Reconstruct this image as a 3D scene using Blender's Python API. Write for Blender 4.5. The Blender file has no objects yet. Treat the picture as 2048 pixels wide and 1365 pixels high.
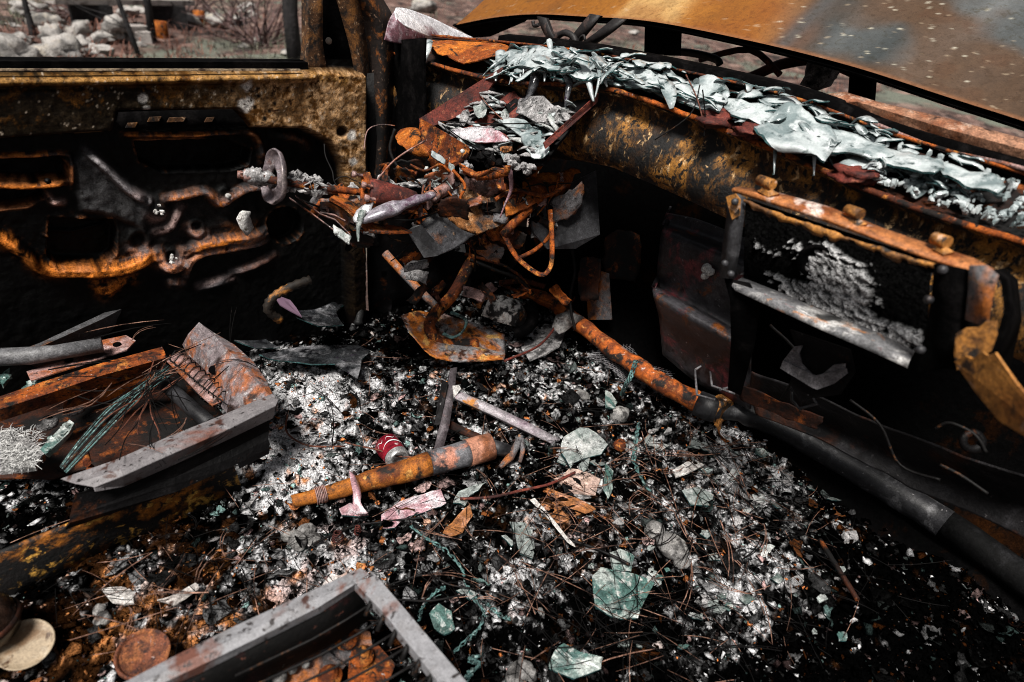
import bpy, bmesh, math, random
import numpy as np
from mathutils import Vector, Matrix

rnd = random.Random(7)
sc = bpy.context.scene
C = sc.collection

# ------------------------------------------------------------------ camera
CAM = np.array([0.0, 0.0, 1.2])
RW = np.array([[0.761, -0.277, 0.587], [-0.641, -0.464, 0.611], [0.103, -0.841, -0.531]])
RW = np.linalg.qr(RW)[0] * np.sign(np.diag(np.linalg.qr(RW)[1]))      # clean rotation
FPX = 1230.0
cd = bpy.data.cameras.new("Camera")
cam = bpy.data.objects.new("Camera", cd)
C.objects.link(cam)
r_, d_, f_ = RW[:, 0], RW[:, 1], RW[:, 2]
cam.matrix_world = Matrix(((r_[0], -d_[0], -f_[0], CAM[0]), (r_[1], -d_[1], -f_[1], CAM[1]),
                           (r_[2], -d_[2], -f_[2], CAM[2]), (0, 0, 0, 1)))
cd.sensor_width = 36
cd.lens = 36 * FPX / 2048
cd.clip_start = 0.02
cd.clip_end = 500
cd.dof.use_dof = True
cd.dof.focus_distance = 1.62
cd.dof.aperture_fstop = 2.6
sc.camera = cam

# ------------------------------------------------------------------ light
SUN_EL, SUN_AZ = math.radians(62), math.radians(206)      # azimuth from +X towards +Y
w = bpy.data.worlds.new("World")
sc.world = w
w.use_nodes = True
nt = w.node_tree
bg = nt.nodes["Background"]
sky = nt.nodes.new("ShaderNodeTexSky")
sky.sky_type = 'NISHITA'
sky.sun_disc = False
sky.sun_elevation = SUN_EL
sky.sun_rotation = math.pi / 2 - SUN_AZ
sky.dust_density = 4.0
sky.ozone_density = 0.6
hs = nt.nodes.new("ShaderNodeHueSaturation")        # thin overcast: a paler sky
hs.inputs["Saturation"].default_value = 0.3
hs.inputs["Value"].default_value = 0.7
nt.links.new(sky.outputs[0], hs.inputs["Color"])
nt.links.new(hs.outputs[0], bg.inputs[0])
bg.inputs[1].default_value = 0.05
sl = bpy.data.lights.new("Sun", 'SUN')
sl.energy = 4.9
sl.angle = math.radians(17)
sl.color = (1.0, 0.955, 0.90)
so = bpy.data.objects.new("Sun", sl)
C.objects.link(so)
sdir = Vector((math.cos(SUN_EL) * math.cos(SUN_AZ), math.cos(SUN_EL) * math.sin(SUN_AZ), math.sin(SUN_EL)))
so.rotation_euler = sdir.to_track_quat('Z', 'Y').to_euler()
so.location = (0, 0, 10)
sc.view_settings.view_transform = 'Standard'
sc.view_settings.look = 'None'
sc.view_settings.exposure = 0.55
sc.view_settings.gamma = 1.0
sc.view_settings.use_curve_mapping = False
try:
    sc.cycles.use_denoising = True
    sc.cycles.max_bounces = 5
    sc.cycles.filter_width = 1.0
    sc.cycles.caustics_reflective = False
    sc.cycles.caustics_refractive = False
except Exception:
    pass

# ------------------------------------------------------------------ numeric noise
def _hash(ix, iy, s):
    h = (ix.astype(np.int64) * 374761393 + iy.astype(np.int64) * 668265263 + s * 974711) & 0x7fffffff
    h = ((h ^ (h >> 13)) * 1274126177) & 0x7fffffff
    return ((h ^ (h >> 16)) & 0xffff) / 65535.0

def vnoise(x, y, s=0):
    x = np.asarray(x, float); y = np.asarray(y, float)
    ix = np.floor(x); iy = np.floor(y)
    fx = x - ix; fy = y - iy
    fx = fx * fx * (3 - 2 * fx); fy = fy * fy * (3 - 2 * fy)
    a = _hash(ix, iy, s); b = _hash(ix + 1, iy, s); c = _hash(ix, iy + 1, s); d = _hash(ix + 1, iy + 1, s)
    return (a * (1 - fx) + b * fx) * (1 - fy) + (c * (1 - fx) + d * fx) * fy

def fbm(x, y, s=0, o=4):
    t = 0; a = 0.5; n = 0
    for k in range(o):
        t = t + a * vnoise(x, y, s + k); n += a
        x = x * 2.03 + 5.1; y = y * 2.03 + 1.7; a *= 0.5
    return t / n

def sstep(a, b, x):
    t = np.clip((x - a) / (b - a), 0, 1)
    return t * t * (3 - 2 * t)

# ------------------------------------------------------------------ photo pixel -> place in the car
def ray(px, py):
    return RW @ np.array([px - 1024.0, py - 682.5, FPX])
def az(px, py, z):
    d = ray(px, py); return Vector(CAM + d * ((z - CAM[2]) / d[2]))
def ay(px, py, y):
    d = ray(px, py); return Vector(CAM + d * ((y - CAM[1]) / d[1]))
def ax(px, py, x):
    d = ray(px, py); return Vector(CAM + d * ((x - CAM[0]) / d[0]))
def ad(px, py, dep):
    d = ray(px, py); return Vector(CAM + d * (dep / FPX))

# ash bed ------------------------------------------------------------
HEAPS = []      # (x, y, radius, height)
for (px, py, r, h) in [(620, 780, .16, .035), (560, 950, .15, .03), (1250, 1000, .2, .02), (1500, 900, .2, .025),
                       (1550, 1150, .16, .03), (1060, 800, .18, .02), (420, 1130, .2, .03), (1900, 1300, .2, .03)]:
    p = az(px, py, .06); HEAPS.append((p.x, p.y, r, h))

def ash_z(x, y):
    z = 0.035 + 0.045 * fbm(x * 4, y * 4, 11, 3) + 0.03 * np.abs(fbm(x * 13, y * 13, 23, 4) - .5)
    for (hx, hy, r, h) in HEAPS:
        z = z + h * np.exp(-((x - hx) ** 2 + (y - hy) ** 2) / (r * r))
    return z
def F(px, py, h=0.0):
    z = 0.06
    for _ in range(6):
        p = az(px, py, z + h)
        z = float(ash_z(p.x, p.y))
    return p

# ------------------------------------------------------------------ mesh builder
class B:
    def __init__(s):
        s.v = []; s.f = []; s.m = []; s.smooth = []
    def add(s, vs, fs, mi=0, smooth=False):
        o = len(s.v); s.v += [Vector(v) for v in vs]
        for f in fs:
            s.f.append([o + i for i in f]); s.m.append(mi); s.smooth.append(smooth)
        return s
    def tube(s, path, r, n=10, mi=0, cap=True, flat=1.0, jit=0.0):
        path = [Vector(p) for p in path]
        R = r if isinstance(r, (list, tuple)) else [r] * len(path)
        vs = []; fs = []
        t = (path[1] - path[0]).normalized()
        ref = Vector((0, 0, 1)) if abs(t.z) < .9 else Vector((1, 0, 0))
        u = t.cross(ref).normalized()
        for i, p in enumerate(path):
            a = path[max(i - 1, 0)]; b = path[min(i + 1, len(path) - 1)]
            t = (b - a)
            t = t.normalized() if t.length > 1e-9 else Vector((0, 0, 1))
            u = (u - t * u.dot(t)).normalized(); v = t.cross(u)
            for k in range(n):
                an = 2 * math.pi * k / n
                rr = R[i] * (1 + (rnd.random() - .5) * jit)
                vs.append(p + (u * math.cos(an) + v * math.sin(an) * flat) * rr)
        for i in range(len(path) - 1):
            for k in range(n):
                k2 = (k + 1) % n
                fs.append((i * n + k, i * n + k2, (i + 1) * n + k2, (i + 1) * n + k))
        s.add(vs, fs, mi, n > 4)
        if cap:
            o = len(s.v) - len(vs)
            s.f.append([o + k for k in range(n)][::-1]); s.m.append(mi); s.smooth.append(False)
            e = o + (len(path) - 1) * n
            s.f.append([e + k for k in range(n)]); s.m.append(mi); s.smooth.append(False)
        return s
    def sheet(s, pts, th=.004, mi=0, mi_edge=None, n=None):
        pts = [Vector(p) for p in pts]
        if n is None:
            n = Vector((0, 0, 0))
            for i, p in enumerate(pts):
                q = pts[(i + 1) % len(pts)]
                n += Vector(((p.y - q.y) * (p.z + q.z), (p.z - q.z) * (p.x + q.x), (p.x - q.x) * (p.y + q.y)))
            n.normalize()
        cen = sum(pts, Vector()) / len(pts)
        if n.dot(Vector(CAM) - cen) < 0:
            n = -n; pts = pts[::-1]
        k = len(pts); o = len(s.v)
        s.v += pts + [p - n * th for p in pts]
        s.f.append([o + i for i in range(k)]); s.m.append(mi); s.smooth.append(False)
        s.f.append([o + k + i for i in range(k)][::-1]); s.m.append(mi); s.smooth.append(False)
        for i in range(k):
            j = (i + 1) % k
            s.f.append([o + j, o + i, o + k + i, o + k + j]); s.m.append(mi if mi_edge is None else mi_edge); s.smooth.append(False)
        return s
    def loft(s, rows, th=.004, mi=0, mi_edge=None, smooth=True, closed=False):
        rows = [[Vector(p) for p in r] for r in rows]
        R = len(rows); K = len(rows[0])
        nor = [[None] * K for _ in range(R)]
        for i in range(R):
            for j in range(K):
                a = rows[min(i + 1, R - 1)][j] - rows[max(i - 1, 0)][j]
                b = rows[i][min(j + 1, K - 1)] - rows[i][max(j - 1, 0)]
                n = a.cross(b)
                nor[i][j] = n.normalized() if n.length > 1e-12 else Vector((0, 0, 1))
        mid = rows[R // 2][K // 2]
        sg = 1 if nor[R // 2][K // 2].dot(Vector(CAM) - mid) > 0 else -1
        o = len(s.v)
        for i in range(R):
            s.v += rows[i]
        for i in range(R):
            s.v += [rows[i][j] - nor[i][j] * sg * th for j in range(K)]
        N = R * K
        def q(a, b, c, d, m, sm):
            if sg < 0: a, b, c, d = d, c, b, a
            s.f.append([a, b, c, d]); s.m.append(m); s.smooth.append(sm)
        for i in range(R - 1):
            for j in range(K - 1):
                a, b, c, d = o + i * K + j, o + (i + 1) * K + j, o + (i + 1) * K + j + 1, o + i * K + j + 1
                q(a, b, c, d, mi, smooth); q(d + N, c + N, b + N, a + N, mi, smooth)
        me = mi if mi_edge is None else mi_edge
        for i in range(R - 1):
            a, b = o + i * K, o + (i + 1) * K; q(a, a + N, b + N, b, me, False)
            a, b = a + K - 1, b + K - 1; q(b, b + N, a + N, a, me, False)
        for j in range(K - 1):
            a, b = o + j, o + j + 1; q(b, b + N, a + N, a, me, False)
            a, b = o + (R - 1) * K + j, o + (R - 1) * K + j + 1; q(a, a + N, b + N, b, me, False)
        return s
    def box(s, c, ux, uy, uz, mi=0):
        c, ux, uy, uz = Vector(c), Vector(ux), Vector(uy), Vector(uz)
        vs = [c + ux * a + uy * b + uz * d for a in (-1, 1) for b in (-1, 1) for d in (-1, 1)]
        return s.add(vs, [(0, 1, 3, 2), (4, 6, 7, 5), (0, 4, 5, 1), (2, 3, 7, 6), (0, 2, 6, 4), (1, 5, 7, 3)], mi)
    def beam(s, p, q, w_, h_, up=(0, 0, 1), mi=0):
        p, q = Vector(p), Vector(q); t = (q - p)
        L = t.length / 2; t.normalize(); u = t.cross(Vector(up)).normalized(); v = u.cross(t)
        return s.box((p + q) / 2, t * L, u * w_ / 2, v * h_ / 2, mi)
    def lathe(s, base, axis, prof, n=24, mi=0, mis=None, squash=None):
        axis = Vector(axis).normalized(); ref = Vector((0, 0, 1)) if abs(axis.z) < .9 else Vector((1, 0, 0))
        u = axis.cross(ref).normalized(); v = axis.cross(u); base = Vector(base)
        vs = []
        for (r, h) in prof:
            for k in range(n):
                an = 2 * math.pi * k / n
                rr = r * (1 + (squash(an, h) if squash else 0))
                vs.append(base + axis * h + (u * math.cos(an) + v * math.sin(an)) * rr)
        for i in range(len(prof) - 1):
            fs = [(i * n + k, i * n + (k + 1) % n, (i + 1) * n + (k + 1) % n, (i + 1) * n + k) for k in range(n)]
            o = len(s.v) if i == 0 else o
            if i == 0: s.v += vs
            for f in fs:
                s.f.append([o + a for a in f]); s.m.append(mis[i] if mis else mi); s.smooth.append(True)
        return s
    def lump(s, c, r, seed=0, n=2, sc_=(1, 1, 1), rough=.35, mi=0, smooth=True, freq=1.6):
        bm = bmesh.new(); bmesh.ops.create_icosphere(bm, subdivisions=n, radius=1)
        bm.verts.ensure_lookup_table()
        P = np.array([v.co[:] for v in bm.verts])
        d = fbm(P[:, 0] * freq + seed * 3.7 + 20, P[:, 1] * freq + P[:, 2] * freq * 1.3 + 40, seed, 3) + fbm(P[:, 2] * freq + 9, P[:, 0] * freq + 31, seed + 5, 3) - 1
        P = P * (1 + rough * 2 * d[:, None]) * np.array(sc_) * r
        vs = [Vector(p) + Vector(c) for p in P]; fs = [[v.index for v in f.verts] for f in bm.faces]
        bm.free(); return s.add(vs, fs, mi, smooth)
    def rough_up(s, amp, freq=30, seed=3):
        P = np.array([v[:] for v in s.v])
        for a in range(3):
            b, c = (a + 1) % 3, (a + 2) % 3
            n = fbm(P[:, b] * freq + P[:, a] * freq * .7 + 50, P[:, c] * freq + P[:, a] * freq * .5 + 50, seed + a * 7, 3) - .5
            for i, v in enumerate(s.v): v[a] += n[i] * amp * 2
        return s

    def crumple(s, rows, th=.003, k=3, amp=.003, freq=26, mi=0, mi_edge=None, seed=1, jag=.0):
        """a bent sheet through the given rows, finely divided, with small crumples and a ragged rim"""
        R = [smooth_line(r, k) for r in rows]; K = len(R[0])
        Cn = [smooth_line([r[j] for r in R], k) for j in range(K)]; n = len(Cn[0])
        G_ = [[Cn[j][i] for j in range(K)] for i in range(n)]
        P = np.array([[p[:] for p in r] for r in G_])
        for a in range(3):
            b_, c_ = (a + 1) % 3, (a + 2) % 3
            q = fbm(P[..., b_] * freq + P[..., a] * freq * .6 + 40, P[..., c_] * freq + P[..., a] * freq * .4 + 40, seed + 9 * a, 4) - .5
            P[..., a] = P[..., a] + q * amp * 3
        if jag:
            cen = P.mean((0, 1))
            for (sl_, nx) in ((np.s_[0, :], n), (np.s_[-1, :], n), (np.s_[:, 0], n), (np.s_[:, -1], n)):
                e = P[sl_]; w_ = jag * (np.array([rnd.random() for _ in range(len(e))]) - .4)
                P[sl_] = e + (cen - e) / (np.linalg.norm(cen - e, axis=1, keepdims=True) + 1e-9) * w_[:, None]
        return s.loft([[Vector(p) for p in r] for r in P], th, mi, mi_edge)

def smooth_line(pts, k=5):
    pts = [Vector((*p, 0)) if len(p) == 2 else Vector(p) for p in pts]; out = []
    for i in range(len(pts) - 1):
        p0, p1, p2, p3 = pts[max(i - 1, 0)], pts[i], pts[i + 1], pts[min(i + 2, len(pts) - 1)]
        for j in range(k):
            t = j / k
            out.append(.5 * (2 * p1 + (p2 - p0) * t + (2 * p0 - 5 * p1 + 4 * p2 - p3) * t * t + (3 * p1 - p0 - 3 * p2 + p3) * t ** 3))
    return out + [pts[-1]]

def world_loc(o):
    l = Vector((0, 0, 0))
    while o is not None:
        l = l + o.location; o = o.parent
    return l

def info(o, label=None, cat=None, group=None, kind=None):
    if label: o["label"] = label
    if cat: o["category"] = cat
    if group: o["group"] = group
    if kind: o["kind"] = kind
    return o

def make(b, name, mats, parent=None, label=None, cat=None, group=None, kind=None, bevel=0, sub=0, col=None):
    if not isinstance(mats, (list, tuple)): mats = [mats]
    V = np.array([v[:] for v in b.v])
    if parent is not None:
        off = world_loc(parent)
    else:
        off = Vector(((V[:, 0].min() + V[:, 0].max()) / 2, (V[:, 1].min() + V[:, 1].max()) / 2, V[:, 2].min()))
    me = bpy.data.meshes.new(name)
    me.from_pydata([tuple(v - off) for v in b.v], [], b.f)
    for mt in mats: me.materials.append(mt)
    me.polygons.foreach_set("material_index", b.m)
    me.polygons.foreach_set("use_smooth", b.smooth)
    if col is not None:
        at = me.color_attributes.new("Col", 'FLOAT_COLOR', 'POINT')
        cc = np.ones((len(b.v), 4), np.float32); cc[:, :3] = col
        at.data.foreach_set("color", cc.ravel())
    me.update()
    o = bpy.data.objects.new(name, me); C.objects.link(o)
    if parent is not None: o.parent = parent
    else: o.location = off
    if bevel:
        md = o.modifiers.new("bev", 'BEVEL'); md.width = bevel; md.segments = 2; md.limit_method = 'ANGLE'; md.angle_limit = .6
    if sub:
        md = o.modifiers.new("sub", 'SUBSURF'); md.levels = sub; md.render_levels = sub
    return info(o, label, cat, group, kind)

def empty(name, loc, label, cat, group=None):
    o = bpy.data.objects.new(name, None); C.objects.link(o); o.location = loc
    o.empty_display_size = .05
    return info(o, label, cat, group)

def grid_mesh(name, X, Y, Zf, mat, col=None, parent=None, swap=None, **kw):
    ny, nx = X.shape
    V = np.stack([X, Y, Zf], -1).reshape(-1, 3)
    idx = np.arange(nx * ny).reshape(ny, nx)
    f = np.stack([idx[:-1, :-1], idx[:-1, 1:], idx[1:, 1:], idx[1:, :-1]], -1).reshape(-1, 4)
    if swap: f = f[:, ::-1]
    off = np.array(world_loc(parent)) if parent is not None else np.array([V[:, 0].mean(), V[:, 1].mean(), V[:, 2].min()])
    me = bpy.data.meshes.new(name)
    me.vertices.add(len(V)); me.vertices.foreach_set("co", (V - off).astype(np.float32).ravel())
    me.loops.add(f.size); me.loops.foreach_set("vertex_index", f.astype(np.int32).ravel())
    me.polygons.add(len(f)); me.polygons.foreach_set("loop_start", np.arange(0, f.size, 4, dtype=np.int32))
    me.polygons.foreach_set("use_smooth", np.ones(len(f), bool))
    me.materials.append(mat)
    if col is not None:
        at = me.color_attributes.new("Col", 'FLOAT_COLOR', 'POINT')
        cc = np.ones((len(V), 4), np.float32); cc[:, :3] = col.reshape(-1, 3)
        at.data.foreach_set("color", cc.ravel())
    me.update(calc_edges=True); me.validate()
    o = bpy.data.objects.new(name, me); C.objects.link(o)
    if parent is not None: o.parent = parent
    else: o.location = Vector(off)
    return info(o, **kw)

# ------------------------------------------------------------------ materials
def M(name, base, patches=(), rough=.75, spec=.35, metal=0.0, bump=(60, .5, .004), vcol=False, trans=0.0, rpatch=None, stretch=None, coat=0.0, grain=1.0):
    m = bpy.data.materials.new(name); m.use_nodes = True
    t = m.node_tree; N = t.nodes; L = t.links
    p = N["Principled BSDF"]
    geo = N.new("ShaderNodeNewGeometry")
    def noise(scale, detail, seed, dist=0.0, st=None):
        mp = N.new("ShaderNodeMapping"); mp.inputs["Location"].default_value = (seed * 1.37, seed * 2.11, seed * .73)
        if st: mp.inputs["Scale"].default_value = st
        L.new(geo.outputs["Position"], mp.inputs["Vector"])
        n = N.new("ShaderNodeTexNoise"); n.inputs["Scale"].default_value = scale; n.inputs["Detail"].default_value = detail
        n.inputs["Roughness"].default_value = .62; n.inputs["Distortion"].default_value = dist
        L.new(mp.outputs[0], n.inputs["Vector"]); return n.outputs["Fac"]
    def rng(src, a, b):
        r = N.new("ShaderNodeMapRange"); r.inputs[1].default_value = a; r.inputs[2].default_value = b; r.clamp = True
        L.new(src, r.inputs[0]); return r.outputs[0]
    def mix(fac, a, b, blend='MIX'):
        x = N.new("ShaderNodeMix"); x.data_type = 'RGBA'; x.blend_type = blend
        if isinstance(fac, float): x.inputs[0].default_value = fac
        else: L.new(fac, x.inputs[0])
        for sck, val in ((x.inputs[6], a), (x.inputs[7], b)):
            if isinstance(val, tuple): sck.default_value = (*val, 1)
            else: L.new(val, sck)
        return x.outputs[2]
    if vcol:
        a = N.new("ShaderNodeAttribute"); a.attribute_name = "Col"; cur = a.outputs["Color"]
    else:
        cur = tuple(base)
    for i, pt in enumerate(patches):
        col, scale, lo, hi = pt[:4]
        seed = pt[4] if len(pt) > 4 else i * 3 + 1
        blend = pt[5] if len(pt) > 5 else 'MIX'
        cur = mix(rng(noise(scale, 6, seed, .4, stretch), lo, hi), cur, tuple(col), blend)
    if grain and patches:
        for sc_n, lo, hi, a_, b_, sd in ((330, .36, .66, 1 - .5 * grain, 1 + .4 * grain, 21), (75, .36, .64, 1 - .4 * grain, 1 + .25 * grain, 33)):
            r = N.new("ShaderNodeMapRange"); r.inputs[1].default_value = lo; r.inputs[2].default_value = hi
            r.inputs[3].default_value = a_; r.inputs[4].default_value = b_
            L.new(noise(sc_n, 7, sd, .3), r.inputs[0])
            x = N.new("ShaderNodeVectorMath"); x.operation = 'SCALE'
            if isinstance(cur, tuple): x.inputs[0].default_value = cur
            else: L.new(cur, x.inputs[0])
            L.new(r.outputs[0], x.inputs["Scale"]); cur = x.outputs[0]
    if isinstance(cur, tuple): p.inputs["Base Color"].default_value = (*cur, 1)
    else: L.new(cur, p.inputs["Base Color"])
    p.inputs["Roughness"].default_value = rough
    if rpatch:
        scale, lo, hi, r0, r1 = rpatch
        r = N.new("ShaderNodeMapRange"); r.inputs[1].default_value = lo; r.inputs[2].default_value = hi
        r.inputs[3].default_value = r0; r.inputs[4].default_value = r1
        L.new(noise(scale, 4, 17), r.inputs[0]); L.new(r.outputs[0], p.inputs["Roughness"])
    p.inputs["Specular IOR Level"].default_value = spec
    p.inputs["Metallic"].default_value = metal
    p.inputs["Transmission Weight"].default_value = trans
    p.inputs["Coat Weight"].default_value = coat
    if bump:
        bn = N.new("ShaderNodeBump"); bn.inputs["Strength"].default_value = bump[1]; bn.inputs["Distance"].default_value = bump[2]
        L.new(noise(bump[0], 7, 5, .2), bn.inputs["Height"]); L.new(bn.outputs[0], p.inputs["Normal"])
    return m

BLK = (.0012, .0011, .0012)
m_soot = M("soot", (.002, .0018, .002), [((.012, .011, .012), 9, .55, .78), ((.06, .017, .004), 14, .6, .72), ((.16, .16, .16), 120, .68, .76)], rough=.55, spec=.1)
m_black = M("char_black", BLK, [((.009, .008, .008), 20, .5, .8)], rough=.9, spec=.03)
m_rust = M("rust_orange", (.33, .075, .008), [((.07, .015, .004), 9, .42, .56), ((.008, .005, .004), 15, .5, .6), ((.44, .16, .03), 34, .56, .66), ((.004, .0035, .003), 70, .55, .63), ((.45, .38, .35), 110, .66, .72)], rough=.8, spec=.25, bump=(140, .7, .003))
m_rustbright = M("rust_bright", (.42, .12, .013), [((.2, .045, .006), 12, .44, .56), ((.012, .007, .004), 22, .53, .62), ((.55, .3, .12), 45, .6, .75), ((.45, .42, .4), 120, .68, .76)], rough=.8, spec=.25, bump=(140, .6, .003))
m_rustdark = M("rust_dark", (.04, .009, .002), [((.0025, .002, .002), 8, .4, .55), ((.2, .05, .007), 22, .57, .68), ((.004, .004, .004), 60, .55, .66), ((.2, .18, .17), 150, .72, .78)], rough=.75, spec=.25, bump=(120, .7, .003))
m_rustred = M("rust_red", (.12, .02, .012), [((.03, .006, .005), 14, .45, .62), ((.3, .09, .05), 40, .58, .7), ((.005, .004, .004), 70, .58, .68)], rough=.75, bump=(130, .6, .003))
m_pinkmetal = M("scaled_pink_metal", (.28, .17, .155), [((.25, .07, .02), 12, .5, .6), ((.025, .014, .013), 20, .53, .62), ((.5, .46, .46), 60, .6, .72), ((.01, .008, .008), 110, .62, .7)], rough=.7, bump=(120, .5, .003))
m_grey = M("burnt_grey_metal", (.17, .165, .175), [((.09, .085, .09), 12, .45, .62), ((.16, .06, .05), 25, .6, .72), ((.3, .29, .3), 45, .58, .72), ((.02, .018, .018), 110, .62, .7)], rough=.6, spec=.4, bump=(150, .45, .002))
m_greydark = M("sooty_grey_metal", (.03, .03, .033), [((.005, .005, .006), 9, .45, .6), ((.08, .08, .085), 30, .58, .75), ((.06, .02, .006), 22, .64, .74), ((.25, .25, .25), 160, .7, .76)], rough=.5, spec=.4, bump=(150, .4, .002))
m_greyrust = M("grey_and_rust", (.12, .115, .12), [((.3, .09, .015), 9, .48, .58), ((.035, .03, .03), 20, .55, .66), ((.45, .2, .06), 40, .62, .72), ((.006, .005, .005), 100, .6, .68), ((.4, .38, .38), 140, .7, .76)], rough=.7, bump=(140, .6, .003))
m_ashy = M("ash_crust", (.34, .33, .33), [((.08, .08, .08), 30, .45, .62), ((.6, .59, .59), 55, .55, .7), ((.006, .006, .006), 80, .58, .66), ((.2, .08, .03), 24, .68, .76)], rough=.95, spec=.1, bump=(160, .9, .006))
m_glass = M("melted_glass", (.48, .53, .535), [((.19, .24, .245), 13, .46, .6), ((.66, .7, .705), 19, .52, .66), ((.05, .075, .075), 30, .55, .66)], rough=.2, spec=.5, trans=.18, bump=(40, .2, .004), coat=.3, grain=.25)
m_glassedge = M("glass_edge", (.03, .08, .082), [((.006, .016, .016), 40, .45, .6), ((.3, .4, .4), 60, .6, .7)], rough=.2, spec=.5, bump=None)
m_glasspink = M("pink_glass", (.42, .24, .27), [((.62, .55, .58), 22, .48, .62), ((.22, .06, .08), 30, .6, .7), ((.05, .03, .04), 90, .64, .7)], rough=.25, spec=.55, trans=.15, bump=(60, .3, .004))
m_glassteal = M("teal_glass", (.07, .14, .125), [((.36, .4, .38), 11, .47, .57), ((.04, .08, .075), 20, .54, .64), ((.5, .5, .48), 60, .57, .66), ((.02, .025, .02), 45, .6, .68)], rough=.35, spec=.5, trans=.1, bump=(70, .4, .004))
m_glassgrey = M("dusty_glass", (.25, .28, .27), [((.45, .46, .45), 13, .47, .58), ((.09, .12, .11), 22, .53, .63), ((.02, .02, .02), 55, .58, .66)], rough=.45, spec=.4, trans=.1, bump=(80, .5, .004))
m_glassclear = M("sooty_clear_glass", (.04, .043, .047), [((.34, .34, .36), 12, .5, .66), ((.01, .01, .012), 22, .5, .64), ((.05, .02, .06), 30, .62, .72)], rough=.12, spec=.6, trans=.35, bump=(45, .3, .004))
m_alu = M("melted_aluminium", (.5, .5, .52), [((.28, .24, .27), 18, .48, .64), ((.75, .75, .77), 30, .55, .7), ((.05, .05, .05), 70, .63, .7)], rough=.35, metal=.35, spec=.5, bump=(60, .4, .004))
m_teal = M("verdigris_wire", (.075, .16, .155), [((.012, .02, .02), 50, .46, .6), ((.3, .42, .4), 120, .55, .7)], rough=.7, bump=(200, .4, .002))
m_wire = M("sooty_wire", (.006, .0055, .0055), [((.1, .04, .015), 50, .58, .7)], rough=.6, spec=.15, bump=None)
m_wirerust = M("rusty_wire", (.14, .045, .025), [((.02, .012, .01), 60, .5, .62)], rough=.75, bump=None)
m_needle = M("dry_pine_needle", (.16, .085, .06), [((.35, .2, .15), 20, .52, .65), ((.02, .011, .009), 30, .48, .6)], rough=.8, spec=.1, bump=None)
m_needleb = M("black_pine_needle", (.002, .0018, .0018), [((.06, .045, .04), 30, .62, .75)], rough=.8, spec=.08, bump=None)
m_stone = M("pale_stone", (.17, .165, .16), [((.3, .29, .275), 12, .5, .64), ((.03, .028, .027), 26, .5, .6), ((.2, .1, .05), 18, .62, .74)], rough=.85, bump=(60, .6, .006))
m_paper = M("scorched_paper", (.5, .48, .46), [((.25, .2, .18), 30, .5, .66), ((.06, .03, .02), 50, .6, .7)], rough=.85, bump=(120, .4, .003))
m_leaf = M("scorched_leaf", (.26, .1, .03), [((.45, .22, .13), 30, .5, .66), ((.06, .02, .01), 45, .56, .68)], rough=.8, bump=(90, .5, .004))
m_vc = M("debris", (0, 0, 0), [((.2, .2, .2), 220, .5, .62, 3, 'MULTIPLY')], rough=1.0, spec=.0, vcol=True, bump=(170, .8, .004))
m_door = M("door_metal", (0, 0, 0), [((.12, .08, .06), 40, .6, .68, 4, 'MULTIPLY'), ((.3, .26, .24), 190, .58, .66, 9, 'MULTIPLY')], rough=.5, spec=.1, vcol=True, bump=(120, .55, .003))

# ================================================================== SETTING
m_ground = M("forest_floor", (.11, .062, .05), [((.02, .012, .01), 1.6, .46, .56), ((.26, .17, .14), 2.5, .5, .62), ((.13, .14, .11), .7, .53, .62), ((.02, .016, .015), 4, .56, .66), ((.3, .26, .24), 9, .63, .72)], rough=.95, bump=(6, .8, .1))
GZ = -0.35
gx = np.concatenate([np.linspace(-160, -12, 30), np.linspace(-11.5, 40, 150), np.linspace(41, 160, 30)])
gy = np.concatenate([np.linspace(-160, -12, 30), np.linspace(-11.5, 40, 150), np.linspace(41, 160, 30)])
GX, GY = np.meshgrid(gx, gy)
def ground_z(x, y):
    dist = np.hypot(x - .5, y - .6)
    return GZ + sstep(3, 8, dist) * ((fbm(x * .4, y * .4, 71, 4) - .5) * .35 + (fbm(x * 2, y * 2, 75, 3) - .5) * .12)
grid_mesh("ground", GX, GY, ground_z(GX, GY), m_ground, kind="structure")
def G(px, py):
    z = GZ
    for _ in range(6):
        p = az(px, py, z); z = float(ground_z(p.x, p.y))
    return p

# --- dry grass on the forest floor (uncountable)
def grass():
    n = 3800
    b_v = []; b_f = []; cc = []
    for i in range(n):
        px, py = rnd.uniform(-60, 2000), rnd.uniform(-30, 190)
        p = G(px, py)
        if p.y < 3.2 and p.x < 4.2: continue
        k = rnd.randint(2, 4)
        kind = fbm(np.array(p.x * .5), np.array(p.y * .5), 88, 3)
        c = (.16, .16, .12) if kind > .56 else (.22, .11, .085)
        s = rnd.uniform(.5, 1.3)
        c = tuple(a * s for a in c)
        for _ in range(k):
            a = rnd.uniform(0, 6.28); h = rnd.uniform(.03, .12); le = rnd.uniform(.05, .2)
            d = Vector((math.cos(a), math.sin(a), 0)); q = Vector((-d.y, d.x, 0)) * .007
            o = len(b_v); base = p + d * rnd.uniform(0, .1)
            b_v.extend([base - q, base + q, base + d * le * .5 + Vector((0, 0, h)) + q * .7, base + d * le * .5 + Vector((0, 0, h)) - q * .7, base + d * le * 1.2 + Vector((0, 0, h * 1.1))])
            b_f.extend([[o, o + 1, o + 2, o + 3], [o + 3, o + 2, o + 4]]); cc.extend([c] * 5)
    b = B(); b.add(b_v, b_f)
    make(b, "dry_grass", m_vc, kind="stuff", label="dry reddish and grey-green grass on the forest floor", cat="grass", col=np.array(cc))
grass()

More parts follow.
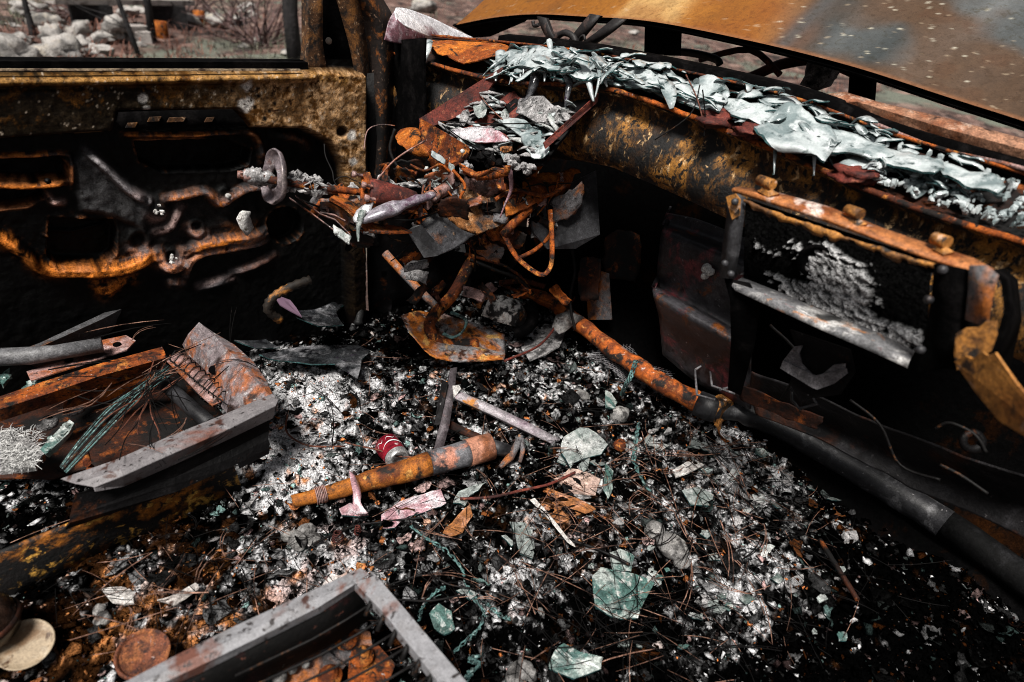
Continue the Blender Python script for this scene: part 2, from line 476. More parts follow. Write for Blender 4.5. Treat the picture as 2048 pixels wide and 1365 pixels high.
# --- rocks by the wreck
m_rock = M("rock", (.36, .34, .32), [((.1, .095, .09), 3, .47, .6), ((.4, .36, .3), 6, .55, .7), ((.2, .11, .07), 4, .6, .72), ((.05, .05, .05), 9, .62, .7)], rough=.9, bump=(14, .7, .03))
ROCKS = [(28, 112, 40, (1.1, .9, .9), "largest pale boulder at the left end of the rock pile"),
         (82, 104, 30, (1.2, .9, .6), "flat-topped brown stone beside the largest boulder"),
         (128, 98, 34, (1.1, 1, .8), "dark rounded stone in the middle of the rock pile"),
         (108, 72, 20, (1, 1, .9), "pointed white stone on top of the rock pile"),
         (165, 62, 24, (1.1, 1, .9), "pinkish rounded stone behind the dark stone"),
         (166, 88, 17, (1, 1, .8), "small bluish grey stone right of the dark stone"),
         (168, 104, 13, (1.3, 1, .6), "small white slab at the foot of the rock pile"),
         (190, 100, 12, (1, 1, 1), "small tan cobble at the right end of the rock pile"),
         (60, 18, 24, (1.3, 1, .8), "mossy white stone standing behind the short charred post"),
         (100, 42, 20, (1.3, 1, .7), "grey stone between the short post and the plank bench"),
         (232, 47, 22, (1, 1, .8), "grey triangular stone above the pale slab"),
         (436, 44, 16, (1, 1, .9), "bright white stone right of the rusty cans"),
         (380, 40, 16, (1.4, 1, .7), "low grey stone between the two rusty cans"),
         (8, 85, 18, (1.2, 1, .6), "teal grey stone at the edge of the window view"),
         (845, 12, 20, (1.4, 1, .7), "dark boulder seen past the A-pillar")]
for i, (px, py, r, scl, lab) in enumerate(ROCKS):
    p = G(px, py + r * .6); dep = np.dot(np.array(p) - CAM, RW[:, 2]); R = r / FPX * dep
    b = B(); b.lump(p + Vector((0, 0, R * .45)), R, seed=i + 3, n=3, sc_=scl, rough=.5, freq=1.7)
    make(b, "rock", m_rock, label=lab, cat="rock", group="rocks lying on the forest floor")

for k in range(46):
    px, py = (rnd.uniform(-20, 600), rnd.uniform(2, 112)) if k < 34 else (rnd.uniform(1180, 1700), rnd.uniform(60, 140))
    p = G(px, py); b = B(); R = rnd.uniform(.04, .13); b.lump(p + Vector((0, 0, R * .3)), R, k + 60, 2, (1.2, 1, .7), .5, freq=1.7, smooth=False)
    make(b, "rock", m_rock, label="small stone scattered on the forest floor beyond the car", cat="rock", group="small stones beyond the car")
# --- charred trunks, saplings, posts
m_char = M("charred_wood", (.012, .011, .012), [((.04, .035, .035), 12, .5, .7)], rough=.85, bump=(30, .8, .02))
m_plank = M("weathered_plank", (.34, .31, .29), [((.12, .1, .09), 4, .48, .62), ((.02, .02, .02), 8, .58, .66)], rough=.85, bump=(30, .6, .01))
def trunk(px, py, wpx, h, label, lean=(0, 0), cat="tree", twigs=0, name="charred_tree"):
    p = G(px, py); dep = np.dot(np.array(p) - CAM, RW[:, 2]); R = wpx / FPX * dep / 2
    root = empty(name, p, label, cat)
    b = B(); path = []
    for k in range(9):
        t = k / 8
        path.append(p + Vector((lean[0] * t + (rnd.random() - .5) * R, lean[1] * t + (rnd.random() - .5) * R, -.1 + (h + .1) * t)))
    b.tube(path, [R * (1.25 - .6 * k / 8) for k in range(9)], 10, jit=.15)
    make(b, "trunk", m_char, root)
    if twigs:
        b = B()
        for k in range(twigs):
            q = path[rnd.randint(1, 7)]; a = rnd.uniform(0, 6.28); le = rnd.uniform(.5, 1.6)
            pts = [q]
            for j in range(4):
                a += rnd.uniform(-.5, .5)
                pts.append(pts[-1] + Vector((math.cos(a), math.sin(a), rnd.uniform(-.25, .5))) * le / 4)
            b.tube(pts, [R * .3, R * .22, R * .15, R * .1, R * .05], 5)
        make(b, "branches", m_char, root)
trunk(588, 122, 24, 5, "thick charred tree trunk right beside the window pillar", (.1, .3), twigs=9)
trunk(284, 122, 8, 3.5, "thin charred sapling in the middle of the window view", (-.5, .5), twigs=5)
trunk(303, 66, 12, 4, "slim charred trunk behind the pale slab", (.1, .1), twigs=5)
trunk(72, 80, 12, .62, "short charred fence post left of the plank bench", cat="post", name="charred_post")
trunk(1012, 52, 15, 4, "dark tree trunk standing behind the car hood's corner", (.2, .2), twigs=6)
# brush
for bi, (px, py, sz, lab) in enumerate([(520, 60, .75, "dense reddish brush pile left of the thick trunk"), (455, 20, .6, "thin bare shrub above the white stone"), (370, 5, .6, "bare shrub over the rusty cans"), (150, 12, .6, "bare twiggy shrub behind the rock pile")]):
    p = G(px, py + 30); b = B()
    for k in range(46 if bi == 0 else 26):
        a = rnd.uniform(0, 6.28); pts = [p + Vector((rnd.uniform(-.2, .2), rnd.uniform(-.2, .2), 0))]; e = rnd.uniform(.1, 1.2)
        for j in range(4):
            a += rnd.uniform(-.4, .4); e += rnd.uniform(-.35, .25)
            pts.append(pts[-1] + Vector((math.cos(a) * math.cos(e), math.sin(a) * math.cos(e), math.sin(e))) * sz * rnd.uniform(.2, .5))
        b.tube(pts, [.016, .012, .01, .007, .003], 4, cap=False)
    make(b, "bare_shrub", M("brush_%d" % bi, (.12, .07, .065), [((.02, .015, .015), 5, .5, .6), ((.3, .22, .22), 8, .58, .7)], rough=.8, bump=None), label=lab, cat="shrub")
# plank bench, slab
p, q = G(112, 62), G(385, 56)
root = empty("plank_bench", (p + q) / 2, "weathered plank bench lying across dark blocks beyond the rock pile", "bench")
b = B(); b.beam(p + Vector((0, 0, .36)), q + Vector((0, 0, .36)), .3, .07); b.rough_up(.012, 8); make(b, "plank", m_plank, root)
for t in (.25, .8):
    b = B(); c = p.lerp(q, t); b.box(c + Vector((0, 0, .1)), (.25, 0, 0), (0, .12, 0), (0, 0, .22)); b.rough_up(.03, 5); make(b, "block", m_char, root)
p, q = G(212, 82), G(300, 82)
b = B(); b.beam(p + Vector((0, 0, .16)), q + Vector((0, 0, .16)), .3, .07); b.box((p + q) / 2, (.3, -.1, 0), (.05, .1, 0), (0, 0, .14)); b.rough_up(.02, 5)
make(b, "stone_slab", m_plank, label="pale flat stone slab on the ground behind the thin sapling", cat="slab")
for px, py, r, lab in [(324, 80, 15, "rusty can standing on the grass right of the pale slab"), (401, 50, 11, "smaller rusty can standing behind the low grey stone")]:
    p = G(px, py); dep = np.dot(np.array(p) - CAM, RW[:, 2]); R = r / FPX * dep
    b = B(); b.lathe(p, (0, .05, 1), [(0, 0), (R * .95, 0), (R, .02), (R * .97, R), (R, R * 2.2), (R * .9, R * 2.25), (R * .85, R * .6), (0, R * .5)], 18); b.rough_up(.02, 6)
    make(b, "rusty_can", m_rustbright, label=lab, cat="can")

# ================================================================== ASH BED (uncountable stuff)
def blobs(lst):
    out = []
    for (px, py, r, a) in lst:
        p = az(px, py, .07); dep = float(np.dot(np.array(p) - CAM, RW[:, 2])); out.append((p.x, p.y, r / FPX * dep * 1.15, a))
    return out
WHITE = blobs([(620, 800, 95, .30), (640, 850, 70, .3), (560, 930, 95, .34), (600, 970, 70, .25), (590, 760, 60, .2), (770, 760, 80, .16), (1000, 800, 100, .1), (1540, 1130, 80, .3), (1490, 1190, 70, .3),
               (1440, 900, 100, .2), (1520, 960, 70, .2), (1740, 1040, 110, .14), (1060, 1150, 90, .12), (700, 1130, 70, .18), (560, 1170, 70, .24), (1150, 1060, 60, .08), (2020, 1220, 60, .16), (1480, 830, 80, .16), (1990, 1320, 60, .1), (860, 1110, 90, .06), (1600, 1200, 60, .1), (440, 1170, 60, .1), (1300, 640, 80, .1), (1150, 720, 60, .1), (320, 1180, 50, .1), (210, 1200, 60, .1)])
DARK = blobs([(1900, 1180, 200, .45), (1720, 1340, 200, .4), (1250, 1320, 130, .3), (1150, 1230, 60, .2), (930, 1060, 70, .12), (900, 900, 60, .1), (1960, 1340, 100, .1), (300, 1120, 90, .1), (60, 1140, 140, .25), (720, 640, 140, .25), (1250, 620, 120, .15), (1650, 950, 60, .1), (1000, 1300, 100, .15), (700, 1000, 50, .08), (1700, 1150, 70, .1)])  # bottom-right blobs are shade painted into the ash; the others black char
RUST = blobs([(250, 1190, 120, .4), (430, 1240, 120, .45), (120, 1240, 100, .25), (560, 1190, 60, .3), (1180, 1060, 70, .4), (1250, 900, 40, .25), (180, 1320, 120, .3), (930, 720, 80, .2), (1050, 990, 80, .2), (330, 1090, 100, .25), (660, 1060, 50, .2)])
PINK = blobs([(1190, 1080, 60, .5), (600, 1140, 70, .45), (700, 1090, 60, .4), (1180, 960, 50, .35), (540, 1200, 50, .4), (300, 1210, 80, .4)])
def field(bl, x, y):
    s = np.zeros_like(x)
    for (a, b_, r, h) in bl: s = s + h * np.exp(-((x - a) ** 2 + (y - b_) ** 2) / (r * r))
    return s
def ash_colour(x, y, jitter=0.0):
    n1 = fbm(x * 22, y * 22, 31, 4); n2 = fbm(x * 75, y * 75, 37, 3); n3 = fbm(x * 9, y * 9, 41, 3); n4 = fbm(x * 160, y * 160, 43, 2)
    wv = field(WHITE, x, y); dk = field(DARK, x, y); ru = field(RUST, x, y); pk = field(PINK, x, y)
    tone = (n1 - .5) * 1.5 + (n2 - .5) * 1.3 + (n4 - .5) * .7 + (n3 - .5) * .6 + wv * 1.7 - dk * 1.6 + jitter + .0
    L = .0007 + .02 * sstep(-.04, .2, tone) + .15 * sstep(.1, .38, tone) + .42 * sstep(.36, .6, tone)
    col = np.stack([L * 1.0, L * 1.0, L * 1.02], -1)
    rf = sstep(.42, .72, ru * .8 + (fbm(x * 30, y * 30, 53, 4) - .5) * 1.4 + .18)[..., None]
    rc = np.stack([.02 + L * .9, .008 + L * .36, .003 + L * .12], -1)
    col = col * (1 - rf) + rc * rf
    pf = (sstep(.45, .7, pk * .9 + (fbm(x * 26, y * 26, 59, 3) - .5) * 1.2 + .15) * .7)[..., None]
    col = col * (1 - pf) + np.stack([L * 1.05, L * .78, L * .74], -1) * pf
    return np.clip(col, .0004, .8)
xs = np.arange(-.75, 1.69, .0045); ys = np.arange(-.5, 1.72, .0045)
AX, AY = np.meshgrid(xs, ys)
AZ = ash_z(AX, AY) + .016 * (fbm(AX * 45, AY * 45, 61, 3) - .5) * 2 + .008 * np.abs(fbm(AX * 110, AY * 110, 67, 2) - .5) * 2
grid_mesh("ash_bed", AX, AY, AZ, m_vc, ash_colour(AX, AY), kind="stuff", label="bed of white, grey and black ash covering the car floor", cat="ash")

def debris(name, n, smin, smax, seed, label, flat=.35, lift=.0, jit=.35):
    rg = np.random.RandomState(seed)
    x = rg.uniform(-.3, 1.6, n); y = rg.uniform(-.35, 1.66, n)
    s = smin * (smax / smin) ** (rg.rand(n) ** 1.9)
    z = ash_z(x, y) + .016 * (fbm(x * 45, y * 45, 61, 3) - .5) * 2 + lift * rg.rand(n) + s * .25
    K = 6
    ang = np.arange(K) / K * 2 * np.pi + rg.uniform(0, 6.28, n)[:, None]
    rad = s[:, None] * rg.uniform(.45, 1.25, (n, K))
    asp = rg.uniform(.35, 1.0, n)[:, None]
    lx = np.cos(ang) * rad; ly = np.sin(ang) * rad * asp; lz = rg.normal(0, .16, (n, K)) * s[:, None]
    lx = np.concatenate([lx, rg.normal(0, .2, (n, 2)) * s[:, None]], 1); ly = np.concatenate([ly, rg.normal(0, .2, (n, 2)) * s[:, None]], 1)
    th = s * flat * rg.uniform(.4, 1.2, n)
    lz = np.concatenate([lz, th[:, None], -th[:, None]], 1)
    yaw = rg.uniform(0, 6.28, n); ti = rg.normal(0, .5, n); td = rg.uniform(0, 6.28, n)
    # tilt about horizontal axis then yaw
    ca, sa = np.cos(ti)[:, None], np.sin(ti)[:, None]
    y2 = ly * ca - lz * sa; z2 = ly * sa + lz * ca
    cy, sy = np.cos(yaw)[:, None], np.sin(yaw)[:, None]
    X = lx * cy - y2 * sy + x[:, None]; Y = lx * sy + y2 * cy + y[:, None]; Zv = z2 + z[:, None]
    V = np.stack([X, Y, Zv], -1).reshape(-1, 3)
    tri = np.array([[k, (k + 1) % K, K] for k in range(K)] + [[(k + 1) % K, k, K + 1] for k in range(K)])
    Fc = (np.arange(n)[:, None, None] * (K + 2) + tri[None]).reshape(-1, 3)
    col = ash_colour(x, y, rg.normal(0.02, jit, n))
    pick = rg.rand(n)
    L = col.mean(1, keepdims=True)
    for lo, hi, tint in ((0, .05, (1.5, .5, .16)), (.05, .085, (.62, .95, .9)), (.085, .13, (1.15, .75, .72))):
        mk = (pick >= lo) & (pick < hi); col[mk] = np.clip(L[mk] * .8 + .02, 0, .5) * np.array(tint)
    col = np.repeat(col[:, None, :], K + 2, 1).reshape(-1, 3)
    me = bpy.data.meshes.new(name)
    off = np.array([x.mean(), y.mean(), z.min()])
    me.vertices.add(len(V)); me.vertices.foreach_set("co", (V - off).astype(np.float32).ravel())
    me.loops.add(Fc.size); me.loops.foreach_set("vertex_index", Fc.astype(np.int32).ravel())
    me.polygons.add(len(Fc)); me.polygons.foreach_set("loop_start", np.arange(0, Fc.size, 3, dtype=np.int32))
    at = me.color_attributes.new("Col", 'FLOAT_COLOR', 'POINT')
    cc = np.ones((len(V), 4), np.float32); cc[:, :3] = col; at.data.foreach_set("color", cc.ravel())
    me.materials.append(m_vc); me.update(calc_edges=True)
    o = bpy.data.objects.new(name, me); C.objects.link(o); o.location = Vector(off)
    info(o, label, "debris", kind="stuff")
debris("ash_crumbs", 85000, .0013, .0058, 5, "fine crumbs of ash and char strewn over the ash bed", .6, .004)
debris("ash_flakes", 15000, .004, .018, 6, "flakes of ash, char, rust and scorched scrap lying on the ash bed", .14, .008, .42)

def scraps(name, n, smin, smax, seed, label):
    """crumpled scraps: little bent sheets of ash, foil, glass and burnt paper"""
    rg = np.random.RandomState(seed)
    x = rg.uniform(-.3, 1.5, n); y = rg.uniform(-.3, 1.6, n)
    s = smin * (smax / smin) ** (rg.rand(n) ** 1.6)
    z = ash_z(x, y) + s * .3 + .006
    Kx, Ky = 6, 5
    gu, gv = np.meshgrid(np.linspace(-1, 1, Kx), np.linspace(-1, 1, Ky)); gu = gu.ravel(); gv = gv.ravel(); m = Kx * Ky
    asp = rg.uniform(.25, .9, n)[:, None]
    sh = 1 - .35 * np.abs(gv)[None] * rg.rand(n)[:, None]
    lx = gu[None] * s[:, None] * sh * (1 + .0 * asp) + rg.normal(0, .09, (n, m)) * s[:, None]
    ly = gv[None] * s[:, None] * asp * (1 - .4 * np.abs(gu)[None] * rg.rand(n)[:, None]) + rg.normal(0, .09, (n, m)) * s[:, None]
    lz = (rg.normal(0, .25, n)[:, None] * (gu ** 2)[None] + rg.normal(0, .25, n)[:, None] * (gu * gv)[None] + .16 * np.sin(gu[None] * rg.uniform(2, 5, n)[:, None] + rg.uniform(0, 6, n)[:, None])) * s[:, None] + rg.normal(0, .06, (n, m)) * s[:, None]
    yaw = rg.uniform(0, 6.28, n)[:, None]; ti = rg.normal(0, .45, n)[:, None]
    y2 = ly * np.cos(ti) - lz * np.sin(ti); z2 = ly * np.sin(ti) + lz * np.cos(ti)
    V = np.stack([lx * np.cos(yaw) - y2 * np.sin(yaw) + x[:, None], lx * np.sin(yaw) + y2 * np.cos(yaw) + y[:, None], z2 + z[:, None]], -1).reshape(-1, 3)
    idx = np.arange(m).reshape(Ky, Kx)
    q = np.stack([idx[:-1, :-1], idx[:-1, 1:], idx[1:, 1:], idx[1:, :-1]], -1).reshape(-1, 4)
    q = np.concatenate([q[:, [0, 1, 2]], q[:, [0, 2, 3]]])
    Fc = (np.arange(n)[:, None, None] * m + q[None]).reshape(-1, 3)
    dk = np.exp(-field(DARK, x, y) * 3.5)  # scraps dimmed by the same blobs, painted corner shade included
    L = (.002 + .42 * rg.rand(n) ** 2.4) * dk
    tint = np.array([(1, 1, 1.02), (.85, 1, .97), (1.5, .55, .2), (1.15, .8, .76), (.5, .8, .76), (.12, .12, .12)])[rg.choice(6, n, p=[.36, .14, .14, .09, .07, .20])]
    col = (L[:, None] * tint)[:, None, :] * (1 + rg.normal(0, .35, (n, m)))[..., None]
    col = np.where((rg.rand(n, m) < .16)[..., None], .004, col)
    col = np.clip(col, .001, .6).reshape(-1, 3)
    me = bpy.data.meshes.new(name); off = np.array([x.mean(), y.mean(), z.min()])
    me.vertices.add(len(V)); me.vertices.foreach_set("co", (V - off).astype(np.float32).ravel())
    me.loops.add(Fc.size); me.loops.foreach_set("vertex_index", Fc.astype(np.int32).ravel())
    me.polygons.add(len(Fc)); me.polygons.foreach_set("loop_start", np.arange(0, Fc.size, 3, dtype=np.int32))
    at = me.color_attributes.new("Col", 'FLOAT_COLOR', 'POINT')
    cc = np.ones((len(V), 4), np.float32); cc[:, :3] = col; at.data.foreach_set("color", cc.ravel())
    me.materials.append(m_vc); me.update(calc_edges=True)
    o = bpy.data.objects.new(name, me); C.objects.link(o); o.location = Vector(off)
    md = o.modifiers.new("thickness", 'SOLIDIFY'); md.thickness = .0016
    info(o, label, "scraps", kind="stuff")
scraps("crumpled_scraps", 1900, .005, .028, 15, "crumpled scraps of ash, foil, burnt paper and dusty glass matted over the floor")
def fibres(name, n, seed, mt, label, dens):
    rg = random.Random(seed); b = B()
    for k in range(n):
        px, py, sx, sy = rg.choice(dens); px += rg.gauss(0, sx); py += rg.gauss(0, sy)
        p = az(px, py, .07)
        if p.x > 1.45 or p.x < -.5 or p.y > 1.6: continue
        p.z = float(ash_z(p.x, p.y)) + rg.uniform(.008, .035)
        a = rg.uniform(0, 6.28); L = rg.uniform(.05, .17); c = rg.uniform(-.5, .5); e = rg.gauss(0, .12); pts = [p]
        for j in range(4):
            a += c * .3; pts.append(pts[-1] + Vector((math.cos(a), math.sin(a), e)) * L / 4)
        b.tube(pts, [.0006, .0008, .0008, .0007, .0003], 3, cap=False)
    make(b, name, mt, label=label, cat="litter", kind="stuff")
DENS = [(1250, 1000, 170, 110), (1430, 930, 110, 100), (1450, 1120, 160, 110), (900, 1120, 170, 90), (1250, 1270, 180, 70), (800, 830, 160, 70), (450, 1170, 200, 80)]
fibres("pine_litter", 220, 31, m_needle, "fine litter of brown pine needles woven through the ash", DENS)
fibres("charred_fibres", 750, 32, m_needleb, "black charred fibres and hair-thin wires woven through the ash", DENS)

# ================================================================== THE CAR
car = empty("burnt_car", (.5, .8, 0), "burnt-out rusted car seen from inside, with driver's door, dashboard and raised hood", "car")
def proj(P):
    q = (P - CAM) @ RW
    return 1024 + FPX * q[..., 0] / q[..., 2], 682.5 + FPX * q[..., 1] / q[..., 2]
def sdf_poly(px, py, poly):
    d = np.full(px.shape, 1e9); ins = np.zeros(px.shape, bool); n = len(poly)
    for i in range(n):
        x1, y1 = poly[i]; x2, y2 = poly[(i + 1) % n]
        ex, ey = x2 - x1, y2 - y1
        t = np.clip(((px - x1) * ex + (py - y1) * ey) / (ex * ex + ey * ey + 1e-9), 0, 1)
        d = np.minimum(d, np.hypot(px - x1 - ex * t, py - y1 - ey * t))
        c = ((y1 > py) != (y2 > py)) & (px < ex * (py - y1) / (ey + 1e-12) + x1)
        ins ^= c
    return np.where(ins, d, -d)
def d_line(px, py, pts):
    d = np.full(px.shape, 1e9)
    for (x1, y1), (x2, y2) in zip(pts[:-1], pts[1:]):
        ex, ey = x2 - x1, y2 - y1
        t = np.clip(((px - x1) * ex + (py - y1) * ey) / (ex * ex + ey * ey + 1e-9), 0, 1)
        d = np.minimum(d, np.hypot(px - x1 - ex * t, py - y1 - ey * t))
    return d
def SL(pts, k=5): return [(v.x, v.y) for v in smooth_line(pts, k)]

# ---- floor pan, firewall, side panels
b = B(); b.box((.45, .62, -.03), (1.25, 0, 0), (0, 1.1, 0), (0, 0, .028)); make(b, "floor_pan", m_soot, car)
rows = []
for k in range(9):
    x = [1.36, 1.5, 1.585, 1.62, 1.63, 1.63, 1.63, 1.63, 1.63][k]; z = [.02, .06, .14, .24, .36, .5, .62, .74, .86][k]
    rows.append([Vector((x + .012 * math.sin(j * 1.7 + k), -.45 + j * 2.12 / 12, z)) for j in range(13)])
b = B(); b.loft(rows, .006); make(b, "firewall", M("firewall_soot", (.0015, .0014, .0015), [((.012, .004, .001), 6, .56, .68), ((.0015, .0015, .0015), 30, .5, .6)], rough=.9, spec=.02), car)
b = B(); b.loft([[Vector((.92 + j * .12, 1.69 + .015 * math.sin(j * 2 + i), .0 + i * .145)) for j in range(7)] for i in range(7)], .006); make(b, "kick_panel", m_soot, car)

# ---- driver's door: pressed inner panel as one relief
door = empty("driver_door", (.2, 1.7, 0), None, None); door.parent = car; door.location = Vector((.2, 1.7, 0)) - car.location
YD = 1.70
ux = np.arange(-.6, .905, .0034); vz = np.arange(-.02, .905, .0034)
UX, VZ = np.meshgrid(ux, vz)
PX, PY = proj(np.stack([UX, np.full_like(UX, YD - .03), VZ], -1))
BELT = [(-300, 146), (300, 142), (640, 138), (735, 145), (735, 700), (698, 700), (694, 420), (682, 330), (655, 285), (605, 260), (500, 258), (474, 222), (236, 224), (226, 264), (60, 276), (-300, 300)]
sb = sdf_poly(PX, PY, BELT)
belt = sstep(-5, 9, sb)
rel = .045 * belt
rel += .012 * np.exp(-((d_line(PX, PY, [(-300, 166), (300, 158), (620, 152)])) / 9) ** 2)
rel -= .012 * np.exp(-((d_line(PX, PY, [(-300, 178), (300, 172), (480, 170)])) / 6) ** 2)
cn = fbm(UX * 55, VZ * 55, 101, 4); cn2 = fbm(UX * 190, VZ * 190, 105, 3); cn3 = fbm(UX * 9, VZ * 9, 109, 3)
RIDGES = [  # pixels, half width px, height m, orange, grey highlight as colour
    ([(176, 306), (220, 345), (262, 385), (300, 405)], 8, .03, .0, 1.0),
    ([(335, 404), (375, 396), (412, 388), (432, 402), (448, 412), (470, 398), (500, 382), (560, 374)], 7, .02, .55, .6),
    ([(-60, 450), (0, 480), (50, 515), (85, 543), (150, 550), (240, 546), (290, 528), (322, 514)], 12, .022, .95, .0),
    ([(322, 514), (332, 535), (348, 541), (366, 532), (374, 510)], 11, .024, .4, .7),
    ([(374, 510), (410, 494), (450, 487), (500, 480), (545, 468)], 9, .024, .6, .35),
    ([(378, 560), (384, 530), (410, 512), (460, 503), (540, 487)], 7, .02, .4, .5),
    ([(470, 552), (510, 540), (556, 516)], 6, .012, .15, .5),
    ([(405, 582), (440, 572), (470, 564)], 8, .012, .0, .6),
    ([(318, 472), (345, 462), (360, 436), (370, 420)], 8, .013, .0, .55),
    ([(380, 462), (398, 476), (420, 476)], 8, .012, .25, .6),
    ([(85, 543), (60, 512), (20, 480)], 8, .012, .8, .0),
    ([(488, 268), (515, 275), (528, 300), (532, 330)], 6, .014, .5, .1),
    ([(250, 275), (380, 276), (450, 272), (490, 270)], 4, .012, .45, .1),
    ([(-60, 372), (40, 379), (90, 377), (135, 373)], 5, .016, .8, .05),
    ([(-60, 320), (60, 317), (132, 314), (146, 330), (148, 380)], 4, .012, .45, .1),
    ([(90, 480), (150, 484), (190, 476), (215, 468)], 3, .008, .45, .0),
    ([(150, 442), (190, 456), (225, 455)], 6, .008, .3, .0),
    ([(100, 400), (112, 412), (132, 412)], 6, .012, .15, .8),
    ([(555, 275), (600, 282), (625, 300)], 8, .012, .3, .1),
    ([(190, 560), (215, 590), (240, 575), (270, 562)], 12, .008, .6, .0),
    ([(350, 573), (372, 574)], 7, .012, .4, .7),
]
og = np.zeros_like(UX); gr = np.zeros_like(UX)
for pts, wd, h, o_, g_ in RIDGES:
    sl_ = SL(pts, 4); d = d_line(PX, PY, sl_); gs = sstep(1.45, .45, d / wd); h = h * 1.35
    de_ = np.minimum(np.hypot(PX - sl_[0][0], PY - sl_[0][1]), np.hypot(PX - sl_[-1][0], PY - sl_[-1][1])); tp_ = .25 + .75 * sstep(0, 3.2 * wd, de_); gs = gs * tp_; o_ = o_; g_ = g_
    rel = np.maximum(rel, rel * (1 - gs) + h * gs + 0 * rel) if False else rel + h * gs
    og = np.maximum(og, o_ * tp_ * np.exp(-(d / (wd * 1.0)) ** 2) * (.35 + 1.1 * sstep(.35, .62, cn3))); gr = np.maximum(gr, g_ * tp_ * np.exp(-(d / (wd * .85)) ** 2) * (.55 + .8 * sstep(.3, .6, cn3)))
for (cx_, cy_, r, h, o_, g_) in [(318, 424, 30, .02, .0, .5), (283, 492, 28, -.016, .35, .45), (348, 522, 18, -.01, .1, .5), (455, 393, 14, .01, 0, .3), (400, 462, 18, -.012, .1, .3), (490, 446, 40, .004, .35, .0)]:
    d = np.hypot(PX - cx_, PY - cy_); t = np.clip(1 - d / r, 0, 1)
    rel += h * sstep(0, 1, t); rim = np.exp(-((d - r * .7) / (r * .28)) ** 2)
    rel += .007 * rim; low = sstep(-.2, 1, (PY - cy_) / r)
    og = np.maximum(og, o_ * rim * low); gr = np.maximum(gr, g_ * rim * low)
HOLES = [[(-100, 328), (128, 322), (140, 340), (140, 366), (60, 370), (-100, 366)], [(-100, 386), (90, 388), (98, 400), (60, 420), (-100, 440)],
         [(275, 290), (455, 285), (510, 306), (505, 335), (470, 348), (330, 352), (285, 330)], [(104, 445), (232, 448), (240, 470), (236, 520), (210, 540), (120, 542), (98, 520)]]
hole = np.zeros_like(UX)
for pl in HOLES: hole = np.maximum(hole, sstep(-1, 2, sdf_poly(PX, PY, pl) + 1.5 * (cn - .5)))
hole = np.maximum(hole, sstep(-1, 2, 36 - np.hypot(PX - 578, PY - 458)))
rel -= .05 * hole
rel += .003 * (cn - .5) * 2 + .05 * sstep(560, 800, PY) * 0
TRI = [(150, 330), (174, 306), (300, 412), (296, 470), (230, 440), (165, 430)]
tri = sstep(-6, 10, sdf_poly(PX, PY, TRI)); rel += .012 * tri
mid = np.exp(-(((PX - 400) / 190) ** 2 + ((PY - 450) / 90) ** 2))
col = np.stack([.001 + 0 * UX] * 3, -1) * (0.6 + cn[..., None])
gcol = (.03 + .035 * sstep(.4, .7, cn))
col += (tri * gcol)[..., None] * np.array([1, 1, 1.03]) + (mid * .03 * cn * cn3 * (1 - hole))[..., None]  # grey plate, plus a soft sheen over the mid panel laid in as colour
def over(col, a, c): return col * (1 - a[..., None]) + c * a[..., None]
gcl = np.stack([.3 + .3 * cn, .28 + .27 * cn, .29 + .28 * cn], -1)
pinkn = sstep(.45, .6, cn3)[..., None]
gcl = gcl * (1 - pinkn * .7) + np.stack([.5 + .2 * cn, .3 + .12 * cn, .26 + .1 * cn], -1) * pinkn * .7
col = over(col, np.clip(gr * .95, 0, 1) * (1 - hole), gcl * .8)  # grey-pink highlights of ridges and bosses, painted into the colour
oc = np.stack([.36 + .4 * cn2, .1 + .14 * cn2, .014 + .025 * cn2], -1)
col = over(col, np.clip(og * 1.3 * sstep(.42, .66, cn * .6 + cn2 * .4 + og * .14), 0, 1) * (1 - hole), oc)
hr = np.zeros_like(UX)
for pl in HOLES + [[(578 + 36 * math.cos(a_ * .35), 458 + 36 * math.sin(a_ * .35)) for a_ in range(18)]]:
    q_ = sdf_poly(PX, PY, pl); hr = np.maximum(hr, np.exp(-((q_ + 2.5) / 2.2) ** 2))
rel += .0015 * hr
col = over(col, hr * sstep(.46, .66, cn * .5 + cn3 * .5) * .7, np.stack([.34 + .3 * cn2, .13 + .12 * cn2, .05 + .05 * cn2], -1))
# belt colours
right = sstep(250, 620, PX + 60 * (cn3 - .5))
tan = np.stack([.28 + .4 * cn2, .155 + .27 * cn2, .06 + .17 * cn2], -1)
brown = np.stack([.14 + .06 * cn, .055 + .03 * cn, .01 + .008 * cn], -1)
cn4 = fbm(UX * 24, VZ * 24, 117, 4)
bl = over(brown * .6, sstep(.44, .66, cn * .35 + cn2 * .35 + cn4 * .3 + .13 * right - .03), tan)
bl = over(bl, sstep(.5, .62, cn4) * .75 * right, np.stack([.09 + .04 * cn, .036 + .02 * cn, .008 + .006 * cn], -1))
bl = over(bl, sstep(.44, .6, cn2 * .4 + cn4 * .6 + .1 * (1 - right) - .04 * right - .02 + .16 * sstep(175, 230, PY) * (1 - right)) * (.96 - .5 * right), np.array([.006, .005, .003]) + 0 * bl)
rid = np.exp(-(d_line(PX, PY, [(-300, 162), (300, 156), (620, 150), (690, 160)]) / 10) ** 2)
bl = over(bl, rid * .8 * sstep(.3, .55, cn), np.stack([.3 + .1 * cn, .15 + .06 * cn, .035 + .03 * cn], -1))
bl = over(bl, sstep(.69, .74, cn2 * .7 + cn * .3) * .7, np.array([.55, .46, .36]) + 0 * bl)
for (cx_, cy_, r) in [(283, 195, 9), (489, 170, 12), (290, 215, 8), (488, 205, 14), (700, 270, 10), (702, 320, 9)]:
    d = np.hypot(PX - cx_, (PY - cy_)); bl = over(bl, sstep(1.25, .5, d / r + (cn - .5) * 1.2), np.array([.6, .57, .53]) + 0 * bl)
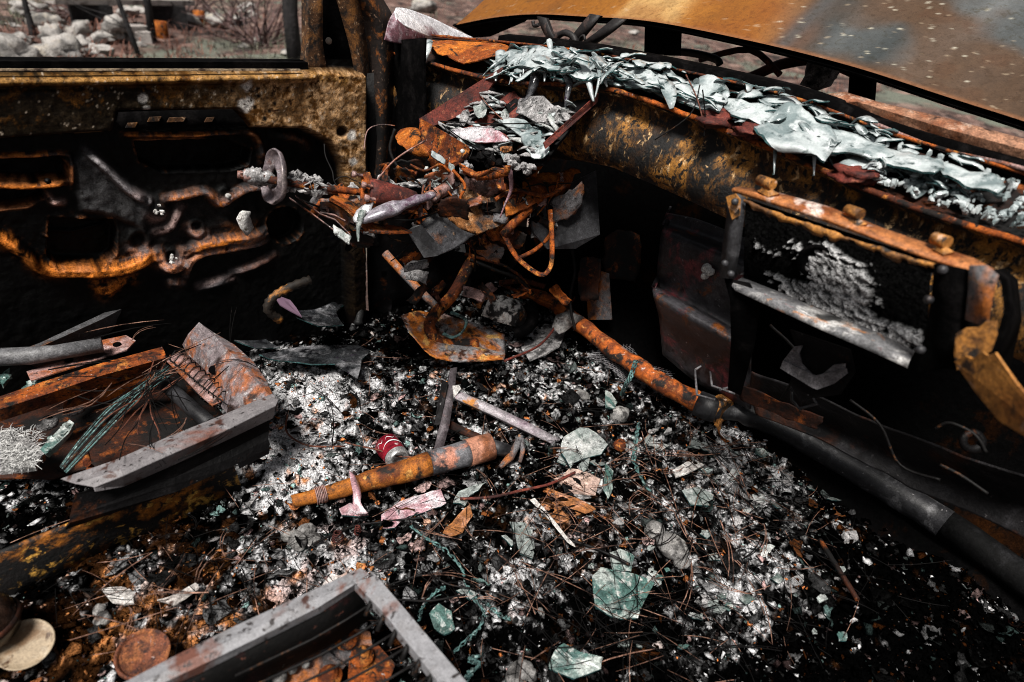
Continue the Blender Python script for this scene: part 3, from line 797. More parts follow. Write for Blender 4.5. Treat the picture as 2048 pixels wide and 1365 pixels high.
bl = over(bl, sstep(12, 8, np.hypot(PX - 680, PY - 262)), np.array([.02, .008, .003]) + 0 * bl); rel -= .01 * sstep(12, 8, np.hypot(PX - 680, PY - 262))
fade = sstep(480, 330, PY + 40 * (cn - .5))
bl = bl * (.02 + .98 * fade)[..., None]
for (cx_, cy_, r) in [(545, 205, 4), (525, 235, 5), (535, 220, 4), (512, 190, 4), (505, 212, 4)]:
    bl = over(bl, sstep(r + 2, r - 2, np.hypot(PX - cx_, PY - cy_)), np.array([.005, .004, .003]) + 0 * bl)
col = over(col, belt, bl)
ledge = np.exp(-(d_line(PX, PY, [(60, 277), (225, 265)]) / 2.2) ** 2) * sstep(.4, .55, cn); col = over(col, ledge, np.array([.5, .3, .14]) + 0 * col)
dp = np.stack([UX, YD - rel, VZ], -1)
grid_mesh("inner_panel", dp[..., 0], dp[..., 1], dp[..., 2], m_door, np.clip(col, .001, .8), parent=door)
# outer skin
b = B(); b.box((.15, 1.79, .43), (.75, 0, 0), (0, .008, 0), (0, 0, .45)); make(b, "outer_skin", m_rustdark, door)
# belt top: black channel with a pale lip
b = B(); b.beam(ay(-420, 128, 1.70), ay(608, 130, 1.70), .05, .02); make(b, "belt_channel", m_black, door)
b = B(); b.beam(ay(-420, 140, 1.652), ay(600, 140, 1.652), .006, .0035); make(b, "belt_lip", M("lip_rust", (.4, .3, .2), [((.05, .03, .02), 40, .5, .62)], bump=None), door)
# window frame bar between main window and quarter window
m_frame = M("frame_rust", (.07, .03, .01), [((.36, .24, .15), 90, .57, .66), ((.006, .004, .003), 40, .46, .58), ((.22, .09, .02), 20, .52, .66)], bump=(120, .6, .003))
b = B()
b.loft([[ay(x0, -40, 1.69), ay(x0, 30, 1.69), ay(x0, 90, 1.69), ay(x0 + dx, 128, 1.69), ay(x0 + dx * 1.3, 150, 1.69)] for x0, dx in ((613, -3), (619, 0), (634, 3), (646, 6))], .03)
make(b, "window_bar", m_frame, door)
b = B()
outer = SL([(712, -30), (730, 60), (738, 140), (738, 230), (738, 330)], 4); inner = SL([(664, -30), (684, 40), (700, 100), (712, 180), (716, 330)], 4)
b.loft([[ay(x, y, 1.69) for x, y in inner], [ay((x + X2) / 2, (y + Y2) / 2, 1.675) for (x, y), (X2, Y2) in zip(inner, outer)], [ay(x, y, 1.69) for x, y in outer]], .03)
make(b, "quarter_window_frame", m_frame, door)
b = B(); b.sheet([ay(640, -40, 1.74), ay(680, -40, 1.74), ay(715, 150, 1.74), ay(640, 150, 1.74)], .004); make(b, "quarter_window_panel", m_black, door)
b = B(); b.lathe(ay(657, 82, 1.73), (0, -1, 0), [(0, 0), (.009, 0), (.009, .003), (0, .003)], 16); make(b, "bokeh_spot", M("bokeh_pale", (.3, .26, .22), bump=None), door)  # pale disc stands in for an out-of-focus spot of light
# dark bracket below the belt with slots
b = B()
b.loft([[ay(x, y, 1.605) for x, y in r] for r in ([(238, 226), (320, 223), (400, 221), (466, 220)], [(234, 245), (320, 244), (400, 242), (486, 240)], [(250, 262), (320, 264), (420, 262), (500, 260)])], .006)
make(b, "regulator_bracket", m_black, door)
for (x, y, w2) in [(262, 252, 11), (308, 240, 13), (352, 241, 18), (418, 241, 9)]:
    b = B(); b.sheet([ay(x - w2, y + 4, 1.602), ay(x - w2 + 5, y - 5, 1.602), ay(x + w2 + 2, y - 6, 1.602), ay(x + w2 - 3, y + 3, 1.602)], .003); make(b, "bracket_slot", m_frame, door)
m_white = M("white_residue", (.55, .54, .52), [((.1, .08, .06), 90, .56, .66)], rough=.9, bump=(150, .6, .003))
for (x, y) in [(318, 421), (348, 518)]:
    b = B(); c = ay(x, y, 1.655)
    for k in range(5):
        a = k * 1.9 + x; q_ = .004 + .009 * rnd.random(); b.lump(c + Vector((math.cos(a) * q_, 0, math.sin(a) * q_)), rnd.uniform(.003, .007), k, 1, rough=.7, smooth=False)
    make(b, "panel_clip", m_white, door)
for (x, y, r) in [(455, 392, .007), (95, 362, .006)]:
    b = B(); b.lathe(ay(x, y, 1.66), (0, -1, .2), [(0, .014), (r, .012), (r * 1.1, .004), (r * .5, 0), (r * .5, -.01)], 10); make(b, "door_bolt", m_white if x > 200 else m_soot, door)
b = B(); b.loft([[ay(x, y, 1.64) for x, y in r] for r in ([(478, 425), (485, 421), (500, 424)], [(474, 440), (486, 446), (500, 432)], [(480, 456), (494, 462), (508, 455)], [(492, 470), (496, 472), (500, 468)])], .004).rough_up(.004, 60); make(b, "melted_grommet", m_white, door)
# hanging thread at far left of the door
b = B(); b.tube([ad(x, y, 1.72) for x, y in SL([(-4, 430), (6, 440), (30, 445), (35, 462), (28, 470), (55, 525), (68, 580), (78, 630), (72, 672)], 3)], .0011, 4); make(b, "hanging_wire", m_teal, door)

# ---- A-pillar
b = B()
pth = [(700, -60), (735, 0), (757, 40), (766, 90), (768, 180), (764, 330), (757, 420), (750, 470)]
pth = SL(pth, 4)
b.loft([[ay(x - 50, y, 1.76) for x, y in pth], [ay(x - 26, y, 1.70) for x, y in pth], [ay(x - 14, y, 1.68) for x, y in pth], [ay(x, y, 1.665) for x, y in pth], [ay(x + 10, y - 2, 1.68) for x, y in pth], [ay(x + 30, y - 4, 1.72) for x, y in pth]], .01)
make(b, "a_pillar", M("pillar_rust", (.012, .007, .005), [((.2, .065, .012), 30, .55, .64), ((.3, .2, .14), 80, .61, .68), ((.002, .002, .002), 12, .46, .56)], rough=.6, bump=(120, .6, .003)), car)
b = B(); b.loft([[ax(x, y, 1.02) for x, y in r] for r in ([(772, 78), (800, 80), (850, 76)], [(775, 160), (800, 165), (848, 130)], [(782, 240), (800, 250), (850, 240)], [(770, 400), (800, 410), (860, 420)])], .006)
make(b, "pillar_base_panel", m_black, car)
# crumpled pale cowl corner
m_lilac = M("scorched_lilac_paint", (.62, .62, .65), [((.2, .09, .12), 5.5, .52, .6), ((.75, .75, .77), 9, .52, .62), ((.06, .03, .05), 60, .62, .72), ((.3, .2, .22), 30, .58, .7)], rough=.45, spec=.5, bump=(90, .35, .003))
b = B()
b.crumple([[ay(x, y, yy) for x, y, yy in r] for r in (
    [(792, 16, 1.72), (815, 18, 1.75), (860, 34, 1.80), (905, 56, 1.84), (948, 76, 1.86)],
    [(790, 24, 1.69), (808, 34, 1.70), (846, 50, 1.74), (882, 66, 1.79), (918, 80, 1.82)],
    [(794, 40, 1.67), (812, 54, 1.675), (836, 66, 1.70), (858, 74, 1.74), (874, 82, 1.77)])], .003, 5, .001, 15)
make(b, "crumpled_cowl_corner", m_lilac, car)

b = B(); b.crumple([[ay(x, y, yy) for x, y, yy in r] for r in ([(791, 18, 1.71), (795, 38, 1.672), (814, 55, 1.678), (838, 67, 1.70), (860, 75, 1.742)], [(778, 44, 1.665), (790, 64, 1.655), (812, 74, 1.67), (838, 78, 1.695), (856, 82, 1.735)], [(769, 80, 1.65), (786, 86, 1.65), (812, 88, 1.67), (838, 86, 1.70), (850, 92, 1.73)])], .003, 5, .001, 15)
make(b, "scorched_flank", M("flank_purple", (.17, .08, .1), [((.34, .27, .3), 30, .5, .62), ((.06, .015, .025), 12, .5, .62), ((.45, .42, .44), 90, .6, .68)], rough=.5, bump=(90, .3, .002)), car)
# ---- cowl shelf, lip, dash panel
LIP = [(760, 95, 1.00), (850, 122, 1.06), (1000, 160, 1.14), (1190, 172, 1.2), (1300, 202, 1.23), (1500, 277, 1.26), (1780, 395, 1.26), (2048, 482, 1.22), (2300, 560, 1.16)]
FAR = [(800, 60, 1.08), (870, 74, 1.16), (1000, 86, 1.27), (1130, 100, 1.32), (1250, 120, 1.36), (1560, 190, 1.40), (1780, 268, 1.41), (2048, 350, 1.37), (2300, 440, 1.31)]
def curve3(L, n=60):
    pts = smooth_line([ax(*p) for p in L], 8)
    return [pts[int(i * (len(pts) - 1) / (n - 1))] for i in range(n)]
lip = curve3(LIP); far = curve3(FAR)
def shelf(t, u, h=0):      # t along the cowl 0..1, u across 0 lip..1 far
    i = t * (len(lip) - 1); k = min(int(i), len(lip) - 2); f = i - k
    a = lip[k].lerp(lip[k + 1], f); c = far[k].lerp(far[k + 1], f)
    p = a.lerp(c, u); p.z += h - .03 * math.sin(math.pi * u); return p
b = B(); b.loft([[shelf(i / 59, u) for i in range(60)] for u in (0, .15, .4, .7, 1)], .005); make(b, "cowl_shelf", m_rustdark, car)
b = B(); b.loft([[p + Vector((dx, 0, dz)) for p in lip] for dx, dz in ((.02, -.002), (.003, .003), (-.003, .0), (-.004, -.007))], .003).rough_up(.003, 30)
make(b, "cowl_lip", m_rust, car)
# black front rail and thin rusty seam beyond the shelf
b = B(); b.loft([[p + Vector((dx, 0, dz)) for p in far[15:]] for dx, dz in ((-.01, -.01), (-.005, .016), (.03, .02), (.06, .0))], .004); make(b, "windshield_frame", m_black, car)
b = B(); b.tube([p + Vector((-.012, 0, .004)) for p in far[8:]], .0035, 6); make(b, "seam_bead", m_rust, car)
# rusty orange end of the cowl at the left
b = B()
b.crumple([[ax(x, y, xx) for x, y, xx in r] for r in ([(868, 70, 1.19), (910, 72, 1.22), (970, 80, 1.26), (1020, 88, 1.29)], [(860, 84, 1.13), (905, 92, 1.16), (960, 96, 1.2), (1015, 98, 1.24)], [(868, 100, 1.09), (905, 108, 1.12), (950, 112, 1.16), (1010, 106, 1.2)], [(900, 116, 1.1), (930, 128, 1.12), (950, 124, 1.14), (990, 116, 1.18)])], .003, 4, .004, 20, jag=.006)
make(b, "folded_cowl_end", m_rustbright, car)
m_dash = M("dash_gold_rust", (.004, .0035, .003), [((.08, .03, .004), 6, .42, .58), ((.3, .13, .02), 13, .48, .6), ((.6, .38, .18), 46, .57, .65), ((.002, .0015, .0015), 15, .5, .6), ((.002, .002, .002), 100, .5, .58)], rough=.7, bump=(130, .7, .004), stretch=(1, 1, .55))
prof = [(.004, -.010), (.03, -.022), (.035, -.045), (.012, -.07), (-.004, -.10), (-.008, -.13), (.0, -.16), (.02, -.185), (.07, -.20), (.16, -.205)]
b = B(); b.loft([[p + Vector((dx, 0, dz)) for p in lip] for dx, dz in prof], .004); make(b, "dash_panel", m_dash, car)
b = B(); b.loft([[ax(x, y, xx) for x, y, xx in r] for r in ([(1585, 184, 1.47), (1640, 190, 1.47), (1690, 184, 1.47), (1760, 205, 1.46), (1900, 238, 1.44), (2048, 278, 1.42), (2150, 300, 1.4)], [(1625, 202, 1.43), (1660, 208, 1.43), (1715, 204, 1.43), (1780, 224, 1.42), (1900, 260, 1.40), (2048, 300, 1.38), (2150, 330, 1.36)])], .025)
make(b, "front_rail", M("front_rail_rust", (.34, .17, .1), [((.2, .07, .03), 10, .5, .64), ((.05, .02, .01), 40, .6, .68), ((.5, .36, .28), 30, .58, .7)], rough=.75, bump=(90, .5, .003)), car)
b = B(); b.tube([ax(x, y, xx) for x, y, xx in [(1735, 242, 1.4), (1800, 268, 1.4), (1880, 300, 1.39), (2000, 325, 1.37), (2100, 352, 1.34)]], .004, 6); make(b, "wiper_rod", m_pinkmetal, car)

# ---- hood, raised at the rear, with hinges
HR = [[(912, 50), (985, 36), (1065, 29), (1160, 33), (1300, 43), (1500, 82), (1700, 132), (1900, 196), (2048, 243), (2250, 310)],
      [(960, 8), (1030, -10), (1120, -18), (1240, -16), (1380, -5), (1590, 30), (1790, 80), (1990, 145), (2140, 190), (2330, 250)],
      [(1010, -45), (1100, -70), (1200, -80), (1340, -85), (1480, -75), (1690, -40), (1890, 10), (2090, 75), (2240, 125), (2420, 190)],
      [(1100, -160), (1200, -190), (1320, -205), (1460, -210), (1610, -200), (1820, -170), (2010, -110), (2200, -40), (2350, 20), (2520, 90)]]
hx = [1.62, 1.74, 1.9, 2.25]
ctrl = [[ax(x, y, hx[i] - .0 * j) for j, (x, y) in enumerate(r)] for i, r in enumerate(HR)]
cols_ = [smooth_line([ctrl[i][j] for i in range(4)], 40) for j in range(10)]
rows_ = [smooth_line([cols_[j][i] for j in range(10)], 34) for i in range(len(cols_[0]))]
A = np.array([[v[:] for v in r] for r in rows_])
hp, hq = proj(A)
nA = fbm(A[..., 1] * 3 + 3, A[..., 0] * 3, 131, 4); nB = fbm(A[..., 1] * 14, A[..., 0] * 14, 135, 4)
st = fbm((hp + hq * 1.1) * .006, (hp - hq) * .0009 + 5, 139, 3)
g = sstep(1520, 1700, hp + hq * .5 + 160 * (nA - .5))
oc = np.stack([.30 + .25 * (st - .5), .115 + .13 * (st - .5), .014 + .04 * (st - .5)], -1)
oc = over(oc, sstep(.5, .68, st + .1 * (nB - .5)), np.array([.5, .3, .11]) + 0 * oc)
oc = over(oc, sstep(.56, .4, nA) * .8, np.array([.2, .06, .006]) + 0 * oc)
gc = np.stack([.02 + .3 * (st - .3), .026 + .3 * (st - .3), .026 + .3 * (st - .3)], -1)
gc = over(gc, sstep(.46, .62, nA + .25 * sstep(60, 230, hq)) * .8, np.stack([.06 + .04 * nB, .028 + .018 * nB, .009 + .006 * nB], -1))
hc = over(oc, g, gc)
band = np.exp(-((hp - (1655 - hq * 1.0)) / 24) ** 2) * .85
hc = over(hc, band, np.array([.06, .06, .06]) + 0 * hc)
hc = over(hc, sstep(.58, .66, nB) * .4 * sstep(.45, .6, nA), np.array([.07, .03, .012]) + 0 * hc); hc = hc * .8; hc = over(hc, sstep(.78, .84, fbm(A[..., 1] * 90, A[..., 0] * 90, 141, 3)) * .3, np.array([.5, .4, .28]) + 0 * hc)
edge = sstep(2, 8, np.arange(A.shape[0])[:, None] + 0 * hp); hc = over(hc * 1.0, (1 - edge) * .6, np.array([.2, .08, .03]) + 0 * hc)
for k in range(46):
    cx_, cy_ = rnd.gauss(1800, 130), rnd.gauss(70, 60); r = rnd.uniform(.6, 2.2)
    hc = over(hc, sstep(r + 2, r - 1.5, np.hypot(hp - cx_, hq - cy_) + 2 * (nB - .5)) * .65, np.array([.55, .52, .42]) + 0 * hc)
m_hood = M("hood_scale", (0, 0, 0), [((.75, .7, .6), 60, .52, .66, 3, 'MULTIPLY'), ((.5, .4, .3), 170, .6, .7, 8, 'MULTIPLY')], rough=.5, spec=.4, vcol=True, bump=(80, .2, .003), grain=.3)
hood = empty("hood", (1.8, .9, 1.0), None, None); hood.parent = car; hood.location = Vector((1.8, .9, 1.0)) - car.location
grid_mesh("skin", A[..., 0], A[..., 1], A[..., 2], m_hood, np.clip(hc, .005, .85), parent=hood)
b = B(); b.loft([[v + Vector((.004, 0, -.012 - .0 * i)) for v in rows_[i]] for i in (0, 12, 30, 60, 119)], .006); make(b, "inner_frame", m_black, hood)
b = B(); b.sheet([ax(905, 52, 1.62), ax(1062, 33, 1.64), ax(1050, 44, 1.66), ax(980, 74, 1.68), ax(945, 76, 1.66)], .01); make(b, "folded_corner", m_black, hood)
m_hinge = M("hinge_metal", (.012, .01, .01), [((.1, .06, .05), 22, .56, .68)], rough=.6)
for pts in ([(1083, 35), (1092, 60), (1112, 98)], [(1240, 38), (1205, 66), (1160, 98)], [(1190, 30), (1165, 60), (1140, 92)]):
    b = B(); q = [ax(x, y, 1.6) for x, y in pts]
    b.loft([[p + Vector((0, dy, 0)) for p in q] for dy in (-.024, 0, .024)], .012); make(b, "hinge_arm", m_hinge, hood)
b = B()
b.tube([ax(x, y, 1.52) for x, y in SL([(1112, 96), (1114, 76), (1130, 66), (1148, 76), (1152, 98)], 4)], .01, 8)
b.tube([ax(x, y, 1.52) for x, y in SL([(1155, 90), (1160, 76), (1168, 72), (1170, 82)], 3)], .004, 6); b.tube([ax(x, y, 1.5) for x, y in SL([(1066, 42), (1068, 52), (1078, 50)], 3)], .006, 6)
make(b, "hinge_hook", m_hinge, hood)
b = B(); b.loft([[ax(x, y, 1.7) for x, y in r] for r in ([(1290, 40), (1288, 110)], [(1320, 44), (1318, 110)], [(1352, 50), (1350, 112)])], .03); make(b, "hood_support", m_black, hood)
# engine bay junk glimpsed under the hood
b = B()
for k, (x, y, r) in enumerate([(1640, 150, .045), (1650, 140, .04)]): b.lump(ax(x, y, 2.1), r, k + 3, 2, rough=.5)
make(b, "melted_engine_cover", m_ashy, car)
b = B(); b.tube([ax(x, y, 2.2) for x, y in SL([(1380, 150), (1480, 160), (1560, 130), (1640, 120), (1720, 150)], 4)], .018, 8); b.tube([ax(x, y, 2.0) for x, y in SL([(1400, 120), (1500, 100), (1560, 150)], 4)], .01, 8); make(b, "engine_pipe", m_rustred, car)
b = B(); b.tube([ax(x, y, 1.9) for x, y in SL([(1330, 104), (1380, 106), (1430, 118), (1440, 130)], 4)], .012, 8); make(b, "engine_hose", m_greydark, car)
b = B(); b.box((2.35, .5, .45), (.5, 0, 0), (0, 1.05, 0), (0, 0, .3)); b.rough_up(.05, 3); make(b, "engine_bay", m_soot, car)
b = B(); b.loft([[ax(x, y, xx) for x, y, xx in r] for r in ([(1700, 135, 1.8), (1745, 150, 1.8)], [(1695, 200, 1.8), (1740, 215, 1.8)])], .03); make(b, "strut_post", m_black, car)

# ---- chute of the instrument opening between cowl and column
b = B(); b.sheet([ax(1002, 150, 1.14), ax(1010, 131, 1.145), ax(838, 238, .95), ax(842, 262, .95), ax(950, 220, 1.07)], .004); make(b, "chute_side", m_rustred, car)
b = B(); b.sheet([ax(1198, 186, 1.2), ax(1196, 204, 1.2), ax(1092, 298, 1.02), ax(1088, 286, 1.02)], .004); make(b, "chute_side", m_rustred, car)
chA, chB, chC, chD = ax(1000, 165, 1.16), ax(1190, 195, 1.2), ax(1085, 330, 1.03), ax(850, 275, .97)
def chute(u, v, h=0):
    p = chA.lerp(chB, u).lerp(chD.lerp(chC, u), v); p.z += h - .03 * math.sin(math.pi * u); return p
b = B(); b.loft([[chute(u / 12, v / 10, .012 * (vnoise(u * .9, v * .9, 5) - .5)) for u in range(13)] for v in range(11)], .005); make(b, "chute_floor", m_soot, car)
for (u0, u1, v0, v1) in ((.16, .3, .05, .85), (.34, .42, .0, .4)):
    b = B(); b.loft([[chute(u, v, .012 if 0 < k < 2 else .002) for v in (v0, v0 + (v1 - v0) * .33, v0 + (v1 - v0) * .66, v1)] for k, u in enumerate((u0, u0 + (u1 - u0) * .4, u0 + (u1 - u0) * .7, u1))], .004); make(b, "chute_rail", m_rustred, car)
# rusty gauge bracket
b = B(); b.sheet([ax(842, 237, .93), ax(935, 292, .95), ax(938, 302, .95), ax(933, 318, .95), ax(900, 340, .93), ax(880, 330, .91), ax(842, 290, .91), ax(835, 272, .92)], .004).rough_up(.003, 20); make(b, "gauge_bracket", m_rust, car)
b = B(); b.crumple([[ax(x, y, xx) for x, y, xx in r] for r in ([(790, 268, .9), (800, 258, .91), (825, 255, .92), (842, 262, .93)], [(792, 280, .88), (808, 284, .88), (832, 276, .89), (842, 282, .9)], [(806, 292, .87), (822, 302, .87), (846, 300, .88), (858, 296, .9)], [(818, 305, .88), (836, 316, .88), (856, 314, .89), (866, 306, .9)])], .003, 4, .004, 22, jag=.006); make(b, "bent_mounting_strap", m_rustbright, car)
b = B(); b.tube([ax(x, y, .9) for x, y in SL([(928, 338), (955, 352), (975, 346), (990, 338), (1012, 346), (1015, 332)], 4)], .009, 8, flat=.5); b.loft([[ax(x, y, xx) for x, y, xx in r] for r in ([(915, 326, .93), (950, 345, .92), (985, 338, .92), (1018, 336, .94)], [(925, 345, .93), (955, 362, .92), (985, 360, .92), (1016, 352, .94)])], .004); make(b, "gauge_hoop", m_rust, car)
b = B(); b.lathe(ax(925, 303, .935), (-.6, -.6, .5), [(0, .004), (.005, .004), (.006, 0)], 10); make(b, "bracket_rivet", m_white, car)

# ---- steering column
colm = empty("steering_column", ad(700, 385, 1.42), None, None); l_ = colm.location.copy(); colm.parent = car; colm.location = l_ - car.location
c0, c1, c2, c3 = ad(480, 350, 1.32), ad(640, 376, 1.40), ad(735, 386, 1.455), ad(850, 405, 1.53)
dirc = (c3 - c0).normalized()
b = B(); b.tube([c0.lerp(c1, -.0), c1, c2, c3], .0085, 12); make(b, "shaft", m_rust, colm)
b = B(); b.lathe(c0 + dirc * -.005, dirc, [(0, 0), (.008, 0), (.009, .006), (.009, .012), (.014, .013), (.015, .026), (.011, .03), (0, .03)], 6); make(b, "shaft_nut", m_pinkmetal, colm)
b = B()
for k in range(16):
    t = k / 15; c = ad(496, 351, 1.33).lerp(ad(536, 358, 1.355), t); b.lump(c + Vector((rnd.uniform(-.005, .005), rnd.uniform(-.005, .005), rnd.uniform(-.005, .005))), rnd.uniform(.011, .017), k, 2, rough=.5, freq=2.5)
make(b, "charred_sleeve", m_ashy, colm)
hc_ = ad(554, 358, 1.365); ha = (dirc + Vector(RW[:, 2]) * .38 + Vector((.0, .0, .1))).normalized()
b = B(); b.lathe(hc_, ha, [(.022, -.006), (.027, -.010), (.030, -.009), (.036, -.004), (.044, -.001), (.053, -.004), (.058, -.012), (.060, -.013), (.062, -.009), (.058, .0), (.046, .004), (.034, .002), (.022, -.002), (.022, -.006)], 40, squash=lambda a, h: .07 * math.sin(a * 3 + 1) + .03 * math.sin(a * 7)); b.rough_up(.003, 30); make(b, "hub_plate", M("hub_scale", (.17, .14, .15), [((.32, .26, .25), 20, .5, .64), ((.16, .06, .04), 30, .58, .7), ((.5, .48, .48), 60, .62, .7), ((.02, .018, .02), 14, .55, .68)], rough=.4, spec=.5, metal=.3, bump=(110, .4, .002)), colm)
b = B()
for k in range(46):
    t = rnd.random(); c = ad(580, 364, 1.375).lerp(ad(652, 378, 1.41), t); r = .018 * (1 - .5 * t)
    a = rnd.uniform(0, 6.28); q = c + Vector((math.cos(a) * r * .7, math.sin(a) * r * .4, math.sin(a + 1) * r)); b.lump(q, rnd.uniform(.006, .014), k, 1, sc_=(1, .7, .8), rough=.7, smooth=False, freq=2.2)
for k in range(14):
    c = ad(rnd.uniform(585, 660), rnd.uniform(350, 392), 1.38); e = Vector((rnd.uniform(-1, 1), rnd.uniform(-1, 1), rnd.uniform(-1, 1))).normalized() * .016; f2 = Vector((rnd.uniform(-1, 1), rnd.uniform(-1, 1), rnd.uniform(-1, 1))).normalized() * .009
    b.sheet([c - e, c + f2, c + e, c - f2 * .6], .001)
make(b, "burnt_insulation", m_ashy, colm)
b = B(); b.sheet([ad(722, 346, 1.43), ad(738, 344, 1.44), ad(750, 372, 1.44), ad(752, 412, 1.44), ad(738, 424, 1.43), ad(722, 412, 1.43)], .006).rough_up(.003, 25); make(b, "column_flange", m_rust, colm)
b = B(); b.lathe(c2, (c3 - c2), [(.020, -.004), (.034, .0), (.034, .02), (.031, .06), (.027, .1), (.024, .12), (0, .12)], 20); b.rough_up(.003, 20); make(b, "column_housing", m_rustred, colm)
for (x, y) in [(716, 350), (736, 372), (742, 398)]:
    b = B(); b.lathe(ad(x, y, 1.42), -dirc, [(.004, -.01), (.004, .004), (.008, .005), (.008, .014), (0, .015)], 6); make(b, "flange_bolt", m_pinkmetal, colm)
b = B(); b.loft([[ad(x, y, d) for x, y, d in r] for r in ([(660, 396, 1.38), (690, 412, 1.4), (720, 440, 1.42), (736, 462, 1.43)], [(668, 390, 1.42), (705, 404, 1.44), (738, 428, 1.45), (752, 456, 1.45)])], .008).rough_up(.004, 20); make(b, "lower_shroud", m_rustbright, colm)
b = B(); b.loft([[ad(x, y, d) for x, y, d in r] for r in ([(728, 444, 1.45), (760, 448, 1.47), (800, 452, 1.5)], [(740, 462, 1.42), (780, 466, 1.44), (824, 464, 1.48)])], .004).rough_up(.003, 20); make(b, "shroud_tray", m_rust, colm)
for pts in ([(578, 396), (620, 425), (660, 455), (702, 488)], [(590, 392), (640, 428), (670, 440), (700, 470)], [(640, 425), (668, 430), (690, 442)]):
    b = B(); q = [ad(x, y, 1.43) for x, y in pts]; b.loft([q, [p + Vector((.004, .004, -.007)) for p in q]], .002); make(b, "column_strap", m_pinkmetal, colm)
b = B(); b.tube([ad(x, y, d) for x, y, d in [(850, 405, 1.53), (880, 385, 1.56), (905, 370, 1.6)]], [.02, .016, .018], 12); b.rough_up(.004, 30); make(b, "column_clamp", m_pinkmetal, colm)

# ---- plates and rods under the instrument opening
b = B()
fan = [[(926, 362, 1.62), (900, 384, 1.6), (868, 418, 1.575), (838, 450, 1.55), (816, 464, 1.53)], [(965, 380, 1.64), (930, 402, 1.61), (892, 434, 1.58), (858, 470, 1.555), (828, 486, 1.54)], [(1010, 400, 1.66), (962, 428, 1.63), (918, 456, 1.6), (880, 490, 1.57), (846, 508, 1.56)], [(1060, 425, 1.68), (1000, 452, 1.65), (950, 470, 1.63), (908, 498, 1.6), (868, 516, 1.58)]]
b.crumple([[ad(x, y, d - (.008 if (i % 2) else 0)) for x, y, d in r[2:]] for i, r in enumerate(fan)], .003, 4, .0022, 22); make(b, "fan_plate", M("fan_plate", (.05, .05, .055), [((.1, .1, .1), 6, .5, .7), ((.26, .09, .02), 7, .53, .61), ((.42, .24, .12), 30, .6, .68), ((.012, .01, .01), 18, .57, .68), ((.004, .004, .004), 70, .62, .7)], rough=.55, bump=(120, .5, .003)), car)
b = B(); b.crumple([[ad(x, y, d - (.008 if (i % 2) else 0)) for x, y, d in r[:3]] for i, r in enumerate(fan)], .003, 5, .005, 22, jag=.006); make(b, "fan_plate_rusty_end", M("fan_rust", (.3, .12, .035), [((.05, .045, .045), 7, .54, .62), ((.5, .3, .16), 26, .54, .64), ((.01, .006, .004), 16, .52, .6), ((.003, .003, .003), 60, .58, .65)], rough=.75, bump=(110, .8, .005)), car)
b = B(); b.sheet([ad(814, 462, 1.5), ad(828, 452, 1.5), ad(842, 450, 1.5), ad(884, 498, 1.53), ad(876, 512, 1.53), ad(848, 516, 1.52)], .004); make(b, "torn_plate", m_greydark, car)
b = B(); b.crumple([[ad(x, y, d) for x, y, d in r] for r in ([(1000, 372, 1.66), (1040, 356, 1.68), (1100, 346, 1.70), (1170, 344, 1.74)], [(1006, 398, 1.62), (1050, 384, 1.64), (1095, 370, 1.66), (1145, 366, 1.72)], [(1016, 436, 1.6), (1056, 420, 1.62), (1090, 398, 1.64), (1124, 392, 1.72)])], .003, 5, .008, 20, jag=.01).rough_up(.008, 14); make(b, "crushed_heater_cover", m_rustbright, car)
b = B(); b.tube([ad(x, y, d) for x, y, d in [(1112, 372, 1.68), (1085, 392, 1.66), (1052, 424, 1.64), (1024, 450, 1.63), (1006, 472, 1.63)]], .0125, 12); b.tube([ad(x, y, 1.63) for x, y in SL([(1006, 466), (1030, 510), (1060, 538), (1086, 550), (1102, 530), (1104, 480), (1100, 420)], 4)], .0085, 8, flat=.6); make(b, "support_rod", m_rust, car)
b = B(); b.sheet([ad(1060, 440, 1.68), ad(1075, 410, 1.69), ad(1100, 385, 1.7), ad(1192, 344, 1.76), ad(1200, 470, 1.78), ad(1150, 498, 1.76), ad(1095, 500, 1.7), ad(1068, 470, 1.68)], .006).rough_up(.006, 12); make(b, "heater_box_plate", m_greydark, car)
b = B(); b.loft([[ad(x, y, 1.74) for x, y in r] for r in ([(930, 440), (990, 455), (1050, 470)], [(935, 500), (990, 500), (1050, 500)])], .004); make(b, "column_brace", m_rustdark, car)

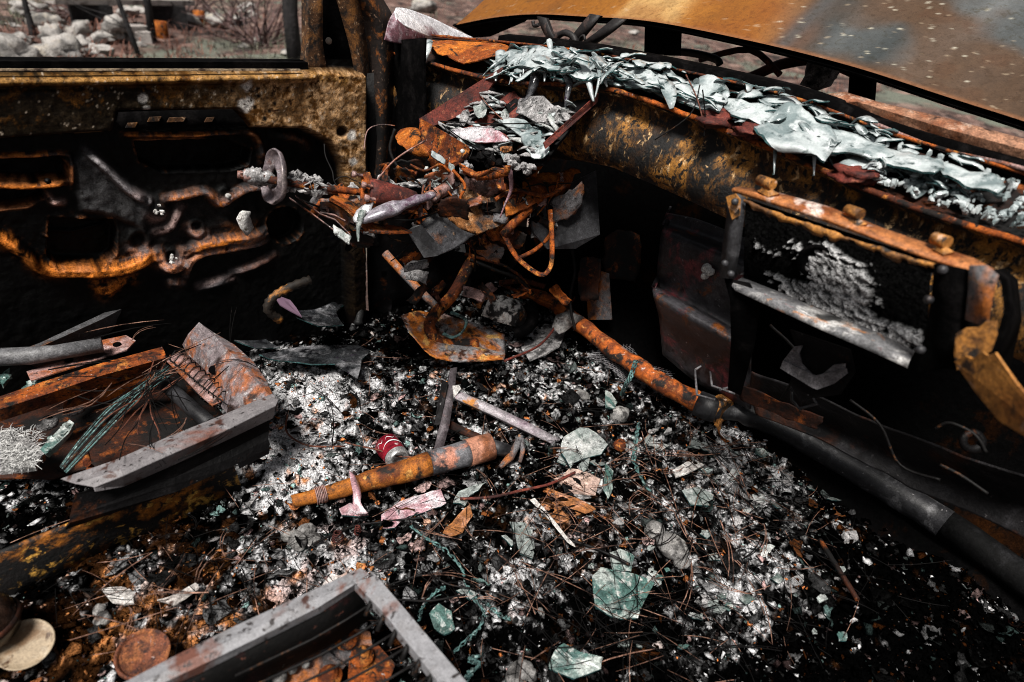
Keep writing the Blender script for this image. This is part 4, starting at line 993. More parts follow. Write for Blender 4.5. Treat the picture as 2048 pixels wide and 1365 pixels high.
CL = [  # px rows, depth, material, name
    ([[(850, 350), (880, 340), (912, 348)], [(846, 372), (880, 366), (908, 372)], [(856, 392), (884, 384), (905, 384)]], 1.55, "p", "clamp_bracket"),
    ([[(880, 400), (905, 392), (940, 400)], [(868, 420), (900, 416), (936, 424)], [(880, 436), (910, 434), (930, 440)]], 1.5, "d", "heater_flap"),
    ([[(760, 330), (800, 318), (850, 322)], [(764, 344), (802, 334), (848, 340)], [(770, 352), (806, 348), (850, 352)]], 1.6, "d", "wiring_tray"),
    ([[(860, 300), (880, 306), (902, 322)], [(856, 318), (876, 326), (896, 340)], [(862, 334), (880, 342), (894, 352)]], 1.53, "r", "bent_bracket"),
    ([[(790, 340), (806, 332), (830, 344)], [(788, 352), (808, 348), (832, 356)], [(796, 362), (812, 362), (830, 366)]], 1.5, "r", "bent_bracket"),
    ([[(1100, 400), (1140, 380), (1170, 366)], [(1106, 424), (1140, 408), (1168, 392)], [(1108, 450), (1136, 440), (1160, 420)]], 1.66, "g", "heater_box_edge"),
    ([[(980, 440), (1010, 448), (1050, 470)], [(972, 462), (1006, 472), (1046, 490)], [(980, 482), (1010, 490), (1040, 500)]], 1.66, "r", "heater_flange"),
    ([[(960, 470), (985, 484), (1008, 500)], [(948, 488), (976, 500), (1000, 516)], [(952, 504), (976, 516), (996, 526)]], 1.72, "g", "torn_duct"),
    ([[(640, 404), (668, 410), (700, 432)], [(640, 420), (664, 430), (692, 450)], [(650, 434), (670, 444), (690, 462)]], 1.44, "g", "lower_bracket"),
    ([[(700, 460), (720, 462), (746, 470)], [(694, 476), (720, 480), (744, 484)], [(700, 490), (716, 492), (740, 494)]], 1.5, "d", "lower_bracket"),
    ([[(1030, 300), (1060, 306), (1090, 300)], [(1026, 330), (1056, 340), (1086, 332)], [(1032, 352), (1056, 360), (1076, 352)]], 1.6, "r", "chute_end_plate"),
    ([[(930, 350), (960, 362), (1010, 358)], [(926, 372), (960, 382), (1006, 376)], [(940, 388), (964, 396), (1000, 392)]], 1.6, "p", "chute_hanger"),
    ([[(1160, 520), (1180, 512), (1200, 516)], [(1156, 560), (1178, 556), (1200, 560)], [(1160, 600), (1178, 604), (1196, 600)]], 2.0, "d", "relay_plate"),
    ([[(1210, 470), (1240, 460), (1280, 470)], [(1206, 520), (1240, 516), (1280, 520)], [(1210, 560), (1240, 560), (1270, 566)]], 2.05, "d", "relay_plate"),
]
for n_, (rws_, dd, mk_, nm_) in enumerate(CL):
    b = B(); b.crumple([[ad(x, y, dd + .02 * i + .01 * ((j + n_) % 2)) for j, (x, y) in enumerate(r)] for i, r in enumerate(rws_)], .003, 4, .006, 24, seed=n_, jag=.008)
    make(b, nm_, {"p": m_pinkmetal, "d": m_rustdark, "r": m_rust, "g": m_greyrust}[mk_], car)
for n_, (pts, dd, r_w, mk_) in enumerate([([(640, 384), (690, 400), (760, 408), (820, 404)], 1.46, .004, 1), ([(840, 400), (860, 430), (850, 470)], 1.56, .005, 0), ([(905, 340), (930, 372), (920, 400), (936, 430)], 1.54, .004, 1), ([(790, 258), (780, 300), (800, 340), (826, 352)], 1.56, .004, 0), ([(990, 400), (1030, 380), (1090, 392), (1130, 372)], 1.6, .006, 1), ([(870, 472), (900, 468), (930, 480), (950, 500)], 1.7, .005, 1), ([(1030, 520), (1070, 500), (1100, 470), (1110, 430)], 1.68, .006, 1), ([(940, 520), (990, 540), (1040, 560), (1066, 590)], 1.95, .006, 0), ([(1140, 480), (1150, 540), (1140, 600), (1150, 660)], 2.0, .005, 0), ([(820, 330), (850, 342), (880, 330), (900, 344)], 1.52, .0035, 1), ([(720, 420), (770, 436), (830, 440), (880, 420)], 1.5, .003, 0), ([(600, 400), (650, 420), (720, 456), (780, 470)], 1.45, .0025, 0)]):
    b = B(); b.tube(smooth_line([ad(x, y, dd + .012 * i) for i, (x, y) in enumerate(pts)], 6), r_w, 7, jit=.25); make(b, "dash_cable" if mk_ == 0 else "brace_rod", m_wire if mk_ == 0 else m_rust, car)
# ---- pedal
ped = empty("brake_pedal", ad(900, 690, 1.95), None, None); l_ = ped.location.copy(); ped.parent = car; ped.location = l_ - car.location
b = B()
arm = smooth_line([ad(x, y, d) for x, y, d in [(948, 508, 2.0), (930, 545, 1.97), (905, 590, 1.95), (872, 625, 1.93), (858, 650, 1.92), (868, 676, 1.92), (892, 690, 1.93), (960, 688, 1.96)]], 5)
sw = Vector(RW[:, 0])
nrm = Vector(RW[:, 2])
L_, R_ = [], []
for i, p in enumerate(arm):
    t = (arm[min(i + 1, len(arm) - 1)] - arm[max(i - 1, 0)]).normalized(); s_ = t.cross(nrm).normalized() * (.021 if i > 3 else .012 + .003 * i)
    L_.append(p + s_); R_.append(p - s_)
b.loft([[p + (q - p) * 0 for p, q in zip(L_, R_)], [(p + q) / 2 - nrm * .006 for p, q in zip(L_, R_)], R_], .012); make(b, "pedal_arm", m_greyrust if False else m_rust, ped, sub=1)
b = B()
pl = [[(802, 632, 1.93), (840, 622, 1.98), (900, 634, 2.03), (960, 650, 2.06), (1010, 668, 2.06)], [(806, 640, 1.92), (842, 646, 1.95), (900, 664, 1.98), (960, 682, 2.0), (1010, 700, 2.0)], [(822, 666, 1.88), (850, 684, 1.9), (900, 694, 1.92), (960, 702, 1.94), (1010, 712, 1.96)], [(858, 708, 1.84), (880, 718, 1.85), (920, 722, 1.87), (965, 722, 1.9), (1008, 718, 1.93)]]
b.crumple([[ad(*q) for q in r] for r in pl], .004, 4, .0018, 18, jag=.004); make(b, "pedal_plate", M("pedal_plate", (.2, .195, .2), [((.34, .1, .014), 9, .44, .54), ((.5, .28, .08), 16, .56, .64), ((.04, .012, .004), 22, .53, .62), ((.33, .32, .32), 40, .62, .7), ((.006, .005, .005), 60, .57, .65)], rough=.6, bump=(120, .6, .003)), ped)
b = B(); b.tube([ad(x, y, d) for x, y, d in [(930, 508, 2.0), (965, 518, 2.0), (1010, 532, 2.02), (1040, 552, 2.04), (1062, 580, 2.05)]], [.006, .006, .005, .005, .004], 8); make(b, "pedal_link", m_rust, ped)
b = B(); b.sheet([ad(908, 472, 1.95), ad(928, 482, 1.95), ad(932, 506, 1.95), ad(910, 502, 1.95)], .003, 0); b.lathe(ad(914, 494, 1.95), (-.6, -.6, .4), [(.009, 0), (.009, .01), (.005, .012), (0, .012)], 10); make(b, "pivot_bracket", m_greydark, ped)
b = B(); b.tube([ad(x, y, d) for x, y, d in [(770, 506, 2.05), (800, 540, 2.05), (840, 582, 2.04), (870, 612, 2.04)]], .014, 10); make(b, "clutch_rod", m_greyrust, car)
b = B(); b.loft([[ad(x, y, d) for x, y, d in r] for r in ([(978, 588, 2.02), (1010, 592, 2.02), (1042, 602, 2.04), (1062, 610, 2.1)], [(976, 600, 2.0), (1008, 606, 2.0), (1038, 612, 2.02), (1066, 640, 2.08)], [(962, 632, 2.0), (990, 642, 2.0), (1024, 652, 2.02), (1050, 660, 2.08)])], .02).rough_up(.004, 30); make(b, "accelerator_block", M("accel", (.01, .009, .009), [((.55, .54, .52), 22, .5, .58), ((.3, .1, .015), 14, .56, .64), ((.01, .01, .01), 60, .56, .64)], bump=(120, .8, .005)), car)
b = B(); b.tube([ad(x, y, 2.03) for x, y in SL([(1056, 606), (1066, 630), (1056, 656), (1030, 668)], 4)], .02, 10); make(b, "accelerator_hose", m_black, car)

# ---- ribbed heater panel on the firewall
rr = [[(1332, 425, 1.55), (1400, 440, 1.55), (1500, 480, 1.55)], [(1326, 446, 1.53), (1400, 470, 1.53), (1500, 505, 1.53)], [(1328, 452, 1.49), (1400, 480, 1.48), (1500, 520, 1.48)], [(1322, 470, 1.46), (1400, 502, 1.45), (1500, 546, 1.45)], [(1316, 520, 1.46), (1400, 560, 1.45), (1500, 600, 1.45)],
      [(1312, 566, 1.47), (1400, 616, 1.46), (1500, 672, 1.46)], [(1306, 572, 1.42), (1400, 626, 1.41), (1500, 682, 1.41)], [(1306, 590, 1.39), (1400, 645, 1.38), (1500, 702, 1.38)], [(1312, 612, 1.4), (1400, 668, 1.4), (1500, 722, 1.4)], [(1318, 640, 1.44), (1400, 700, 1.44), (1500, 756, 1.44)], [(1325, 710, 1.47), (1400, 770, 1.47), (1500, 820, 1.47)]]
cols2 = [smooth_line([ax(*r[j]) for r in rr], 5) for j in range(3)]
rows2 = [smooth_line([cols2[j][i] for j in range(3)], 6) for i in range(len(cols2[0]))]
b = B(); b.loft([[*[rows2[i][0] + Vector((.06, .03, 0))], *rows2[i]] for i in range(len(rows2))], .006)
make(b, "heater_panel", M("heater_panel", (.014, .013, .015), [((.04, .038, .042), 7, .45, .62), ((.14, .03, .035), 10, .56, .64), ((.12, .035, .006), 14, .6, .68), ((.3, .29, .3), 60, .66, .72), ((.005, .005, .005), 30, .56, .68)], rough=.4, spec=.4, bump=(110, .4, .003)), car)
b = B()
for i, (x, y) in enumerate([(1412, 536), (1420, 545), (1410, 552)]): b.lump(ax(x, y, 1.43), .012, i, 2, rough=.5)
make(b, "heater_bolt", m_white, car)
b = B(); b.sheet([ax(1172, 560, 1.5), ax(1190, 540, 1.5), ax(1216, 548, 1.5), ax(1222, 640, 1.5), ax(1176, 640, 1.5)], .006); b.tube([ax(x, y, 1.48) for x, y in SL([(1170, 560), (1184, 564), (1188, 552), (1176, 550)], 3)], .004, 6); make(b, "firewall_bracket", m_greyrust, car)
b = B(); b.tube([ad(x, y, 2.1) for x, y in SL([(716, 470), (720, 540), (722, 600), (716, 650)], 6)], [.016 if k % 2 else .013 for k in range(19)], 10); make(b, "corrugated_hose", M("hose", (.008, .008, .008), [((.14, .05, .01), 8, .55, .66)], rough=.5), car)

# ---- dim sooty metal low under the right of the dash
b = B(); b.crumple([[ax(x, y, xx) for x, y, xx in r] for r in ([(1500, 740, 1.42), (1620, 790, 1.4), (1780, 860, 1.38), (2080, 960, 1.32)], [(1500, 790, 1.46), (1620, 840, 1.46), (1780, 910, 1.44), (2080, 1020, 1.4)], [(1510, 830, 1.44), (1630, 880, 1.43), (1790, 960, 1.42), (2080, 1090, 1.38)])], .004, 8, .006, 9); make(b, "lower_dash_panel", M("dim_metal", (.006, .0055, .006), [((.05, .015, .006), 8, .55, .68), ((.022, .021, .023), 12, .52, .66), ((.12, .11, .11), 70, .66, .74)], rough=.5, spec=.2), car)
b = B(); b.crumple([[ax(x, y, 1.36) for x, y in r] for r in ([(1478, 770), (1560, 800), (1650, 836)], [(1474, 786), (1556, 818), (1640, 850)], [(1480, 800), (1556, 830), (1630, 858)])], .004, 5, .005, 20, jag=.006); make(b, "rusty_flange", m_rustdark, car)
b = B(); b.sheet([ax(x, y, 1.095) for x, y in [(1590, 690), (1580, 660), (1700, 700), (1710, 745), (1680, 790), (1600, 800), (1580, 770)]], .004); make(b, "latch_plate", m_soot, car)
for pts, xx in (([(1870, 858), (1900, 846), (1950, 870), (1972, 905)], 1.2), ([(1880, 930), (1920, 950), (1976, 988)], 1.2), ([(1700, 800), (1760, 850), (1800, 930), (1880, 960)], 1.3), ([(1540, 650), (1600, 720), (1560, 800)], 1.25)):
    b = B(); b.tube(smooth_line([ax(x, y, xx) for x, y in pts], 6), .003, 6, jit=.2); make(b, "loose_cable", m_wire, car)
for (x, y) in [(1946, 884)]:
    b = B(); b.lathe(ax(x, y, 1.2), (-.7, -.5, .5), [(.008, 0), (.012, .006), (.02, .005), (.022, 0), (.02, -.004)], 16); b.rough_up(.003, 30); make(b, "grommet", m_soot, car)
# ---- glove box frame
gb = empty("glove_box_frame", ax(1700, 560, 1.03), None, None); l_ = gb.location.copy(); gb.parent = car; gb.location = l_ - car.location
m_gold = M("gold_rust", (.36, .15, .03), [((.1, .04, .01), 20, .5, .6), ((.012, .009, .007), 34, .54, .62), ((.6, .4, .28), 40, .6, .7)], rough=.7, bump=(100, .6, .003))
m_gtop = M("glove_top", (.36, .13, .04), [((.22, .06, .012), 12, .5, .6), ((.75, .62, .55), 8, .53, .6), ((.05, .02, .01), 50, .62, .7)], rough=.6, bump=(100, .4, .003))
def rows_px(rs): return [[ax(*q) for q in r] for r in rs]
b = B(); b.loft(rows_px([[(1478, 372, 1.04), (1560, 384, 1.04), (1660, 412, 1.04), (1760, 452, 1.04), (1870, 492, 1.035), (1945, 516, 1.03), (2000, 545, 1.02)], [(1464, 378, 1.0), (1550, 402, 1.0), (1650, 436, 1.0), (1750, 474, 1.0), (1860, 514, 1.0), (1930, 536, .995), (1985, 562, .985)], [(1466, 386, 1.0), (1550, 410, 1.0), (1650, 445, 1.0), (1750, 482, 1.0), (1860, 522, 1.0), (1930, 546, .995), (1985, 572, .985)]]), .004).rough_up(.003, 25); make(b, "top_rail", m_gtop, gb)
b = B(); up_, dn_ = [], []
for k in range(90):
    t = k / 89; yb = 402 + 128 * t + 6 * math.sin(t * 3); wv = 13 + 16 * (vnoise(np.array(t * 22.), np.array(.5), 9) - .45) + (0 if (k // 3) % 4 else -6)
    up_.append(ax(1490 + 390 * t, yb - 2, .992)); dn_.append(ax(1490 + 390 * t, yb + max(2, float(wv)), .994))
b.loft([up_, [p.lerp(q, .5) + Vector((-.003, 0, 0)) for p, q in zip(up_, dn_)], dn_], .003).rough_up(.003, 60); make(b, "ragged_strip", m_gold, gb)
b = B(); b.sheet([ax(1490, 398, 1.01), ax(1880, 528, 1.01), ax(1880, 552, 1.01), ax(1490, 420, 1.01)], .004); make(b, "channel", m_black, gb)
for (x, y) in [(1532, 368), (1708, 428), (1882, 484)]:
    b = B(); t = (ax(x + 30, y + 12, 1.02) - ax(x, y, 1.02)); b.tube([ax(x - 14, y - 8, 1.03), ax(x + 14, y + 2, 1.02)], .009, 10); b.sheet([ax(x - 18, y + 14, 1.02), ax(x + 2, y + 4, 1.02), ax(x + 26, y + 20, 1.02), ax(x + 4, y + 26, 1.01)], .006); make(b, "hinge_tab", m_gold, gb)
b = B(); b.loft(rows_px([[(1456, 392, 1.0), (1452, 440, 1.0), (1444, 500, 1.0), (1440, 556, 1.0)], [(1474, 388, .99), (1470, 440, .985), (1462, 500, .985), (1458, 558, .99)], [(1492, 396, 1.0), (1488, 440, 1.0), (1480, 500, 1.0), (1470, 552, 1.0)]]), .006); make(b, "side_post", m_greydark, gb)
b = B(); b.sheet([ax(1452, 394, .984), ax(1470, 388, .984), ax(1480, 400, .984), ax(1478, 432, .984), ax(1464, 440, .984), ax(1458, 420, .984)], .003); make(b, "post_tab", m_gold, gb)
for (x, y, xx) in [(1470, 404, .978), (1450, 527, .978), (1462, 548, .978), (1858, 600, .97), (1842, 700, .97), (1886, 540, .975)]:
    b = B(); b.lathe(ax(x, y, xx), (-.7, -.6, .3), [(.006, -.004), (.006, .002), (.004, .004), (0, .0045)], 12); make(b, "bolt", m_greydark, gb)
b = B(); b.loft(rows_px([[(1484, 556, 1.06), (1560, 585, 1.06), (1660, 628, 1.06), (1760, 668, 1.06), (1830, 700, 1.05)], [(1466, 568, 1.0), (1550, 604, 1.0), (1650, 650, 1.0), (1750, 690, 1.0), (1822, 722, 1.0)], [(1470, 580, .995), (1550, 618, .995), (1650, 664, .995), (1750, 706, .995), (1816, 738, .995)]]), .005).rough_up(.003, 25); make(b, "bottom_rail", M("glove_bottom", (.13, .13, .135), [((.45, .44, .43), 13, .5, .6), ((.4, .15, .03), 9, .57, .64), ((.03, .03, .03), 20, .57, .66), ((.14, .05, .05), 30, .62, .7)], rough=.7, bump=(100, .6, .004)), gb)
UU, WW = np.meshgrid(np.linspace(0, 1, 170), np.linspace(0, 1, 90))
bl_, br_ = np.array(ax(1488, 560, 1.10)[:]), np.array(ax(1850, 712, 1.09)[:]); tl_, tr_ = np.array(ax(1492, 405, 1.13)[:]), np.array(ax(1864, 535, 1.12)[:])
Gp = ((bl_ * (1 - UU[..., None]) + br_ * UU[..., None]) * (1 - WW[..., None]) + (tl_ * (1 - UU[..., None]) + tr_ * UU[..., None]) * WW[..., None])
ga = fbm(UU * 6 + 3, WW * 4 + 8, 201, 5); gb_ = fbm(UU * 40, WW * 22, 205, 3)
am = np.clip(np.maximum(1 - np.hypot((UU - .52) / .36, (WW - .55 + (UU - .5) * .5) / .38), 1.15 - np.hypot((UU - .62) / .5, (WW - .12) / .22)), 0, 1)
am = sstep(.5, .57, am * .45 + ga * .5 + (gb_ - .5) * .3 + .10)
Gp[..., 0] -= am * (.006 + .012 * gb_) + .004 * gb_
gcol = (.003 + am * (.16 + .3 * sstep(.3, .7, gb_)))[..., None] * np.array([1, 1, 1.01])
grid_mesh("back_plate", Gp[..., 0], Gp[..., 1], Gp[..., 2], m_vc, gcol, parent=gb, swap=True)
b = B(); b.lathe(ax(1632, 520, 1.11), (-1, -.3, .1), [(.028, 0), (.031, .012), (.027, .018), (.02, .008), (0, .004)], 20); make(b, "lock_ring", m_black, gb)
b = B(); b.loft(rows_px([[(1868, 528, .99), (1862, 600, .99), (1848, 680, .99), (1836, 746, .99)], [(1930, 540, .97), (1920, 620, .97), (1906, 690, .97), (1890, 738, .97)], [(1958, 548, .98), (1952, 620, .98), (1940, 690, .98), (1920, 740, .98)]]), .005); make(b, "end_plate", m_black, gb)
b = B(); b.loft(rows_px([[(1938, 532, .965), (1936, 580, .965), (1930, 640, .965)], [(1970, 532, .955), (1966, 580, .955), (1958, 650, .955)], [(1996, 552, .955), (1984, 600, .955), (1972, 660, .955)]]), .004); make(b, "end_strap", m_greyrust, gb)
b = B(); b.loft(rows_px([[(1985, 540, .98), (2012, 560, .98), (2020, 620, .98), (1990, 720, .98)], [(2010, 536, 1.1), (2036, 560, 1.1), (2044, 640, 1.1), (2020, 740, 1.1)]]), .006); make(b, "end_housing", m_black, gb)
b = B(); b.sheet([ax(x, y, .945) for x, y in [(1912, 668), (1930, 655), (1955, 652), (1970, 641), (1992, 640), (1994, 668), (1984, 700), (1960, 712), (1940, 722), (1916, 738), (1908, 710)]], .004).rough_up(.004, 30); make(b, "torn_bracket", m_gold, gb)
q0_, q1_ = Vector((.0, .0, .0)), None
b = B(); b.sheet([ax(x, y, .935 - .0004 * (x - 1908)) for x, y in [(1908, 724), (1930, 712), (1945, 718), (1964, 704), (1975, 712), (1990, 706), (2030, 764), (2100, 850), (2130, 900), (2060, 880), (1998, 842), (1950, 784)]], .003); make(b, "hanging_strap", M("strap_gold", (.4, .17, .035), [((.2, .07, .012), 9, .48, .6), ((.6, .45, .36), 22, .6, .7), ((.03, .015, .008), 24, .58, .66)], rough=.65, bump=(80, .4, .003)), gb)
b = B(); b.lathe(ax(1952, 750, .925), (-.6, -.5, .6), [(.0065, -.001), (.0065, .0025), (0, .0025)], 12); make(b, "strap_hole", m_black, gb)
b = B(); b.loft(rows_px([[(1448, 556, 1.0), (1460, 600, 1.0), (1462, 680, 1.04), (1456, 780, 1.08)], [(1500, 566, 1.02), (1520, 610, 1.02), (1508, 690, 1.05), (1482, 792, 1.1)]]), .006); make(b, "support_leg", m_black, gb)
b = B(); b.sheet([ax(x, y, 1.08) for x, y in [(1560, 737), (1566, 722), (1630, 752), (1692, 738), (1694, 748), (1668, 768), (1634, 780), (1624, 776)]], .004); b.sheet([ax(x, y, 1.085) for x, y in [(1566, 722), (1588, 694), (1604, 692), (1598, 708), (1604, 730), (1624, 750)]], .004); b.sheet([ax(x, y, 1.085) for x, y in [(1640, 752), (1668, 730), (1690, 728), (1690, 742), (1660, 752)]], .004); make(b, "latch_bracket", m_grey, gb)
b = B(); b.tube([ax(x, y, 1.2) for x, y in [(1584, 782), (1620, 786), (1634, 808), (1600, 818), (1584, 800), (1584, 782)]], .004, 6); make(b, "latch_loop", m_greydark, gb)

# ================================================================== LOOSE THINGS
# ---- driver's seat frame
m_seatpink = m_pinkmetal
dsf = empty("seat_frame", F(380, 860), "driver's seat frame of grey and rusty rails under the door, wires lying over it", "seat frame")
b = B(); b.loft([[az(x, y, z) for x, y, z in r] for r in ([(362, 690, .22), (386, 730, .22), (420, 786, .22), (460, 832, .22), (500, 856, .22)], [(376, 668, .27), (410, 706, .27), (446, 756, .27), (484, 800, .27), (516, 826, .27)], [(398, 645, .3), (432, 672, .3), (466, 712, .3), (510, 762, .3), (549, 798, .3)], [(424, 662, .285), (470, 690, .285), (505, 722, .285), (530, 760, .285), (556, 806, .285)], [(450, 700, .25), (480, 716, .25), (512, 744, .25), (536, 776, .25), (556, 822, .25)])], .004, smooth=False).rough_up(.005, 14); make(b, "front_rail", M("seat_front", (.14, .115, .12), [((.25, .08, .03), 9, .5, .58), ((.2, .18, .185), 30, .52, .64), ((.02, .01, .008), 16, .54, .62), ((.5, .49, .48), 60, .63, .7), ((.01, .008, .008), 80, .64, .72)], rough=.65, bump=(130, .5, .003)), dsf)
for (x, y) in [(398, 686), (432, 742), (486, 836)]:
    b = B(); b.lathe(az(x, y, .262), (-.5, -.3, .8), [(.014, .0), (.014, .006), (0, .006)], 14, squash=lambda a, h: .25 * math.cos(2 * a)); make(b, "rail_hole", m_black, dsf)
b = B(); b.loft([[az(x, y, z) for x, y, z in r] for r in ([(545, 786, .30), (440, 832, .30), (330, 876, .30), (230, 918, .3), (122, 958, .29)], [(556, 800, .305), (452, 848, .305), (340, 896, .305), (240, 940, .305), (150, 968, .29)], [(552, 812, .298), (456, 860, .298), (346, 908, .298), (246, 952, .298), (186, 974, .29)], [(546, 838, .26), (456, 882, .26), (350, 930, .26), (250, 974, .26), (190, 985, .28)])], .004, smooth=False).rough_up(.003, 18); make(b, "side_rail", M("seat_rail", (.15, .14, .145), [((.19, .18, .185), 30, .5, .64), ((.13, .05, .035), 6, .52, .6), ((.05, .02, .014), 26, .58, .66), ((.008, .006, .006), 90, .6, .67)], rough=.55, bump=(200, .4, .002), grain=.5), dsf, bevel=.003)
b = B(); b.loft([[az(x, y, z) for x, y, z in r] for r in ([(540, 832, .265), (452, 874, .265), (350, 924, .265), (150, 990, .265)], [(538, 862, .23), (452, 905, .23), (350, 955, .23), (140, 1035, .23)], [(536, 880, .22), (454, 920, .22), (350, 968, .22), (140, 1046, .22)], [(540, 896, .205), (456, 938, .205), (350, 985, .205), (130, 1060, .2)])], .004, smooth=False); make(b, "side_flange", m_soot, dsf)
b = B(); b.loft([[az(x, y, z) for x, y, z in r] for r in ([(532, 868, .22), (500, 884, .22), (470, 900, .22)], [(540, 888, .2), (505, 904, .2), (474, 920, .2)], [(538, 908, .18), (506, 924, .18), (480, 938, .18)])], .004, smooth=False); make(b, "rail_foot", m_greydark, dsf)
b = B(); b.loft([[az(x, y, z) for x, y, z in r] for r in ([(462, 918, .2), (400, 940, .2), (320, 972, .2), (230, 1010, .2), (-160, 1168, .2)], [(466, 925, .19), (402, 950, .19), (324, 982, .19), (232, 1020, .19), (-160, 1178, .19)], [(478, 960, .12), (410, 990, .12), (330, 1025, .12), (235, 1065, .12), (-160, 1240, .12)], [(488, 996, .06), (430, 1035, .05), (340, 1080, .05), (240, 1110, .05), (-160, 1290, .05)])], .005).rough_up(.004, 20)
make(b, "seat_pedestal", M("pedestal", (.003, .002, .002), [((.3, .1, .01), 9, .5, .58), ((.6, .32, .06), 32, .55, .62), ((.002, .002, .002), 40, .5, .58)], rough=.7, bump=(120, .8, .004)), dsf)
b = B(); b.loft([[az(x, y, z) for x, y, z in r] for r in ([(464, 916, .203), (400, 938, .203), (330, 966, .203), (246, 1000, .203)], [(463, 928, .192), (404, 950, .195), (334, 980, .192), (248, 1006, .2)])], .002).rough_up(.004, 60); make(b, "pedestal_edge", M("edge_gold", (.6, .34, .1), [((.2, .08, .015), 40, .5, .6), ((.02, .01, .005), 50, .58, .64)], bump=(120, .7, .003)), dsf)
def bar(pts, r, name, mt, par, n=12, **k):
    b = B(); b.tube([az(*p) for p in pts], r, n); b.rough_up(.0015, 30); make(b, name, mt, par, **k)
bar([(-60, 716, .3), (0, 715, .3), (60, 712, .3), (110, 706, .3), (205, 690, .3)], [.021, .021, .0215, .018, .018], "round_bar", m_grey if False else M("bar_grey", (.085, .085, .09), [((.13, .13, .135), 20, .5, .65), ((.35, .35, .35), 150, .66, .72)], rough=.55, bump=(160, .5, .002)), dsf)
b = B(); b.loft([[az(x, y, z) for x, y, z in r] for r in ([(20, 708, .3), (80, 686, .3), (200, 630, .3), (318, 570, .3)], [(28, 714, .3), (86, 692, .3), (206, 638, .3), (320, 578, .3)], [(60, 730, .26), (130, 700, .25), (220, 660, .25), (314, 610, .25)], [(90, 740, .22), (170, 705, .2), (240, 672, .2), (308, 632, .21)])], .004, smooth=False); make(b, "angle_bar", M("angle_bar", (.055, .055, .058), [((.09, .09, .095), 14, .5, .65), ((.16, .06, .02), 7, .56, .64), ((.25, .24, .24), 60, .64, .72)], rough=.55, bump=(150, .5, .002)), dsf)
b = B(); b.crumple([[az(x, y, .1) for x, y in r] for r in ([(-120, 740), (100, 730), (330, 720)], [(-120, 850), (160, 830), (400, 790)], [(-120, 960), (150, 940), (470, 850)])], .004, 6, .012, 14); make(b, "tray_sheet", m_rustdark, dsf)
b = B(); b.crumple([[az(x, y, z) for x, y, z in r] for r in ([(120, 800, .2), (200, 770, .21), (300, 740, .22)], [(124, 815, .2), (206, 784, .21), (306, 752, .22)], [(130, 832, .17), (214, 800, .18), (312, 766, .19)])], .003, 5, .005, 20, jag=.006); make(b, "rusty_rib", m_rustbright, dsf)
b = B(); b.lathe(az(206, 650, .262), (-.4, -.7, .5), [(.013, .0), (.013, .004), (0, .004)], 14); make(b, "bar_hole", m_black, dsf)
b = B(); b.loft([[az(x, y, z) for x, y, z in r] for r in ([(-20, 800, .27), (90, 762, .27), (200, 728, .27), (325, 694, .27)], [(-20, 818, .275), (90, 778, .275), (200, 742, .275), (330, 706, .275)], [(-20, 826, .27), (90, 790, .27), (200, 754, .27), (330, 716, .27)], [(-20, 850, .23), (90, 815, .23), (200, 778, .23), (320, 738, .23)])], .004, smooth=False).rough_up(.003, 18); make(b, "rusty_cross_rail", m_rust, dsf)
b = B(); b.sheet([az(x, y, .268) for x, y in [(52, 742), (180, 706), (200, 682), (252, 672), (272, 682), (255, 700), (150, 735), (60, 762)]], .003).rough_up(.003, 20); make(b, "hinge_plate", m_pinkmetal, dsf)
for (x, y) in [(234, 690), (138, 722)]:
    b = B(); b.lathe(az(x, y, .2705), (0, 0, 1), [(.009, 0), (.009, .003), (0, .003)], 12); make(b, "plate_hole", m_black, dsf)
b = B(); b.loft([[az(x, y, z) for x, y, z in r] for r in ([(328, 718, .26), (362, 752, .25), (400, 790, .24), (425, 812, .23)], [(350, 708, .265), (384, 742, .255), (424, 778, .245), (450, 800, .235)], [(370, 704, .255), (404, 736, .245), (442, 774, .235), (466, 798, .225)])], .004).rough_up(.003, 18); make(b, "spring_plate", m_pinkmetal, dsf)
b = B()
for k in range(11):
    t = k / 10; p = az(340 + 95 * t, 716 + 80 * t, .275 - .02 * t); q = az(362 + 95 * t, 700 + 82 * t, .27 - .02 * t)
    b.tube([p + Vector((0, 0, -.012)), p, (p + q) / 2 + Vector((0, 0, .008)), q, q + Vector((0, 0, -.012))], .0016, 4)
b.tube([az(330, 712, .285), az(400, 770, .275), az(462, 816, .265)], .0018, 4); make(b, "seat_spring", m_wire, dsf)
bar([(325, 762, .14), (370, 805, .14), (422, 850, .15)], .018, "support_bar", m_greydark, dsf)
for k, (x, y) in enumerate([(268, 772), (155, 815), (100, 845), (170, 905), (180, 935)]):
    b = B()
    if k < 3: b.lathe(az(x, y, .18), (.2, .1, 1), [(.006, .012), (.014, .012), (.018, .0), (.014, -.01)], 14); b.lump(az(x - 8, y + 6, .17), .02, k, 2, (1, 1, .6)); make(b, "spring_washer", m_ashy, dsf)
    else: b.tube([az(x, y, .16), az(x + 4, y + 22, .19)], .008, 8); make(b, "peg", m_rust, dsf)
